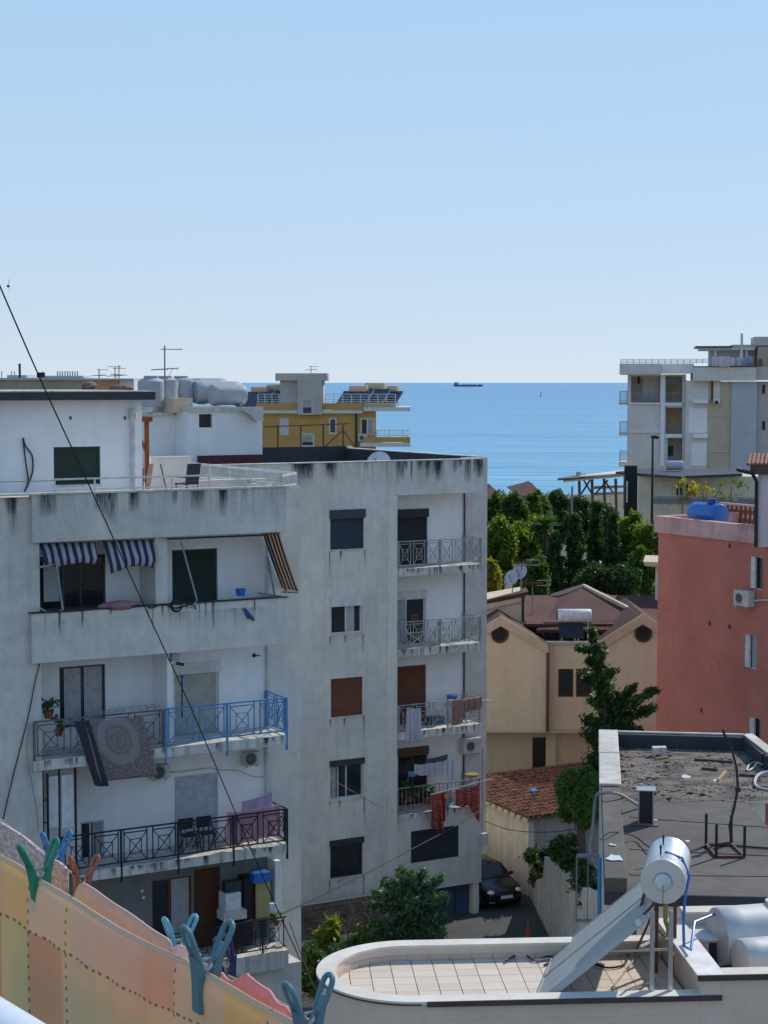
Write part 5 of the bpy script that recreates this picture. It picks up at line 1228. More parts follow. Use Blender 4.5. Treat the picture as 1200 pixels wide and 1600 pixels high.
# ================================================================ YELLOW BUILDING
FY = Fr(500, 640, 150.0, 0)
Y_ = empty('apartment_building', FY.w(0,0,0), 0, 'ochre yellow building with a grey stair tower and a thin projecting roof, before the sea', 'building')
def RY(x0, y0, x1, y1, b=0): return FY.R(x0, y0, x1, y1, b)
def bx(root, fr, name, x0, y0, x1, y1, mat, b=0, d=.3, proud=0, **k):
    r = fr.R(x0, y0, x1, y1, b-proud); return mk(name, MB().box(r[0], r[1], b-proud, b-proud+d, r[2], r[3]), mat, root, **k)
yw = [RY(437,653,451,680), RY(514,653,526,678), RY(563,653,585,680), RY(470,677,491,698)]
r = RY(400,641,587,720); facade('wall', Y_, r[0], r[1], 0, r[3], 0, .3, yw, M['ochre'])
mk('side_wall', MB().box(r[1]-.3, r[1]-.002, .3, 9, 0, r[3]).box(r[0], r[0]+.3, .3, 9, 0, r[3]).box(r[0]+.3, r[1]-.3, 8.7, 9, 0, r[3]), M['ochre'], Y_)
mk('room_core', MB().box(r[0]+.5, r[1]-.5, .9, 8.5, 0, r[3]-.1), M['dark'], Y_)
window(Y_, yw[0], 0, 'shutter', 'wframe', 'wframe', inset=.02, fw=.08); window(Y_, yw[1], 0, 'glass', 'wframe', splits=(), inset=.02, gm='glassb', fw=.12)
window(Y_, yw[2], 0, 'glass', 'wframe', splits=(.5,), inset=.02, curtain=((.52,.95),), fw=.12); window(Y_, yw[3], 0, 'glass', 'wframe', splits=(), inset=.02, down=.35, fw=.12, sm='beigesh')
bx(Y_, FY, 'roof_parapet', 400,630,465,640.5, M['ochre'], 0, .3, .15); bx(Y_, FY, 'white_ledge', 400,641,465,646, M['palew'], 0, .35, .35)
bx(Y_, FY, 'roof_parapet', 503,630,567,640.5, M['ochre'], 0, .3, .15); bx(Y_, FY, 'white_ledge', 503,641,567,646, M['palew'], 0, .35, .35)
z_ = RY(568,636,641,642.5); mk('projecting_roof', MB().box(z_[0], z_[1], -.6, 6, z_[2], z_[3]), M['palew'], Y_); bx(Y_, FY, 'roof_edge', 568,630.5,619,635.8, M['tan'], 0, 3, .2)
mk('roof_deck', MB().box(r[0], r[1], .31, 9, r[3]-.3, r[3]-.05), M['slab'], Y_)
tw = RY(437,594,505,650, -.5); mk('stair_tower', MB().box(tw[0], tw[1], -.0+.02, 4, RY(0,0,1,641)[2]+.0 if False else r[3]+.002, tw[3]), M['greyw'], Y_)
tc_ = RY(430,583,512,595,-.5); mk('tower_cap', MB().box(tc_[0], tc_[1], -.5, 4.5, tc_[2], tc_[3]), M['greyw'], Y_, bevel=.05)
sw = RY(471,623,489,648,-.5); sh_ = RY(465,595,503,652,-.5)
facade('tower_shaft', Y_, sh_[0], sh_[1], RY(465,640,503,648,-.5)[2], RY(470,594,471,600,-.5)[3]-.01, -.5, .018, [sw], M['greyw'])
window(Y_, sw, -.5, 'glass', 'wframe', splits=(), inset=.05, down=.45, sm='beigesh', gm='glassb', fw=.12)
bx(Y_, FY, 'drain_pipe', 555,646,558,705, M['iron'], 0, .12, .12)
bz_ = RY(568,683,641,691,-1); mk('balcony_parapet', MB().box(bz_[0], bz_[1], -1.0, -.8, bz_[2], bz_[3]).box(bz_[1]-.2, bz_[1], -.8, 6, bz_[2], bz_[3]), M['ochre'], Y_)
bs_ = RY(563,691.5,641,698,-1.1); mk('balcony_slab', MB().box(bs_[0], bs_[1], -1.1, 6, bs_[2], bs_[3]-.01), M['palew'], Y_)
rl = RY(588,672,641,683,-.9); rail(Y_, rl[0], -.9, rl[1]-.1, -.9, rl[2], rl[3]-rl[2], 5, M['whiterail'], t=.05, over=0, style='v')
rl = RY(508,616,618,630,.2); rail(Y_, rl[0], .2, rl[1], .2, rl[2], rl[3]-rl[2], 8, M['whiterail'], t=.05, over=0, style='h', post_every=1)
rl = RY(436,616,470,630,-.6); rail(Y_, RY(403,616,430,630,.2)[0], .2, RY(403,616,436,630,.2)[1], .2, rl[2], rl[3]-rl[2], 3, M['whiterail'], t=.05, over=0, style='h', post_every=1)
q = FY.px(567, 690, -.1); ac_unit(FY, q.x, -.1, q.z, 'white air conditioner under the double window of the ochre building', .8, .3, .65)
zroof = r[3]-.05
hs = None; HG = 'solar heaters on the ochre building roof'
for i, (x, lb, tm, s) in enumerate(((398,'leftmost dark solar heater left of the grey stair tower','creamtrim',1.25),(422,'solar heater right against the grey stair tower','steel',1.35),(552,'solar heater with warm tinted tank, first right of the stair tower','creamtrim',1.3),(578,'tallest solar heater with bright tank in the right trio','steel',1.45),(600,'rightmost solar heater above the projecting roof','creamtrim',1.3))):  # cream-brown tank colour stands in for a warm reflection
    q = FY.px(x+8, 625, 3); p = FY.w(q.x, 3, zroof)
    if hs is None: hs = heater(p, rad(-28), lb, group=HG, tm=tm, r=.24); hs.rotation_euler = (0,0,rad(-28)); hs.scale = (s,)*3
    else: dup(hs, p, rad(-28), lb, HG, scale=(s,)*3)
for (x, y, Yd, h, rz_, lb, k) in ((180,604,112,1.5,10,'left one of two close antenna masts over the beige far building',0),(186,604,112,1.6,190,'right one of two close antenna masts over the beige far building',1),(155,598,118,1.2,40,'thin distant antenna left of the mast pair',0),(486,583,153,.9,0,'small antenna on top of the grey stair tower',0)):
    w_ = P(x, y, Yd); antenna(w_-Vector((0,0,.3)), lb, h=h, rz=rad(rz_), kind=k, t=.035)
# ================================================================ FAR BEIGE ROOFTOPS (left, above the nearest roof)
FF = Fr(60, 605, 115, 0)
G_ = empty('apartment_building', FF.w(0,0,0), 0, 'long beige block whose top shows above the roof of the nearest block at far left', 'building')
r = FF.R(-260,594,131,640); mk('wall', MB().box(r[0], r[1], 0, 10, 0, r[3]), plaster('sand_wall', (.26,.22,.14), .3), G_)
mk('roof_edge', MB().box(r[0]-.1, r[1]+.1, -.15, 10, r[3]+.002, r[3]+.14), M['bluegrey'], G_)
for (x0_,y0_,x1_,y1_) in ((11,586,42,593),(64,587,130,592)):
    bx(G_, FF, 'roof_box', x0_,y0_,x1_,y1_, M['bluegrey'], 2, 3)
r2 = FF.R(29,568,32,593,1); mk('chimney', MB().box(r2[0], r2[1], 1, 1.15, r2[2], r2[3]), M['iron'], G_)
for k in range(9): r2 = FF.R(89+k*3.9,580,90.6+k*3.9,587.5,3); mk('short_post', MB().box(r2[0], r2[1], 3, 3.08, r2[2], r2[3]), M['irong'], G_)
for x in (2, 17, 22, 66): r2 = FF.R(x,580,x+1.2,588,3); mk('short_post', MB().box(r2[0], r2[1], 3, 3.06, r2[2]-.3, r2[3]), M['irong'], G_)
FF2 = Fr(170, 605, 105, 0); G2 = empty('orange_house', FF2.w(0,0,0), 0, 'small orange rendered rooftop volume beside the beige far block', 'building')
r = FF2.R(131,594,186,640); mk('wall', MB().box(r[0], r[1], 0, 6, 0, r[3]), plaster('orange_wall', (.33,.17,.075), .4), G2); r = FF2.R(186.3,594,209,640); mk('pale_wall', MB().box(r[0], r[1], .1, 6, 0, r[3]), M['palew'], G2)
mk('roof_line', MB().box(FF2.R(131,594,131.1,640)[0], r[1], -.1, 6.1, r[3]+.002, r[3]+.1), M['bluegrey'], G2)
FF3 = Fr(140, 610, 60, 0); 
for (x0_,x1_,y0_,y1_,lb) in ((125,150,596,612,'dark hooded chimney stack behind the flat eave'),(168,208,601,612,'low dark covered roof hatch behind the flat eave')):
    r = FF3.R(x0_,y0_,x1_,y1_); rt = empty('chimney', FF3.w((r[0]+r[1])/2, 0, r[2]-.4), 0, lb, 'chimney'); w_ = (r[1]-r[0])/2; h_ = r[3]-r[2]+.4
    mk('stack', MB().box(-w_*.75, w_*.75, 0, .5, 0, h_*.75), M['bitumen'], rt); mk('cowl', MB().ell((0,.25,h_*.82), w_, .35, h_*.2, 12, 6), M['wood'], rt)
# ================================================================ WHITE SEASIDE BUILDING (far right)
FD = Fr(1038, 650, 180.0, rad(-8))
D_ = empty('apartment_building', FD.w(0,0,0), FD.ang, 'tall pale seaside apartment building with recessed balconies and rooftop laundry line at right', 'building')
def RD(x0, y0, x1, y1, b=0): return FD.R(x0, y0, x1, y1, b)
def dbox(name, x0, y0, x1, y1, mat, b0, b1): 
    r = RD(x0, y0, x1, y1, b0); return mk(name, MB().box(r[0], r[1], b0, b1, r[2], r[3]), mat, D_)
g0 = RD(980,600,1200,760)[0]; zg = 0
lg = [RD(986,588,1031,629), RD(1040,588,1066,629)]
r = RD(980,585,1071,740); lo = [RD(1043,684,1066,726), RD(1040,637,1066,678)]
facade('left_wing_wall', D_, r[0], r[1], 0, r[3], 0, .4, lg+lo, M['palew'])
for h_ in lg+lo:
    mk('loggia_back', MB().box(h_[0]-.02, h_[1]+.02, 2.2, 2.4, h_[2]-.1, h_[3]+.1), M['greyw'], D_); mk('loggia_floor', MB().box(h_[0], h_[1], .02, 2.2, h_[2]-.2, h_[2]), M['palew'], D_)
    mk('loggia_side', MB().box(h_[1], h_[1]+.1, .41, 2.2, h_[2], h_[3]).box(h_[0]-.1, h_[0], .41, 2.2, h_[2], h_[3]), M['greyw'], D_)
h_ = lg[0]; rail(D_, h_[0], .05, h_[1], .05, h_[2], 1.0, 6, M['irong'], t=.05, over=0, style='v'); h_ = lg[1]; rail(D_, h_[0], .05, h_[1], .05, h_[2], 1.0, 4, M['irong'], t=.05, over=0, style='v')
for (a_, y0_, b_, y1_, mm) in ((996,588,1000,600,'dark'),(1045,600,1055,629,'tan'),(1071,594,1073.5,615,'black'),(1089,599,1092,613,'black'),(1044,697,1052,712,'black')):
    dbox('opening', a_, y0_, b_, y1_, M[mm], .41 if a_ < 1000 else 2.1 if mm == 'tan' or a_ < 1050 else -.02, .43 if a_ < 1000 else 2.19 if mm == 'tan' or a_ < 1050 else .02)
dbox('roller_curtain', 1004,588,1030,626, M['palew'], 1.9, 2.0); dbox('roller_curtain', 984,640,998,664, M['beigewall'], -.03, -.003); dbox('roller_curtain', 984,690,1030,718, M['palew'], -.03, -.003); dbox('roller_curtain', 1045,643,1060,664, M['tan'], 2.1, 2.19)
dbox('pillar', 1032,585,1038.5,728, M['white'], -.35, -.002)
dbox('pillar', 1066,596,1073,630, M['palew'], -.3, -.03)
for (a_, y0_, b_, y1_) in ((1038.6,629,1066,634),(1038.6,678,1066,684),(984,629,1031.8,631.5),(984,674,1031.8,676)): dbox('floor_band', a_, y0_, b_, y1_, M['white'], -.25, -.002)
dbox('roof_band', 968,568,1033,585, M['palew'], -2.0, 9); dbox('roof_band', 1033.2,568,1084,583, M['white'], -1.2, 9)
# middle wing
r = RD(1071.2,595,1125,740,-1); facade('middle_wing_wall', D_, r[0], r[1], 0, r[3], -1.0, -.6, [RD(1083,600,1123,626,-1), RD(1107,600,1114.5,629,-1)][:0], M['palew'])
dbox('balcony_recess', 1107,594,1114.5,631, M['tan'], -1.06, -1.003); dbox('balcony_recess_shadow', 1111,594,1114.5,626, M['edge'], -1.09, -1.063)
dbox('balcony_slab', 1084,624,1106.5,630, M['white'], -2.0, -1.003); dbox('balcony_slab', 1115,624,1125,630, M['white'], -2.0, -1.1); dbox('balcony_slab', 1083,678,1106,684.5, M['white'], -1.6, -1.003)
dbox('dark_box', 1117,626,1122,631, M['iron'], -2.2, -2.003)
dbox('balcony_front', 1076,638,1105,676, M['white'], -1.10, -1.003); dbox('balcony_front', 1080,692,1104,728, M['white'], -1.1, -1.003)
dbox('ochre_bay', 1125.2,596,1142,740, plaster('ochre_render', (.33,.285,.20), .2, streak=.1), -1.1, 3); dbox('ochre_bay', 1106,631,1125,740, bpy.data.materials['ochre_render'], -1.08, -1.0)
for y in (649, 704.5): dbox('shadow_joint', 1106,y,1139,y+2, M['bluegrey'], -1.2, -1.11)
r = RD(1142.2,596,1182,740,-1.3); mk('blue_grey_wall', MB().box(r[0], r[1], -1.3, 5, 0, r[3]), M['bluegrey'], D_)
r = RD(1182.2,596,1260,740,-.6); mk('right_wing_wall', MB().box(r[0], r[1], -.6, 5, 0, r[3]), M['greyw'], D_)
for y in (601, 658, 714): dbox('window', 1191,y,1195.5,y+14, M['black'], -.66, -.603)
dbox('parapet_band', 1083,573,1182,595, M['palew'], -2.0, 8); dbox('parapet_cap', 1083,572,1183,573.6, M['edge'], -2.05, -1.8); dbox('parapet_band', 1182.2,573,1260,594, M['greyw'], -1.6, 8)
# side balconies to the left
for (y0_, y1_) in ((628,632.5),(675.5,680.5),(721,729)):
    r = RD(967,y0_,980,y1_,1); mk('side_balcony', MB().box(r[0], r[1]+.1, .6, 4, r[2], r[3]), M['palew'], D_)
    rr = RD(968.5,y0_-17,980,y0_,.7); rail(D_, rr[0], .7, rr[1], .7, rr[2], 1.05, 2, M['ironb'] if False else M['irong'], t=.05, over=0, style='v')
# penthouse, railing, chimney
rr = RD(970,561,1108,568,-1.8); rail(D_, rr[0], -1.8, rr[1], -1.8, rr[2], (rr[3]-rr[2])*.95, 14, M['whiterail'], t=.05, over=0, style='h', post_every=1)
dbox('penthouse_wall', 1109,546,1180,573, M['greyw'], 2.0, 7); dbox('penthouse_side', 1108,546,1116,573, M['bluegrey'], 1.9, 1.998)
dbox('penthouse_roof', 1087,540.5,1144,543.4, M['ironb'] if False else simple('teal_metal_roof', (.03,.09,.12), .5), -.5, 6); dbox('penthouse_eave', 1093,543.5,1180,547, M['palew'], 0.0, 7); dbox('penthouse_roof', 1144.2,538.5,1181,543.4, M['greyw'], .2, 7)
dbox('roof_block', 1179,526,1260,540, M['greyw'], -.3, 6); dbox('roof_block', 1184,541.5,1260,572.8, plaster('olive_wall', (.27,.24,.17), .2), -.5, 6); dbox('red_door', 1184.5,561,1191,572, simple('dull_red', (.22,.08,.08), .7), -.56, -.503)
c_ = FD.px(1159, 530, -.2); zc0 = FD.px(1159, 548, -.2).z; zc1 = FD.px(1159, 521, -.2).z
mk('chimney', MB().cyl((c_.x,-.2,zc0),(c_.x,-.2,zc1),.13,n=10).cyl((c_.x,-.2,zc0-.9),(c_.x,-.2,zc0),.18,n=10), M['steel'], D_)
for x in (1117, 1165.5): r = RD(x,548,x+1.8,573,-1.9); mk('white_post', MB().box(r[0], r[1], -1.9, -1.8, r[2], r[3]), M['paint'], D_)
cm_w = cloth_mat('white_cloth', (.62,.60,.66), .3); cm_l = cloth_mat('lilac_cloth', (.42,.42,.62), .3)
lnb = [(1112,557,1122,15),(1123,556,1140,17),(1141,558,1149,13),(1151,558,1159,13),(1160.5,558,1168,12),(1168.5,556,1176,12)]
for i, (x0_, y_, x1_, h_) in enumerate(lnb):
    a_, b_ = FD.px(x0_, y_, -2.4), FD.px(x1_, y_+1, -2.4); 
    cloth('hanging_sheet', ('leftmost white sheet on the far rooftop laundry line','widest white sheet on the far rooftop laundry line','third white cloth of the far rooftop laundry line','narrow white cloth on the far line right of a gap','bluish cloth on the far rooftop laundry line','rightmost lilac cloth on the far rooftop laundry line')[i], 'laundry', FD.w(a_.x,-2.4,a_.z), FD.w(b_.x,-2.4,b_.z), h_*.063, h_*.063*.95, cm_w if i < 4 else cm_l, amp=.06, nf=2, seed=i, group='sheets drying on the far rooftop', nx=14, nz=6)
# ---- low garden house in front with the thin dark canopy
FL = Fr(1060, 770, 150, rad(-9))
Lh_ = empty('canopy_house', FL.w(0,0,0), FL.ang, 'cream single storey house under a thin dark flat canopy in front of the seaside building', 'house')
def lbox(name, x0, y0, x1, y1, mat, b0, b1): r = FL.R(x0, y0, x1, y1, b0); return mk(name, MB().box(r[0], r[1], b0, b1, r[2], r[3]), mat, Lh_)
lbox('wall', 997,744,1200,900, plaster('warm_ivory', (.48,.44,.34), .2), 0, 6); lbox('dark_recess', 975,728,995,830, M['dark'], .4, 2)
cn = [FL.px(x, y, b_) for (x, y, b_) in ((962,737,3),(1060,744,-5),(1160,740,-3),(1150,733,6),(1000,732,6))]
m = MB(); m.prism([tuple(p) for p in cn], (0,0,-.22)); mk('canopy_roof', m, M['navy'], Lh_)
for (x, y0_, y1_) in ((974,742,795),(978.5,752,785)): lbox('post', x, y0_, x+2.2, y1_, M['wood'] if x < 975 else M['wframe'], -1, -.8)
for (a_, b_) in ((1057,1060),(1063,1067),(1072,1075),(1079,1088)): lbox('window', a_, 756, b_, 774, M['black'], -.06, -.003); lbox('window_frame', b_+.3, 755, b_+1.8, 775, M['wframe'], -.07, -.003)
lbox('shade_screen', 1028,751,1050,778, M['beigewall'], -.05, -.003); lbox('screen', 1108,748,1125,775, M['palew'], -.05, -.003)
r = FL.R(1020,777,1185,790,-3); rail(Lh_, r[0], -3, r[1], -3, r[2], r[3]-r[2], 12, M['irong'], t=.06, over=0, style='v', post_every=1); mk('glass_panels', MB().box(r[0], r[1], -2.95, -2.93, r[2]+.1, r[3]-.1), simple('pale_glass', (.28,.33,.40), .25), Lh_)
q = FL.px(1054, 727, 2); htank(FL.w(q.x, 2, q.z), (1,0,0), 1.5, .38, 'pale rounded tank lying on the thin dark canopy', group=None, mat='bluegrey', lid=False)
for (x, y, lb) in ((1066,762,'leftmost slender plant in front of the canopy house windows'),(1098,762,'taller sparse plant before the canopy house'),(1142,770,'olive shrub at right of the canopy house')):
    w_ = P(x, 792, 144); rt = empty('potted_tree', w_, 0, lb, 'plant', 'slender plants before the canopy house'); mk('trunk', MB().cyl((0,0,-3),(0,0,1.6),.08,.04,n=6), M['barkg'], rt)
    m = MB(); leaves(m, (0,0,1.4), 1.0 if x < 1100 else 1.6, .6, .9, 120, .10, random.Random(x), 10, .4, asp=2.2); mk('crown', m, M['leafY'] if x != 1142 else M['leafB'], rt, fix=True)
# lamp post in front
def lamp_post(px, ytop, Yd, label, r=.09):
    p = P(px, ytop, Yd); rt = empty('street_lamp', Vector((p.x, p.y, 0)), 0, label, 'street lamp'); mk('pole', MB().cyl((0,0,0),(0,0,p.z),r*1.4,r*.6,n=8), M['iron'], rt)
    mk('lamp_head', MB().bar((0,0,p.z),(.35,0,p.z-.05),.08).ell((.15,0,p.z+.05),.3,.12,.12), M['iron'], rt); return rt
lamp_post(1020, 684, 120, 'tall dark lamp post in front of the seaside building', .11)
p = P(862, 800, 108); rt = empty('street_lamp', Vector((p.x, p.y, 0)), 0, 'grey street lamp with a long arm among the trees', 'street lamp'); mk('pole', MB().cyl((0,0,0),(0,0,p.z),.11,.07,n=8), M['irong'], rt)
pe = P(787, 850, 107)-Vector((p.x,p.y,0)); ps = P(862,864,108)-Vector((p.x,p.y,0)); mk('arm', MB().bar(ps, pe, .11), M['steel'], rt); mk('lamp_head', MB().ell(pe, .4,.15,.12), M['paint'], rt)
p = P(894, 760, 112); mk('utility_pole', MB().cyl((0,0,0),(0,0,p.z),.07,n=6), M['irong'], None, loc=(p.x,p.y,0), label='thin grey pole standing up from the dark trees near the pergola', cat='pole')
# ---- beach pergola
PG = empty('beach_pergola', P(930,765,200), 0, 'slatted wooden beach pergola with slanting roof sheets over the trees', 'pergola'); 
def pg(px, py, dy=0): return P(px, py, 200+dy)-PG.location
for k, (xa, ya, xb, yb) in enumerate(((871,748,915,745),(880,751,975,742),(905,744,975,739))):
    m = MB(); m.prism([pg(xa,ya,-3), pg(xb,yb,-3), pg(xb,yb,6)+Vector((0,0,.35)), pg(xa,ya,6)+Vector((0,0,.1))], (0,0,-.18)); mk('roof_sheet', m, (M['wood'], M['creamtrim'], M['palew'])[k], PG)
for x in (905, 925, 944, 962): mk('post', MB().bar(pg(x,748), pg(x+1,800), .28), M['wood'], PG)
for (xa,ya,xb,yb) in ((908,772,922,750),(925,772,912,750),(930,772,950,750),(958,770,944,750)): mk('diagonal_brace', MB().bar(pg(xa,ya,1), pg(xb,yb,1), .18), M['wood'], PG)
for y in (762, 772): mk('beam', MB().bar(pg(928,y,2), pg(975,y-2,2), .3), M['creamtrim'], PG)
mk('finial', MB().bar(pg(904,748,1), pg(904,737,1), .5), M['bluegrey'], PG)
for (xa, ya, xb, hh, lb) in ((762,766,790,7,'reddish hip roof peeping out left among the trees'), (815,762,850,3,'dark ridge of a roof among the tree tops')):
    p0, p1, pc = P(xa-8,ya+12,135), P(xb,ya+14,135), P((xa+xb)/2-(8 if xa<800 else 0),ya-6,138); rt = empty('hidden_house', Vector((pc.x,pc.y,0)), 0, lb, 'house'); L0 = rt.location
    m = MB(); m.add([p0-L0, p1-L0, Vector((p1.x,146,p1.z))-L0, Vector((p0.x,146,p0.z))-L0, pc-L0, pc+Vector((0,4,0))-L0], [(0,1,4),(1,2,5,4),(2,3,5),(3,0,4,5),(3,2,1,0)]); mk('roof', m, roofm2, rt)
    mk('wall', MB().box(p0.x-L0.x+.4, p1.x-L0.x-.4, 135.5-L0.y, 145-L0.y, 0, p0.z), M['cream'], rt)
# ---- ship, buoy, bird
sp = PZ(731, 601, -2); Ys = 9000; sp = P(731, 602.5, 9000); sp.z = -2
SHP = empty('cargo_ship', sp, 0, 'long low cargo ship on the horizon', 'ship'); k = Ys/F
def sx(px): return (px-731)*k
hull = [(-22.5*k,2.2*k),(-20*k,0),(22*k,0),(24*k,3.4*k),(16*k,3.2*k),(15*k,2.6*k),(-12*k,2.4*k),(-13*k,3.4*k),(-22.5*k,3.6*k)]
shm = simple('hazed_ship_blue', (.07,.15,.27), .8, var=.1, bmp=0); m = MB(); m.prism([(x,0,z) for (x,z) in hull], (0,18,0)); mk('hull', m, shm, SHP)  # ship colours shifted to blue-grey in place of sea haze
mk('bridge', MB().box(-21*k,-15*k,3,15,3.6*k,5.2*k).box(-19*k,-15.5*k,4,14,5.2*k,6.6*k), simple('hazed_ship_white', (.16,.27,.40), .8, var=.1, bmp=0), SHP)
mk('funnel', MB().box(-20.6*k,-19.2*k,6,12,5.2*k,7.4*k), shm, SHP); mk('mast', MB().box(-15.3*k,-14.8*k,8,10,5*k,8.6*k), shm, SHP)
mk('deck_gear', MB().box(-10*k,2*k,5,13,2.55*k,3.4*k).box(3*k,5*k,5,13,2.6*k,4.6*k).box(8*k,12*k,5,13,2.6*k,3.6*k), shm, SHP)
bp_ = PZ(845, 620, -2); mk('buoy', MB().cyl((0,0,0),(0,0,1.2),1.4,1.1,n=10).cyl((0,0,1.2),(0,0,6.5),.35,.5,n=8).ell((0,0,7),.8,.8,.8), shm, None, loc=bp_, label='tiny marker buoy alone on the sea', cat='buoy')
bp_ = P(13, 447, 40); bd = empty('bird', bp_, rad(20), 'small dark bird flying beside the long wire', 'bird')
mk('bird_body', MB().ell((0,0,0), .035,.10,.03, 8,6).prism([(0,.0,.0),(.02,.05,.16),(.01,-.05,.12)], (.004,0,0)).prism([(0,.0,.0),(.03,.04,-.13),(.01,-.05,-.1)], (.004,0,0)), M['iron'], bd)
# ================================================================ TREES
M['leafF'] = leaf_mat('feathery_foliage', (.03,.075,.015), (.07,.14,.03), .35)
def tree(px, ytop, ybot, Yd, rpx, label, leaf='leafB', n=3500, size=.16, clumps=36, spread=.34, group='trees between the houses and the sea', name='broadleaf_tree', trunk='bark', seed=None, ry=None, hollow=True, asp=1.6, up=0):
    rnd = random.Random(seed if seed is not None else int(px*7+ytop)); pt, pb_ = P(px, ytop, Yd), P(px, ybot, Yd); r_ = rpx*Yd/F
    rt = empty(name, Vector((pt.x, pt.y, 0)), 0, label, 'tree', group); zc_ = (pt.z+pb_.z)/2; hz_ = (pt.z-pb_.z)/2
    t_ = MB(); t_.tube([(0,0,0), (.1,.05,zc_*.5), (-.05,0,zc_), (0,0,zc_+hz_*.6)], [.22,.18,.12,.04], 7)
    mk('trunk', t_, M[trunk], rt, smooth=True)
    for k_ in range(6):
        a = k_*1.05+rnd.random(); z0_ = zc_-hz_*.5+k_*hz_*.15; e = Vector((math.cos(a)*r_*.75, math.sin(a)*r_*.75, z0_+hz_*.6))
        mk('limb', MB().tube([(0,0,z0_), e*.5+Vector((0,0,z0_*.5)), e], [.09,.06,.02], 5), M[trunk], rt)
    m = MB(); leaves(m, (0,0,zc_), r_*.84, (ry or r_)*.84, hz_*.84, int(n*2.6), size*.62, rnd, int(clumps*1.6), spread*.85, hollow=hollow, asp=asp); mk('crown', m, M[leaf], rt, fix=True)
    return rt
def conifer(px, ytop, ybot, Yd, rpx, label, leaf='leafC', n=3500, size=.13, seed=1, group='trees between the houses and the sea', lean=0, name='conifer_tree', layers=12, ragged=.5, power=.8, base=0):
    rnd = random.Random(seed); pt, pb_ = P(px, ytop, Yd), P(px, ybot, Yd); r_ = rpx*Yd/F; H0 = pb_.z; Ht = pt.z
    rt = empty(name, Vector((pt.x, pt.y, 0)), 0, label, 'tree', group); mk('trunk', MB().cyl((0,0,0),(lean,0,Ht*.98),.2,.03,n=7), M['bark'], rt)
    m = MB()
    for i in range(layers):
        t = (i+.3)/layers; z = H0+(Ht-H0)*t; R_ = r_*(1-t)**power*rnd.uniform(1-ragged*.5, 1+ragged*.3)+.1
        for k_ in range(7):
            a = rnd.uniform(0,6.28); L = R_*rnd.uniform(.5,1.05); n_ = int(n/layers/7)
            for q in range(n_*3):
                s = rnd.random()**.6; p = Vector((lean*z/Ht+math.cos(a)*L*s+rnd.gauss(0,.10*r_**.5), math.sin(a)*L*s+rnd.gauss(0,.10*r_**.5), z-L*s*.12+rnd.gauss(0,.14*(Ht-H0)/layers+.05)))
                n1 = Vector((rnd.gauss(0,1),rnd.gauss(0,1),rnd.gauss(0,1))).normalized(); X = n1.orthogonal().normalized(); X = Matrix.Rotation(rnd.uniform(0,6.28),3,n1) @ X; Yv = n1.cross(X); sz = size*.55*rnd.uniform(.6,1.3)
                b = len(m.v); m.v += [tuple(p-X*sz*1.7), tuple(p-Yv*sz*.6), tuple(p+X*sz*1.7), tuple(p+Yv*sz*.6)]; m.f.append((b,b+1,b+2,b+3))
    mk('crown', m, M[leaf], rt, fix=True); return rt
tree(775,762,850,130,22,'tree crown at the back left beside the central block','leafB',2600)
tree(803,768,850,128,24,'rounded mid green tree in the back row, left','leafB',2800)
tree(838,760,850,132,26,'tree with an uneven top in the back row, centre','leafB',3000)
tree(872,762,860,134,24,'dark tree in the back row left of the pergola','leafC',3000)
tree(905,772,860,130,24,'very dark tree right under the pergola','leafC',3000)
tree(945,784,860,128,26,'dark tree filling the gap right of the pergola','leafC',3000)
tree(780,800,940,104,27,'bright backlit tree hugging the corner of the central block','leafA',4200,.15)
tree(768,870,945,97,16,'yellowing leafy tree low beside the central block','leafY',2600,.13)
tree(816,812,930,106,28,'large light green tree left of the street lamp','leafA',4200,.16)
tree(846,800,900,109,20,'pale fringed tree with drooping leaves behind the lamp arm','leafB',2800,.22)
conifer(898,802,940,104,26,'pointed dark cypress in the middle of the grove',n=5200,seed=5)
conifer(868,830,940,103,24,'dark conifer low between lamp and cypress',n=4200,seed=6)
conifer(932,782,940,108,24,'tall dark conifer right of the pointed cypress',n=5200,seed=7)
conifer(958,800,940,106,22,'dark narrow conifer beside the light green right tree',n=4200,seed=8)
tree(985,790,930,108,26,'light green tree in front of the canopy house, left','leafA',4200,.15)
tree(1012,800,925,106,24,'light green tree touching the pink building','leafA',3600,.15)
tree(1005,850,940,101,24,'dark green tree low beside the pink building','leafB',3600,.15)
tree(835,862,945,99,26,'deep green bush-like tree behind the satellite dishes','leafB',3200,.13)
tree(925,880,945,98,34,'dark shaded tree right behind the brown roof','leafC',3600,.13); tree(975,880,945,98,30,'dark shaded tree behind the right end of the brown roof','leafC',3600,.13)
# palm
pp = P(852, 806, 107); pl = empty('palm_tree', Vector((pp.x,pp.y,0)), 0, 'fan palm with pale fronds showing beside the street lamp', 'tree'); mk('trunk', MB().cyl((0,0,0),(0,0,pp.z-.6),.2,.14,n=8), M['bark'], pl)
for k in range(16):
    a = k*.393+.1; el_ = rad(-20+ (k*37) % 75); m = MB(); L = 1.15
    d = Vector((math.cos(a)*math.cos(el_), math.sin(a)*math.cos(el_), math.sin(el_))); s_ = d.cross(Vector((0,0,1))).normalized(); c0_ = Vector((0,0,pp.z-.6))
    for j in range(-5,6):
        e = c0_ + (d*math.cos(j*.17)+s_*math.sin(j*.17))*L - Vector((0,0,.12)); mid_ = c0_+(e-c0_)*.5+Vector((0,0,.06)); w_ = s_*.05
        m.add([c0_, mid_-w_, e, mid_+w_], [(0,1,2,3)])
    mk('frond', m, M['leafC'] if k % 2 else M['leafB'], pl, fix=True)
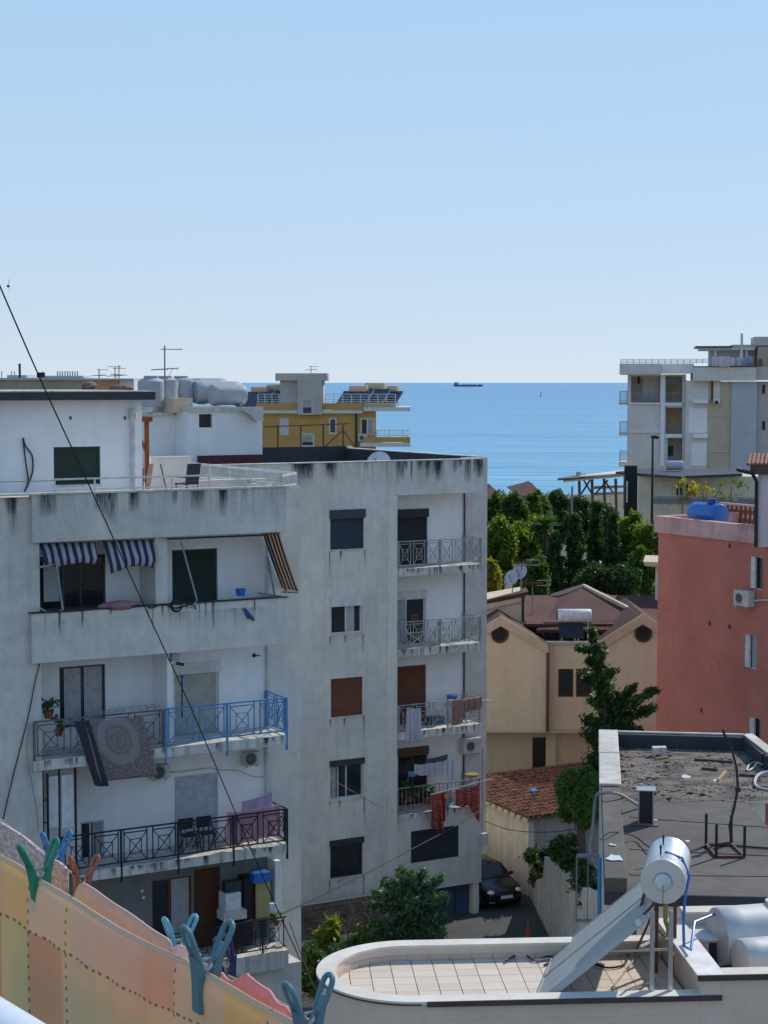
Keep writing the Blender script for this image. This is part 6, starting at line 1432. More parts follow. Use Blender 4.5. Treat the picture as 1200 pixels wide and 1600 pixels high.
# irregular araucaria-like conifer in front of the cream house
def branchy(px, Y, pts, label, leaf, seed, n=1100, size=.075, name='conifer_tree', group=None, trunk=None):
    rnd = random.Random(seed); b0 = P(px, 900, Y); rt = empty(name, Vector((b0.x, b0.y, 0)), 0, label, 'tree', group); L0 = Vector((b0.x,b0.y,0))
    tp_ = [P(x, y, Y)-L0 for (x, y) in trunk]; tp_ = [Vector((tp_[0].x, 0, 0))]+tp_; mk('trunk', MB().tube(tp_, [.24]+[.16-.13*i/(len(tp_)-2) for i in range(len(tp_)-1)], 7), M['bark'], rt)
    for (xa, ya, xb, yb, th_) in pts:
        a = P(xa, ya, Y)-L0; dy = rnd.uniform(-.7,.7); e = P(xb, yb, Y)-L0+Vector((0,dy,0)); 
        br_ = mk('branch', MB().tube([a, (a+e)/2+Vector((0,0,-.05)), e], [.06,.04,.015], 5), M['bark'], rt)
        m = MB(); Lb = (e-a).length
        for q in range(int(n*.75*Lb*th_/.4)):
            t = rnd.random(); c = a.lerp(e, t)+Vector((0,0,-.1*math.sin(t*3.1))); wd = th_*.85*(.45+.55*abs(math.sin(PI*min(1,t*1.1)*(1+Lb*.8))))
            p = c+Vector((rnd.gauss(0,wd*.4), rnd.gauss(0,wd*.4), rnd.gauss(0,wd*.32)))
            n1 = Vector((rnd.gauss(0,1),rnd.gauss(0,1),rnd.gauss(0,1))).normalized(); X = n1.orthogonal().normalized(); Yv = n1.cross(X); sz = size*rnd.uniform(.6,1.3); b = len(m.v)
            m.v += [tuple(p-X*sz*1.6), tuple(p-Yv*sz*.55), tuple(p+X*sz*1.6), tuple(p+Yv*sz*.55)]; m.f.append((b,b+1,b+2,b+3))
        mk('needles', m, M[leaf], br_, fix=True)
    return rt
branchy(930, 64, [(928,1000,924,980,.25),(932,1012,903,1010,.22),(933,1020,945,1015,.3),(936,1035,920,1030,.3),(938,1050,952,1045,.35),(942,1065,915,1060,.3),(944,1075,912,1052,.25),(946,1080,968,1090,.35),(948,1090,925,1095,.3),(950,1100,990,1070,.3),(952,1105,1000,1085,.35),(950,1110,1025,1078,.28),(955,1120,1018,1102,.34),(950,1130,985,1128,.4),(945,1130,920,1128,.35),(940,1140,925,1150,.5),(945,1150,960,1160,.6),(938,1160,918,1140,.4),(945,1120,1000,1140,.3),(940,1175,925,1185,.5),(948,1185,935,1200,.6),(935,1010,940,1060,.35),(943,1060,948,1130,.4)],
  'irregular dark conifer with spreading branches in front of the cream gabled house', 'leafC', 3, trunk=[(945,1280),(946,1180),(946,1100),(938,1040),(927,975)])
tree(908,1196,1296,62,38,'feathery green shrub tree beside the tiled shed roof','leafF',7000,.06,clumps=46,spread=.42,group=None,name='shrub_tree',asp=3.4,up=0)
# pine in front of the central block
branchy(637, 60, [(640,1380,625,1356,.3),(645,1378,640,1355,.3),(645,1385,662,1362,.3),(640,1395,600,1370,.32),(645,1392,690,1368,.32),(635,1405,585,1398,.32),(650,1405,697,1395,.34),(640,1415,577,1418,.32),(650,1415,700,1412,.34),(640,1425,582,1440,.35),(650,1425,696,1432,.35),(640,1440,592,1455,.4),(650,1440,688,1452,.4),(640,1450,610,1470,.45),(650,1450,670,1470,.45),(640,1400,615,1385,.35),(645,1400,675,1385,.35),(645,1430,645,1400,.5),(640,1445,620,1420,.5),(650,1440,672,1415,.5),(640,1460,600,1480,.5),(650,1460,690,1480,.5)],
  'bushy blue green pine standing before the foot of the central block', 'leafD', 9, n=1500, size=.06, name='pine_tree', trunk=[(642,1500),(643,1460),(645,1420),(645,1365)])
# low garden plants, dry twigs, ivy
def bush(px, py, Yd, rx_, rz_, label, leaf, n, size, name='bush', z0=None):
    p = P(px, py, Yd); rt = empty(name, Vector((p.x,p.y,max(0,p.z-rz_))), 0, label, 'bush', 'garden bushes'); mk('stems', MB().bar((-.1,0,0),(-.2,0,rz_),.03).bar((.1,0,0),(.2,.1,rz_*1.2),.03), M['bark'], rt)
    m = MB(); leaves(m, (0,0,rz_), rx_, rx_*.8, rz_, n, size, random.Random(int(px)), 16, .4, asp=2); mk('leaves', m, M[leaf], rt, fix=True); return rt
bush(500,1512,58,.45,.5,'leafy bush left in the small garden behind the terrace','leafD',900,.06); bush(538,1492,59,.5,.45,'green bush in the middle of the small garden','leafD',900,.055); bush(575,1480,59,.6,.6,'low bush beside the pine','leafB',900,.06); bush(488,1520,57,.5,.8,'dark bush at the corner of the nearest block','leafC',1000,.08)
bush(518,1465,59.5,.35,.6,'spiky light green plant in front of the stone wall','leafA',160,.16); bush(566,1570,52,.6,.6,'bright green clump at the bottom behind a blue peg','leafA',700,.06)
rnd = random.Random(12)
for (px_, ytop_, lb) in ((550,1385,'taller leafless shrub against the stone wall'),(515,1420,'smaller leafless shrub against the stone wall')):
    p0 = P(px_+15, 1500, 61); rt = empty('bare_shrub', Vector((p0.x,p0.y,.2)), 0, lb, 'shrub', 'leafless shrubs'); zt_ = P(px_, ytop_, 61).z
    for k in range(9):
        a = rnd.uniform(-.5,.5); m = MB(); q0_ = Vector((0,0,0)); pts = [q0_]
        for j in range(5): q0_ = q0_+Vector((a*.22+rnd.gauss(0,.07), rnd.gauss(0,.05), (zt_-.2)/5*rnd.uniform(.6,1.1))); pts.append(q0_)
        m.tube(pts, [.03,.025,.02,.014,.01,.005], 5); tw_ = mk('stem', m, M['barkg'] if k % 3 else M['bark'], rt)
        m = MB()
        for j in (2,3,4,4): m.bar(pts[j], pts[j]+Vector((rnd.gauss(0,.3),rnd.gauss(0,.1),rnd.uniform(.1,.4))), .012)
        mk('twigs', m, M['barkg'], tw_, kind='stuff')
iv = empty('ivy', GFr.w(0,0,0), GFr.ang, 'dark ivy spilling over the streaked garden wall', 'ivy'); m = MB()
for (x, y, rx_, rz_, n) in ((838,1352,.55,.75,1200),(852,1330,.5,.4,700),(872,1335,.6,.4,800),(892,1350,.6,.45,900),(905,1368,.5,.5,900),(912,1385,.4,.6,800),(882,1318,.5,.35,500),(822,1340,.25,.5,350)):
    p = GFr.px(x, y, .1); leaves(m, (p.x, .15, p.z), rx_, .35, rz_, n, .07, random.Random(x), 10, .45)
mk('foliage', m, M['leafC'], iv, fix=True); p = GFr.px(872,1322,.1); m = MB(); leaves(m, (p.x,.1,p.z), .35,.3,.35, 200, .10, random.Random(1), 6, .5); mk('young_leaves', m, M['leafB'], iv, fix=True)
mk('stems', MB().tube([(.2,.1,0),(.5,.1,1.5),(.9,.12,2.4)], .03, 5), M['bark'], iv)
# ================================================================ AWNINGS
def stripe_mat(name, c1, c2, freq, trans=.35, rot=False, off=0.0, duty=.5):
    def pat(nt, v, col):
        sp = N(nt, 'SeparateXYZ'); nt.links.new(v, sp.inputs[0]); f = math_(nt, 'FRACT', math_(nt, 'MULTIPLY_ADD', sp.outputs[0], freq, off))
        return mix(nt, math_(nt, 'LESS_THAN', f, duty), c1, c2)
    return cloth_mat(name, c1, trans, pattern=pat)
aw = stripe_mat('blue_white_stripes', (.46,.46,.45), (.03,.04,.13), 4.6, .2)
GA = 'blue and white striped awnings of the nearest block'
def awning(x0, x1, ytop, yb0, yb1, out, label, seed, bars):
    a, b = FA.px(x0, ytop, .35), FA.px(x1, ytop-2, .35); root = empty('awning', FA.w((a.x+b.x)/2, .35, a.z), A1, label, 'awning', GA); c = Vector(((a.x+b.x)/2, .35, a.z))
    m = MB(); uv = []; nx, nz = 36, 14; rnd = random.Random(seed); za, zb2_ = FA.px(x0, yb0, .0).z, FA.px(x1, yb1, .0).z
    for j in range(nz+1):
        t = j/nz
        for i in range(nx+1):
            s = i/nx; top = Vector((a.x+(b.x-a.x)*s, .35, a.z+(b.z-a.z)*s)); zbot = za+(zb2_-za)*s
            z = top.z+(zbot-top.z)*t*(1+.10*math.sin(s*5+seed)); y = .35-out*math.sin(t*PI*.5)+.04*math.sin(s*22+t*4+seed)*t - (.0 if t < .7 else (t-.7)*-.3)
            xx = top.x+.05*math.sin(t*5+s*3+seed)*t*(.5) + (.18*(s-.5)*-t)
            m.v.append(tuple(Vector((xx, y, z))-c)); uv.append((s*(b.x-a.x), t))
    for j in range(nz):
        for i in range(nx): q = j*(nx+1)+i; m.f.append((q, q+1, q+nx+2, q+nx+1))
    o = mk('canopy', m, aw, root, smooth=True, fix=True); ul = o.data.uv_layers.new(name='UVMap')
    for lp in o.data.loops: ul.data[lp.index].uv = uv[lp.vertex_index]
    o.modifiers.new('t', 'SOLIDIFY').thickness = .006
    mk('roller_bar', MB().cyl(a-c+Vector((-.05,0,.02)), b-c+Vector((.05,0,.02)), .03, n=8), M['irong'], root)
    return root, c
r1, c1_ = awning(60, 149, 849, 883, 884, .35, 'left striped awning, torn and rolled up unevenly over the dark window', 1, None)
r2, c2_ = awning(160, 242, 845, 893, 886, .38, 'right striped awning sagging beside the pillar', 2, None)
def fpt(x, y, b=0): p = FA.px(x, y, b); return Vector((p.x, p.y, p.z))
for (root, c, ps) in ((r1, c1_, ((85,862,98,952),(62,886,84,882),(62,950,84,962),(98,952,84,962))), (r2, c2_, ())):
    for (xa, ya, xb, yb) in ps: mk('arm', MB().bar(fpt(xa,ya,.05)-c, fpt(xb,yb,.02)-c, .05), M['irong'], root)
# striped side awning at the right end, seen against the light
sa = stripe_mat('orange_brown_stripes', (.50,.42,.35), (.03,.028,.035), 3.3, .5, duty=.48)
p0, p1 = fpt(410,834,1.35), fpt(436,832,.25); 
rootS = empty('side_awning', FA.w(.0,.8,p0.z), A1, 'sunlit orange and dark striped side awning at the right end of the top balcony', 'awning'); cS = Vector((0,.8,p0.z))
q0_, q1_ = fpt(441,921,1.35), fpt(467,925,.25); m = MB(); uv = []
P0 = Vector((.0,1.35,p0.z)); 
p0 = FA.px(411,834,1.3); p1 = FA.px(436,832,.2); q0_ = FA.px(441,919,1.3+.1); q1_ = FA.px(467,924,.2)
nx, nz = 18, 10
for j in range(nz+1):
    t = j/nz
    for i in range(nx+1):
        s = i/nx; p = p0.lerp(p1, s).lerp(q0_.lerp(q1_, s), t); m.v.append(tuple(p-cS+Vector((0,0,-.05*math.sin(PI*t))))); uv.append((s*1.45, t))
for j in range(nz):
    for i in range(nx): q = j*(nx+1)+i; m.f.append((q, q+1, q+nx+2, q+nx+1))
o = mk('canopy', m, sa, rootS, smooth=True, fix=True); ul = o.data.uv_layers.new(name='UVMap')
for lp in o.data.loops: ul.data[lp.index].uv = uv[lp.vertex_index]
o.modifiers.new('t', 'SOLIDIFY').thickness = .006
mk('roller_bar', MB().cyl(p0-cS, p1-cS, .035, n=8), M['irong'], rootS)
for (xa, ya, ba, xb, yb, bb) in ((418,870,1.0,430,934,.6),(402,926,.7,450,934,.1),(441,925,.8,467,926,.2)): mk('arm', MB().bar(FA.px(xa,ya,ba)-cS, FA.px(xb,yb,bb)-cS, .04), M['irong'], rootS)
mk('red_knob', MB().ell(FA.px(446,921,.15)-cS, .05,.05,.05), M['red'], rootS)
mk('slanting_rod', MB().bar(FA.px(282,843,.1)-FA.px(282,843,.1), FA.px(308,938,-.1)-FA.px(282,843,.1), .04).bar(FA.px(308,938,-.1)-FA.px(282,843,.1), FA.px(298,950,-.1)-FA.px(282,843,.1), .03), M['irong'], None, loc=FA.w(*FA.px(282,843,.1)), rz=A1, label='bare slanting metal rod in front of the dark green shutter', cat='rod')
mk('awning_roller', MB().bar((0,0,0), FA.px(412,836,.1)-FA.px(262,842,.1), .05), M['iron'], None, loc=FA.w(*FA.px(262,842,.1)), rz=A1, label='empty dark awning roller under the eave above the dark green shutter', cat='roller')
# things along the top balcony parapet
q = fpt(178,944,.5); mk('rolled_blanket', MB().ell((0,0,0), .62,.2,.14, 16,8), simple('pink_blanket', (.30,.15,.17), .95, var=.3), None, loc=FA.w(q.x,.1,q.z), rz=A1, smooth=True, label='rolled pinkish blanket lying on the top balcony parapet', cat='blanket')
q = fpt(274,946,.0); m = MB(); 
for k in range(4): m.torus((0,-.02*k,.0), (1,0,0), (0,.15,1), .17-.012*k, .014, 20, 5)
mk('coiled_cable', m, M['cable'], None, loc=FA.w(q.x,-.06,q.z), rz=A1, label='small black cable coil hanging on the top balcony parapet', cat='cable')
cable('parapet_cable', 'black cable resting along the top balcony parapet', [FA.w(*FA.px(x, y, -.06)) for (x, y) in ((50,958),(110,955),(170,950),(226,946),(236,950),(255,944),(275,950),(300,944),(306,952))], .02, n=6)
q = fpt(376,928,.4); mk('blue_bucket', MB().lathe((0,0,0),(0,0,1),[(0,.11),(.2,.15),(.2,.16)],16), M['blue'], None, loc=FA.w(q.x,.4,q.z-.05), label='small blue bucket peeking over the top balcony parapet', cat='bucket')
q = fpt(379,950,-.05); mk('blue_garment', MB().prism([(0,0,0),(.10,0,-.02),(.30,0,-.26),(.25,0,-.33),(.14,0,-.30)], (0,-.03,0)).prism([(.20,-.031,-.26),(.31,-.031,-.26),(.36,-.031,-.38),(.28,-.031,-.36)], (0,-.02,0)), M['dblue'], None, loc=FA.w(q.x,-.05,q.z), rz=A1, label='dark blue garment hanging on a string below the top balcony edge', cat='garment')
# ================================================================ RUG, BEDSPREAD AND BALCONY CLUTTER, nearest block
def rug_pat(nt, v, col):
    sp = N(nt, 'SeparateXYZ'); nt.links.new(v, sp.inputs[0]); x = math_(nt, 'SUBTRACT', sp.outputs[0], .80); y = math_(nt, 'SUBTRACT', sp.outputs[1], .62)
    d = math_(nt, 'SQRT', math_(nt, 'ADD', math_(nt, 'MULTIPLY', x, x), math_(nt, 'MULTIPLY', math_(nt, 'MULTIPLY', y, y), .7)))
    wob = math_(nt, 'MULTIPLY', noise(nt, v, 7, 4), .22); ring = math_(nt, 'SINE', math_(nt, 'MULTIPLY', math_(nt, 'ADD', d, wob), 48)); 
    inn_ = math_(nt, 'LESS_THAN', math_(nt, 'ADD', d, wob), .50)
    field = mix(nt, noise(nt, v, 30, 4), (.14,.10,.10), (.40,.34,.33))
    med = mix(nt, ramp(nt, ring, [(.3,0),(.7,1)]), (.25,.21,.215), (.20,.16,.155)); outf = mix(nt, ramp(nt, noise(nt, v, 14, 5, .7), [(.42,0),(.58,1)]), (.15,.11,.105), (.27,.22,.22))
    pale = math_(nt, 'LESS_THAN', math_(nt, 'ADD', d, wob), .68); outf = mix(nt, pale, outf, (.27,.25,.27))
    return mix(nt, inn_, outf, med)
rugm = cloth_mat('patterned_rug', (.3,.25,.25), .05, pattern=rug_pat, weave=120)
ra, rb_ = FA.px(131,1124,-.10), FA.px(222,1120,-.10)
cloth('hanging_rug', 'large faded patterned rug hung over the balcony railing', 'rug', FA.w(ra.x,-.10,ra.z), FA.w(rb_.x,-.10,rb_.z), 1.72, 1.62, rugm, amp=.04, nf=.8, seed=3, sag=.0, flare=.0, th=.012)
rc = cloth('rug_underside', 'dark folded back edge of the hanging rug', 'rug', FA.w(ra.x-.25,-.05,ra.z-.03), FA.w(ra.x+.12,-.13,ra.z-.01), 1.75, 1.82, cloth_mat('dark_rug_back', (.03,.035,.05), .0), amp=.03, nf=1, seed=4, nx=12, th=.012)
def shear(o, dx):                               # slant a hanging cloth sideways towards its hem
    me = o.data; zs_ = [v.co.z for v in me.vertices]; z1 = max(zs_); z0 = min(zs_)
    for v in me.vertices: t = (z1-v.co.z)/(z1-z0); v.co += (FA.u*dx*t)
for o in bpy.data.objects:
    if o.name.startswith('hanging_rug'): shear(o, .42)
    if o.name.startswith('rug_underside'): shear(o, .55)
beds = cloth_mat('pink_bedspread', (.60,.38,.46), .35, var=.25); ba, bb = FA.px(355,1262,.12), FA.px(438,1254,.12)
cloth('bedspread', 'pink bedspread hanging inside the black balcony railing at its right end', 'bedspread', FA.w(ba.x,.10,ba.z-.12), FA.w(bb.x,.10,bb.z-.02), .95, .85, beds, amp=.06, nf=3, seed=5)
cloth('bedspread', 'lilac sheet bunched on top of the pink bedspread', 'bedspread', FA.w(ba.x+.5,.22,ba.z+.10), FA.w(bb.x-.15,.3,bb.z+.30), .42, .5, cloth_mat('lilac_sheet', (.45,.38,.52), .35, var=.2), amp=.04, nf=2, seed=6)
tx = M['iron']
t0_ = FA.px(190,1110,.7); m = MB()
for k in range(9): m.bar((-.9+k*.22, 0, 0), (-.85+k*.22, .02, .04), .03)
m.bar((-1.0,0,0),(1.0,0,.06),.02).bar((-1.0,.3,0),(1.0,.3,.06),.02); mk('drying_rack', m, M['ironw'], None, loc=FA.w(t0_.x,.5,t0_.z), rz=A1, label='thin white drying rack wires above the rug on the balcony', cat='drying rack')
def plant_pot(fr, x, y, b, label, leaf='leafC', s=.2, n=120, pot='rust', grp='potted plants on the balconies'):
    q = fr.px(x, y, b); rt = empty('potted_plant', fr.w(q.x, b, q.z), fr.ang, label, 'potted plant', grp); mk('pot', MB().lathe((0,0,0),(0,0,1),[(0,s*.4),(s*.8,s*.6),(s*.85,s*.65)],14), M[pot], rt)
    m = MB(); leaves(m, (0,0,s*1.6), s*1.0, s*1.0, s*.8, n, s*.22, random.Random(int(x)), 8, .5); mk('foliage', m, M[leaf], rt, fix=True); return rt
plant_pot(FA, 76, 1122, .3, 'plant with thin shoots behind the worn railing, far left', s=.24); plant_pot(FA, 92, 1150, .3, 'dark plant low behind the worn railing')
for (x, y, w_, lb) in ((290,1318,.42,'left dark folding chair back on the black railed balcony'),(318,1316,.42,'right dark folding chair back on the black railed balcony')):
    q = FA.px(x, y, .9); rt = empty('folding_chair', FA.w(q.x,.9,zf[2]), A1, lb, 'chair', 'folding chairs on the black railed balcony'); mk('backrest', MB().box(-w_/2,w_/2,0,.03,.55,.85), M['black'], rt); mk('seat', MB().box(-w_/2,w_/2,-.4,0,.42,.45), M['black'], rt)
    for s in (-1,1): mk('leg', MB().bar((s*w_/2,0,.85),(s*w_/2,-.35,0),.025), M['iron'], rt); mk('leg', MB().bar((s*w_/2,-.4,.42),(s*w_/2,.0,0),.025), M['iron'], rt)
q = FA.px(266,1040,.3); lamp = empty('wall_lamp_box', FA.w(*FA.px(273,1024,.45)), A1, 'small grey box with a lamp arm at the partition of the second balcony', 'lamp'); mk('box', MB().box(-.2,.1,-.1,.1,-.15,.15), M['tank'], lamp); mk('lamp_head', MB().bar((.0,-.1,-.2),(.2,-.15,-.25),.08), M['iron'], lamp)
q = FA.px(402,1026,BK-.2); wl = empty('wall_light', FA.w(q.x,BK-.05,q.z), A1, 'small dark wall spotlight left of the drain pipe', 'lamp'); mk('lamp_head', MB().ell((-.12,-.2,.05),.06,.06,.06), M['iron'], wl); mk('arm', MB().bar((-.1,-.2,.04),(.15,0,0),.03), M['iron'], wl)
pq0 = FA.px(283,1058,.3); mk('parasol_pole', MB().cyl((0,0,0),(0,0,1.1),.025,n=6).ell((0,0,1.12),.05,.05,.05), M['dblue'], None, loc=FA.w(pq0.x,.25,pq0.z-1.1), rz=A1, label='thin dark pole tied to the blue balcony railing', cat='pole')
cable('wall_wire', 'thin wire drooping along the wall under the blue balcony', [FA.w(*FA.px(x, y, BK-.1)) for (x, y) in ((250,1205),(280,1206),(325,1200),(345,1203),(372,1204),(395,1213),(412,1214))], .012, n=6, mat='cableg', group='thin wires on the nearest block')
cable('wall_wire', 'thin cable running down the left pier from the parapet corner', [FA.w(*FA.px(x, y, .1)) for (x, y) in ((83,962),(70,1010),(56,1060),(44,1120),(20,1215),(5,1280))], .016, n=6, group='thin wires on the nearest block')
cable('wall_wire', 'second thin cable hanging beside the left pier railings', [FA.w(*FA.px(x, y, .1)) for (x, y) in ((46,1130),(42,1180),(50,1225),(58,1270),(60,1300))], .012, n=6, mat='cableg', group='thin wires on the nearest block')
mk('stair_rail', MB().bar((0,0,0),(0,0,1.8),.05).bar((.16,0,0),(.16,0,1.8),.05).bar((0,0,.5),(.16,0,.5),.03).bar((0,0,1.1),(.16,0,1.1),.03), M['iron'], None, loc=FA.w(FA.px(66,1300,.2).x,.2,zf[3]-2.2), rz=A1, label='narrow black ladder frame at the left end of the second balcony', cat='ladder')
# ground balcony things
def bxo(name, label, cat, fr, x0, y0, x1, y1, b, d, mat, group=None, zfloor=None, **k):
    r = fr.R(x0, y0, x1, y1, b); c = ((r[0]+r[1])/2, b, r[2]); m = MB().box(r[0]-c[0], r[1]-c[0], 0, d, 0, r[3]-r[2]); return mk(name, m, mat, None, loc=fr.w(*c), rz=fr.ang, label=label, cat=cat, group=group, bevel=.015, **k)
bxo('white_appliance', 'white box with a dark dot on the lowest balcony, beside the brown door', 'appliance', FA, 353,1396,377,1424, .5, .5, M['paint'])
bxo('white_basin', 'wide pale basin under the white box on the lowest balcony', 'basin', FA, 350,1424,386,1438, .35, .5, M['ac'])
bxo('dark_screen', 'dark monitor shaped box standing above the white box', 'box', FA, 353,1378,378,1395, .62, .3, M['navy'])
bxo('tall_panel', 'tall yellowish board stored upright on the lowest balcony', 'board', FA, 400,1379,423,1434, .8, .06, plaster('yellow_board', (.26,.22,.10), .3))
bxo('blue_box', 'blue plastic box on top of the yellowish board', 'box', FA, 397,1364,423,1379, .6, .35, M['blue'])
bxo('dark_cabinet', 'dark cabinet between the white box and the yellowish board', 'cabinet', FA, 381,1370,399,1440, .9, .4, M['black'])
bxo('table', 'dark clutter covered table behind the lowest balcony railing', 'table', FA, 350,1441,396,1480, .5, .6, M['dark'])
bxo('reveal', 'pale wall return at the right end of the lowest balcony', 'wall', FA, 430,1345,439,1480, .9, .45, M['white'])
plant_pot(FA, 432, 1446, .1, 'red brown flower pot with small plant on the lowest balcony corner', s=.16, leaf='leafA', pot='rust')
bxo('white_bag', 'white bag hooked at the corner of the lowest balcony', 'bag', FA, 423,1412,432,1428, .25, .15, M['paint'])
bxo('yellow_ledge', 'small cream block on the floor edge of the lowest balcony', 'block', FA, 431,1478,442,1483, -.1, .2, M['creamtrim'])
for k, (x, y) in enumerate(((222,1392),(224,1402),(226,1424),(222,1440))): 
    q = FA.px(x, y, BK-.02); mk('wall_sticker', MB().cyl((0,0,0),(0,-.006,0),.05,n=10), (M['paint'],M['paint'],simple('pink_print',(.4,.15,.12)),M['paint'])[k] if k != 2 else simple('pink_print',(.4,.15,.12)), None, loc=FA.w(*q)-FA.v*.01, rz=A1, label=('topmost small white round sticker on the lowest balcony wall','second small white round sticker on the lowest balcony wall','pinkish round sticker on the lowest balcony wall','lowest small white round sticker on that balcony wall')[k], cat='sticker', group='round stickers on the lowest balcony wall')
# ================================================================ LAUNDRY, central block
def hang(fr, name, label, cat, x0, y0, x1, y1, b, dl, dr, mat, **k):
    p, q = fr.px(x0, y0, b), fr.px(x1, y1, b); return cloth(name, label, cat, fr.w(p.x,b,p.z), fr.w(q.x,b,q.z), dl, dr, mat, **k)
cw0 = cloth_mat('laundry_white', (.60,.62,.68), .35); cw1 = cloth_mat('laundry_pink', (.46,.26,.22), .4, var=.3)
def red_pat(nt, v, col): return mix(nt, ramp(nt, noise(nt, v, 16, 4, .7), [(.45,0),(.6,1)]), (.36,.03,.025), (.55,.28,.22))
cr0 = cloth_mat('laundry_red_print', (.42,.04,.03), .45, pattern=red_pat); cr1 = cloth_mat('laundry_red', (.50,.01,.01), .45); cy = cloth_mat('laundry_yellow', (.62,.38,.06), .4); cb = cloth_mat('laundry_blue', (.20,.42,.62), .4); cg_ = cloth_mat('laundry_grey', (.12,.12,.14), .2)
hang(FB,'white_curtain','long white curtain hanging outside the railing of the third balcony down','laundry',636,1106,658,1106,-.10,1.28,1.28,cw0,amp=.05,nf=4,seed=21,flare=.15)
hang(FB,'pink_towel','pinkish towel over the railing at the middle of the third balcony down','laundry',705,1094,722,1092,-.08,.95,.92,cw1,amp=.02,nf=1,seed=22)
p_, q_ = FB.px(726,1092,-.05), FB.px(752,1088,-.02)
cloth('pink_garment','pinkish garment on the right end of the third balcony rail','laundry',FB.w(p_.x,-.08,p_.z),FB.w(q_.x,-.08,q_.z),.48,.42,cw1,amp=.06,nf=3,seed=23)
GL = 'white laundry on the inner line of the fourth balcony'
for i, (x0_, y0_, x1_, y1_, d0, d1, mt_) in enumerate(((638,1205,648,1204,.18,.22,cb),(647,1194,668,1193,.38,.45,cw0),(668,1192,685,1190,.55,.5,cw0),(685,1190,700,1186,.5,.55,cw0),(700,1187,715,1181,.75,.9,cw0),(665,1186,700,1178,.28,.3,cg_))):
    hang(FB,'hanging_garment',('small light blue cloth at the left end of the inner laundry line','white shirt next to the small blue cloth','white cloth in the middle of the inner laundry line with long tips','white trousers on the inner laundry line','long white cloth at the right end of the inner laundry line','dark garments hung behind the white laundry')[i],'laundry',x0_,y0_,x1_,y1_,.25 if i < 5 else .7,d0,d1,mt_,amp=.04,nf=2,seed=30+i,group=GL)
hang(FB,'red_scarf','long red patterned cloth hanging lowest outside the fourth balcony','laundry',675,1240,689,1238,-.35,1.25,1.45,cr0,amp=.06,nf=2,seed=41,flare=.5)
hang(FB,'red_cloth','plain bright red cloth beside the long patterned one','laundry',688,1238,696,1237,-.32,1.25,1.1,cr1,amp=.03,nf=1,seed=42)
hang(FB,'yellow_cloth','small yellow cloth between the red laundry pieces','laundry',694,1240,706,1237,-.36,.18,.2,cy,amp=.02,nf=1,seed=43)
hang(FB,'blue_cloth','light blue cloth hanging behind the yellow one','laundry',693,1236,705,1234,-.2,.7,.5,cb,amp=.03,nf=1,seed=44)
hang(FB,'white_cloth','white cloth hanging between the yellow and the red skirt','laundry',708,1236,717,1234,-.3,.55,.5,cw0,amp=.02,nf=1,seed=45)
hang(FB,'red_skirt','wide red patterned skirt near the right end of the outer line','laundry',712,1234,738,1228,-.38,.62,.75,cr0,amp=.08,nf=2,seed=46)
hang(FB,'red_dress','red patterned dress at the right end of the outer line','laundry',735,1229,749,1224,-.38,.8,1.5,cr0,amp=.05,nf=2,seed=47,group=None)
cable('laundry_pole','pole carrying the outer laundry line past the right corner of the fourth balcony',[FB.w(*FB.px(672,1242,-.4)),FB.w(*FB.px(768,1217,-.4))],.02,mat='pvc',cat='pole',group='laundry poles of the central block')
cable('laundry_pole','pole sticking out past the right corner of the third balcony',[FB.w(*FB.px(700,1094,-.1)),FB.w(*FB.px(768,1094,.9))],.02,mat='pvc',cat='pole',group='laundry poles of the central block')
q = FB.px(706,1091,.8); mk('blue_basin', MB().lathe((0,0,0),(0,0,1),[(0,.17),(.2,.22),(.2,.23)],18), M['blue'], None, loc=FB.w(q.x,.8,q.z-.08), label='blue basin behind the rail of the third balcony down', cat='basin')
q = FB.px(678,1135,.8); mk('blue_crate', MB().box(-.3,.3,-.2,.2,0,.3), simple('dull_blue_plastic',(.03,.10,.22),.6), None, loc=FB.w(q.x,.7,zs[2]+.01), rz=A1, label='dull blue crate low on the third balcony', cat='crate')
q = FB.px(735,1214,.5); mk('yellow_bowl', MB().lathe((0,0,0),(0,0,1),[(0,.1),(.1,.24),(.14,.28)],16), simple('ochre_bowl',(.35,.22,.08),.6), None, loc=FB.w(q.x,.4,q.z), label='ochre bowl on a stand at the right of the fourth balcony', cat='bowl')
mk('broom', MB().bar((0,0,0),(.25,.1,1.3),.03).bar((-.1,0,0),(.1,0,-.12),.1), M['woodl'], None, loc=FB.w(FB.px(632,1262,.4).x,.4,zs[3]+.15), rz=A1, label='broom with pale handle leaning at the left of the fourth balcony', cat='broom')
plant_pot(FB, 640, 1252, .25, 'leafy plant behind the left rail of the fourth balcony', s=.3, n=200); plant_pot(FB, 668, 1256, .3, 'dark potted plant in the middle of the fourth balcony', s=.3, n=200)
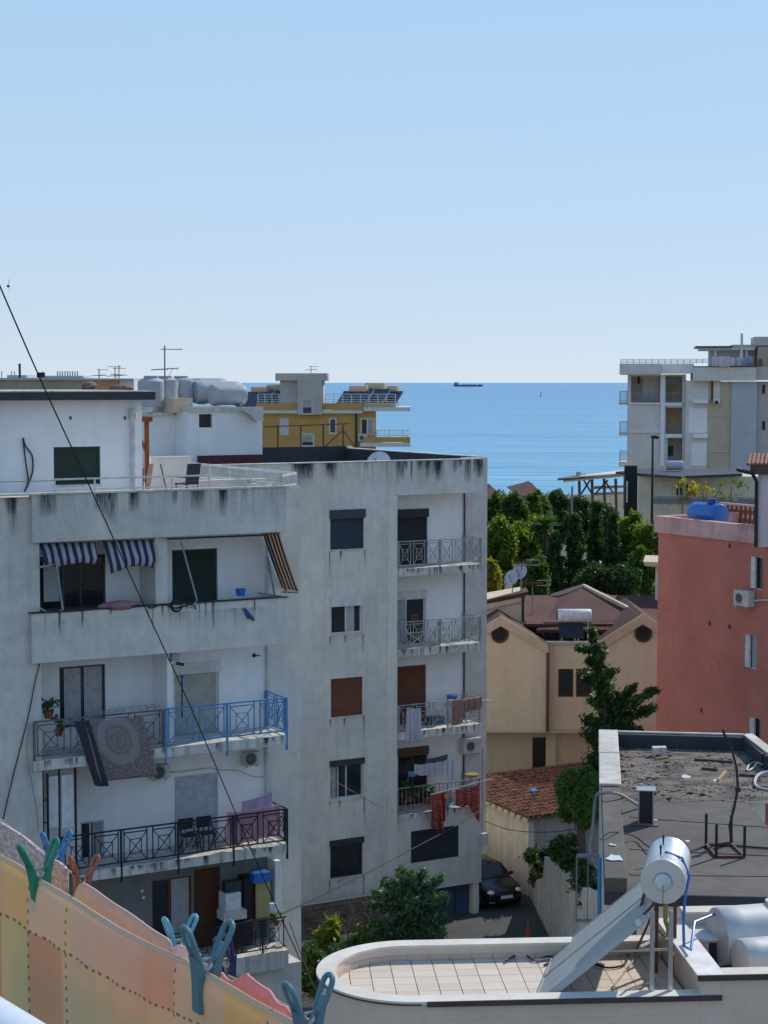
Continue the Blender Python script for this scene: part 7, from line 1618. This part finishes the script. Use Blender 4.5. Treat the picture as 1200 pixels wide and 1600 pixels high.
# chairs on the second balcony
for (x, lb) in ((640,'folded airer with pale bars behind the left railing of the second balcony'),(672,'white plastic chair in the middle of the second balcony'),):
    pass
q = FB.px(690,990,.6); rt = empty('plastic_chair', FB.w(q.x,.6,zs[1]), A1+rad(160), 'white plastic chair in the middle of the second balcony down', 'chair')
mk('seat', MB().box(-.25,.25,-.25,.25,.40,.44), M['paint'], rt)
for k in range(5): mk('back_slat', MB().bar((-.2+k*.1,.25,.44),(-.2+k*.1,.33,.86),.045), M['paint'], rt)
mk('top_rail', MB().bar((-.26,.33,.86),(.26,.33,.86),.06), M['paint'], rt)
for (sx_, sy_) in ((-1,-1),(1,-1),(1,1),(-1,1)): mk('leg', MB().bar((sx_*.24,sy_*.24,0),(sx_*.22,sy_*.22,.4),.04), M['paint'], rt)
q = FB.px(652,1000,.5); rt = empty('drying_rack', FB.w(q.x,.5,zs[1]), A1, 'low white drying rack with dark clothes on the second balcony down', 'drying rack'); mk('frame', MB().bar((-.4,0,0),(.4,0,.5),.03).bar((.4,0,0),(-.4,0,.5),.03).bar((-.4,.3,0),(.4,.3,.5),.03).bar((-.45,0,.5),(.45,0,.5),.03), M['paint'], rt); mk('dark_clothes', MB().prism([(-.3,.1,.5),(.3,.1,.5),(.25,.12,.2),(-.2,.12,.15)],(0,.04,0)), cg_, rt)
# ================================================================ CABLES ACROSS THE VIEW
p_end = FA.w(*FA.px(469,1500,-.3))
cable('long_wire', 'long dark wire slanting down across the nearest block from the upper left', [P(-30,378,30), P(62,590,34), P(150,782,38), P(226,948,41), P(300,1110,44), P(400,1345,48), p_end], .0155, n=8)
mk('wire_joint', MB().obox((0,0,0),(.07,0,.0),(0,.05,0),(0,0,.05)), M['cable'], None, loc=P(64,586,34), label='small dark joint on the long wire at the horizon', cat='joint')
cable('street_cable', 'thick black cable running from the nearest block up to the tiled shed', [P(440,1428,50), P(520,1391,54), P(600,1350,58), P(660,1318,61), P(720,1286,65), P(765,1256,68), P(800,1236,72)], .018, group='cables over the lane')
cable('street_cable', 'thin dark cable crossing low over the shed wall', [P(757,1283,68), P(800,1297,67), P(860,1300,66), P(940,1290,60)], .014, group='cables over the lane')
cable('street_cable', 'faint thin wire dropping across the central block wall', [P(450,1168,50.5), P(515,1215,60), P(575,1250,66), P(600,1262,66.4)], .008, mat='cableg', group='cables over the lane')
cable('street_cable', 'dark cable descending from the nearest block corner past the terrace', [P(452,1440,49), P(470,1490,48), P(490,1540,40), P(525,1610,28)], .012, group='cables over the lane')
# ================================================================ OWN CLOTHES LINES IN THE FOREGROUND
def lin(c): return tuple(((x/255+.055)/1.055)**2.4 for x in c)
LF = 3.35
def L1(px, py):                               # points of the first line: depth shrinks along the line to the right
    Y = 2.0*(455+1317)/(px+1317); return P(px, py, Y)
def L2(px, py, k=1.10): Y = 2.0*k*(455+1004)/(px+1004); return P(px, py, Y)
# sheet: top edge follows the pegs, printed in woven checks with dashed seams
def sheet_pattern(nt, v, col):
    sp = N(nt, 'SeparateXYZ'); nt.links.new(v, sp.inputs[0]); u_s, v_s = sp.outputs[0], sp.outputs[1]      # u,v in source units: column px and px below the edge
    def step_ramp(stops):
        r = N(nt, 'ValToRGB'); r.color_ramp.interpolation = 'LINEAR'; e = r.color_ramp.elements
        while len(e) < len(stops): e.new(.5)
        for i, (p_, c_) in enumerate(stops): e[i].position = p_/520; e[i].color = (*[min(1,(x*.92+sum(lin(c_))/3*.08)*LF) for x in lin(c_)], 1)
        nt.links.new(math_(nt, 'DIVIDE', u_s, 520), r.inputs[0]); return r.outputs[0]
    T = (150,128,104); up = step_ramp([(0,(142,122,88)),(14,(146,126,96)),(16,(150,130,82)),(54,(152,128,84)),(56,(152,134,112)),(112,(150,132,108)),(114,(168,140,70)),(120,(148,128,108)),(200,(154,124,104)),(233,(158,120,98)),(236,(164,112,86)),(281,(168,112,88)),(284,(154,128,102)),(358,(150,128,98)),(362,(160,126,76)),(425,(158,126,74)),(428,(154,126,104)),(520,(150,124,104))])
    dn = step_ramp([(0,(138,102,74)),(12,(138,104,76)),(14,(142,134,94)),(52,(138,130,88)),(54,(140,106,80)),(107,(146,108,80)),(109,(146,132,104)),(158,(144,128,96)),(162,(164,130,98)),(240,(160,124,90)),(282,(150,132,96)),(380,(160,126,92)),(520,(150,124,100))])
    low = math_(nt, 'GREATER_THAN', v_s, 88); c = mix(nt, low, up, dn)
    n1 = noise(nt, coords(nt, (.06,.06,.06), 'UV'), 1.0, 4); c = mix(nt, math_(nt, 'MULTIPLY_ADD', n1, .22, .12), c, tuple(x*2.7 for x in lin((158,124,84))))
    # dashed embroidered seams
    def near(x, c0, w): return math_(nt, 'LESS_THAN', math_(nt, 'ABSOLUTE', math_(nt, 'SUBTRACT', x, c0)), w)
    fr_u = math_(nt, 'FRACT', math_(nt, 'DIVIDE', math_(nt, 'ADD', u_s, math_(nt, 'MULTIPLY', noise(nt, coords(nt, (.05,.05,1), 'UV'), 1, 2), 14)), 9)); dash_u = math_(nt, 'MULTIPLY', near(v_s, 88, 2.3), math_(nt, 'LESS_THAN', fr_u, .42))
    fr_v = math_(nt, 'FRACT', math_(nt, 'DIVIDE', v_s, 18)); cols = None
    for c0 in (54, 113, 283, 428):
        k_ = near(u_s, c0, 1.1); cols = k_ if cols is None else math_(nt, 'ADD', cols, k_)
    dash_v = math_(nt, 'MULTIPLY', cols, math_(nt, 'LESS_THAN', fr_v, .32)); allm = math_(nt, 'MINIMUM', math_(nt, 'ADD', dash_u, dash_v), 1)
    c = mix(nt, math_(nt, 'MULTIPLY', allm, .75), c, (.13,.06,.035)); fuzz = near(u_s, 0, 0)
    hem = math_(nt, 'LESS_THAN', v_s, 4.0); return mix(nt, math_(nt, 'MULTIPLY', hem, .5), c, (.75,.62,.46))  # pale edge highlight painted along the top rim of the sheet
shm_ = cloth_mat('checked_sheet', (.4,.3,.2), .30, weave=1.2, pattern=sheet_pattern)
edge = [(-60,1303),(0,1334),(30,1350),(60,1371),(80,1382),(115,1402),(150,1425),(190,1450),(240,1476),(290,1498),(312,1510),(322,1516),(360,1538),(400,1562),(455,1591),(480,1606),(530,1634)]
def eint(E, x):
    for (a, b) in zip(E, E[1:]):
        if a[0] <= x <= b[0]: return a[1]+(b[1]-a[1])*(x-a[0])/(b[0]-a[0])
    return E[-1][1]
m = MB(); uv = []; nx, nz = 150, 60; O1 = L1(200,1450)
dirL = (L1(455,1591)-L1(0,1334)); nL = Vector((dirL.y, -dirL.x, 0)).normalized()
for j in range(nz+1):
    t = j/nz; 
    for i in range(nx+1):
        x = -60+(590)*i/nx; top = L1(x, eint(edge, x)); sc_ = top.y/F
        drop = 420*sc_*t*1.0; f_ = .006*math.sin(x*.05+1)*t+.004*math.sin(x*.13+t*3)*t**.5
        p = top + Vector((0,0,-drop)) + nL*(f_*min(1,t*6) + .008*math.sin(min(1,t*12)*PI/2)); m.v.append(tuple(p-O1)); uv.append((x, 420*t))
for j in range(nz):
    for i in range(nx): q = j*(nx+1)+i; m.f.append((q, q+1, q+nx+2, q+nx+1))
o = mk('checked_sheet', m, shm_, None, loc=O1, smooth=True, fix=True, label='big checked peach, yellow and green sheet on the near clothes line', cat='sheet')
ul = o.data.uv_layers.new(name='UVMap')
for lp in o.data.loops: ul.data[lp.index].uv = uv[lp.vertex_index]
o.modifiers.new('t', 'SOLIDIFY').thickness = .0022
# back half of the folded sheet just behind the line
m2 = MB(); m2.v = [(x-nL.x*.006, y-nL.y*.006, z-.006) for (x, y, z) in m.v]; m2.f = m.f
o2 = mk('sheet_rear_fold', m2, shm_, o, smooth=True, fix=True); ul = o2.data.uv_layers.new(name='UVMap')
for lp in o2.data.loops: ul.data[lp.index].uv = uv[lp.vertex_index]
hemm = MB(); 
hemm.tube([L1(x, eint(edge, x))-O1+nL*.004+Vector((0,0,-.0035)) for x in range(-55, 525, 8)], .0022, 8); mk('folded_hem', hemm, cloth_mat('hem_highlight', (.80,.68,.50), .3), o, smooth=True)  # hem coloured pale to carry the highlight on the edge
# the lines themselves
def line_between(name, label, pts, grp='clothes lines'): return cable(name, label, pts, .0018, mat='cableg', cat='clothes line', n=4, group=grp)
line_between('clothes_line', 'nearer clothes line carrying the checked sheet', [L1(x, eint(edge, x)+9)-nL*.001 for x in (-60,60,190,312,455,530)])
edge2 = [(-60,1230),(0,1281),(40,1308),(75,1335),(104,1357),(112,1370),(125,1385),(150,1398),(200,1430),(262,1472),(290,1490),(330,1512),(372,1528),(420,1556),(470,1580),(540,1630)]
line_between('clothes_line', 'farther clothes line carrying the towel and white cloths', [L2(x, eint(edge2, x)) for x in (-60,0,75,104,150,200,262,330,420,540)])
def hung(name, label, cat, xs_, E, mat, dropf, Lfun, amp=.006, seed=0, th=.003, nf=.1, nx=50, nz=24, fringe=0):
    m = MB(); uv = []; O_ = Lfun((xs_[0]+xs_[1])/2, eint(E, (xs_[0]+xs_[1])/2))
    for j in range(nz+1):
        t = j/nz
        for i in range(nx+1):
            x = xs_[0]+(xs_[1]-xs_[0])*i/nx; top = Lfun(x, eint(E, x)); p = top+Vector((0,0,-dropf*t))+nL*(amp*(math.sin(x*nf+seed)*(.3+t)+.5*math.sin(x*nf*2.7+seed+t*4)*t)); m.v.append(tuple(p-O_)); uv.append((x/100, t*3))
    for j in range(nz):
        for i in range(nx): q = j*(nx+1)+i; m.f.append((q, q+1, q+nx+2, q+nx+1))
    o = mk(name, m, mat, None, loc=O_, smooth=True, fix=True, label=label, cat=cat); ul = o.data.uv_layers.new(name='UVMap')
    for lp in o.data.loops: ul.data[lp.index].uv = uv[lp.vertex_index]
    o.modifiers.new('t', 'SOLIDIFY').thickness = th; return o
def terry(nt, v, col):
    d = ramp(nt, noise(nt, coords(nt, (6,9,1), 'UV'), 3, 6, .75), [(.45,0),(.62,1)]); return mix(nt, d, (.48,.38,.35), (.85,.74,.69))
hung('terry_towel', 'fluffy pale pink terry towel behind the green peg', 'towel', (-60,76), edge2, cloth_mat('terry_cloth', (.6,.48,.44), .25, weave=40, pattern=terry), .5, L2, .004, 1, .006)
e3 = [(70,1343),(80,1341),(92,1346),(104,1354),(110,1366),(112,1400)]
hung('terry_towel_corner', 'pale crumpled towel corner between the blue and brown pegs', 'towel', (76,108), e3, cloth_mat('terry_cloth_pale', (.62,.56,.50), .3, weave=40, pattern=terry), .4, lambda x, y: L2(x, y, 1.07), .006, 2, .006)
e4 = [(118,1400),(124,1384),(130,1378),(150,1390),(200,1424),(262,1466),(270,1476)]
hung('white_cloth', 'plain off white cloth stretched between the brown and light blue pegs', 'cloth', (119,268), e4, cloth_mat('offwhite_cloth', (.62,.52,.48), .35), .5, lambda x, y: L2(x, y, 1.05), .003, 3, .003)
e5 = [(270,1484),(278,1476),(290,1478),(300,1482),(312,1490)]
hung('white_lace_cloth', 'small white bunched cloth between the two middle pegs', 'cloth', (270,312), e5, cloth_mat('lace_cloth', (.66,.62,.66), .4), .3, lambda x, y: L2(x, y, 1.06), .006, 5, .003, nf=.4)
e6 = [(340,1524),(345,1519),(352,1520),(362,1530),(368,1532),(378,1524),(388,1520),(398,1526),(412,1542),(432,1556),(440,1566),(448,1572),(456,1588)]
hung('pink_garment', 'crumpled salmon pink garment bunched behind the sheet', 'garment', (342,458), e6, cloth_mat('salmon_cloth', (.72,.40,.42), .45), .3, lambda x, y: L2(x, y, 1.03), .010, 7, .004, nf=.16, nx=70)
# clothes pegs -------------------------------------------------------------
def peg(px, pyj, Lf, color, label, size=.086, lean=0, closed=0):
    loc = Lf(px, pyj); rt = empty('clothes_peg', loc, math.atan2(dirL.y, dirL.x)-rad(90), label, 'clothes peg', 'clothes pegs on the lines'); s = size/.086
    for sgn in (-1, 1):
        m = MB(); sp_ = .026 if not closed else .008
        X0 = .0042; P_ = lambda x, z: Vector((sgn*x*s, 0, z*s))
        # solid lower jaw: tapering slab, thin at the tip, with raised rims
        prof = [(.0060,-.044,.0060),(.0064,-.041,.0074),(.0075,-.02,.0080),(.0085,-.008,.0086),(.0105,.004,.0080),(.0140,.014,.0060)]
        vs = []; wv = .0072*s
        for (x, z, h) in prof:
            for (dx, dy) in ((-h/2*1.0,-wv),(h/2,-wv),(h/2,wv),(-h/2,wv)): vs.append((sgn*x*s+dx*s, dy, z*s))
        fs = [(3,2,1,0)]
        for k in range(len(prof)-1):
            for q in range(4): r_ = (q+1) % 4; fs.append((k*4+q, k*4+r_, k*4+4+r_, k*4+4+q))
        fs.append(tuple(len(vs)-4+q for q in range(4))); m.add(vs, fs)
        # looped handle: a rounded frame leaning outwards with a slot in the middle
        base = P_(.0105, .008); tip = P_(sp_*1.0, .044); d = (tip-base); Ln = d.length; d.normalize(); W_ = Vector((0,1,0)); n_ = d.cross(W_)
        loop = []
        w2 = .0078*s
        loop += [base - W_*w2*.7, base + d*Ln*.5 - W_*w2]
        for k in range(9): a = PI*k/8; loop.append(base + d*(Ln-w2) - W_*w2*math.cos(a) + d*w2*math.sin(a))
        loop += [base + d*Ln*.5 + W_*w2, base + W_*w2*.7]
        pr = m; pr.tube(loop, .0030*s, 8)
        pr.obox(base+d*Ln*.22, n_*.0012*s, d*Ln*.25, W_*w2*.8)
        o = mk('prong', m, color, rt, smooth=True)
    sp = MB(); 
    for k in range(3): sp.torus((0, (-.0015+k*.0015)*s, .004*s), (1,0,0), (0,0,1), .0062*s, .0009*s, 18, 5)
    sp.bar((-.006*s,-.0052*s,.006*s),(.006*s,-.0052*s,.006*s),.0014*s).bar((-.012*s,0,.010*s),(.012*s,0,.010*s),.0016*s)
    mk('spring', sp, M['steel'], rt, smooth=True); rt.rotation_euler.y = lean; return rt
def plastic(name, c): 
    m_ = simple(name, c, .38, var=.08, bmp=.02); return m_
pg_ = plastic('green_peg', (.0,.22,.13)); pb1 = plastic('blue_peg', (.05,.22,.50)); pbr = plastic('brown_peg', (.30,.105,.06)); plb = plastic('light_blue_peg', (.12,.42,.55)); pdb = plastic('dusty_blue_peg', (.09,.20,.25)); pnb = plastic('navy_peg', (.015,.02,.10))
off = lambda Lf, k: (lambda x, y: Lf(x, y)+nL*k)
peg(62,1368,L1,pg_,'green plastic peg, leftmost on the near clothes line',.094,rad(2))
peg(86,1340,L2,pb1,'bright blue peg just behind the green one',.082,rad(-4))
peg(128,1378,L2,pbr,'brown plastic peg between the towels',.080,rad(-6))
peg(279,1478,L2,plb,'light blue peg at the right end of the off white cloth',.080,rad(-4))
peg(322,1513,L1,pdb,'dusty blue peg in the middle of the near clothes line',.104,rad(-3))
peg(482,1597,L1,pdb,'dusty blue peg at the bottom edge right of the sheet',.094,rad(0))
peg(352,1510,L2,pnb,'navy closed peg standing behind the dusty blue one',.080,rad(6),closed=1)
# white balcony handrail out of focus in the bottom left corner
hr = MB(); a_, b_ = P(-60,1592,1.05), P(90,1694,.9); mk('handrail', MB().tube([Vector((0,0,0)), b_-a_], .022, 16), simple('white_painted_rail', (.62,.68,.76), .3), None, loc=a_, smooth=True, label='white painted balcony handrail in the bottom left corner', cat='handrail')
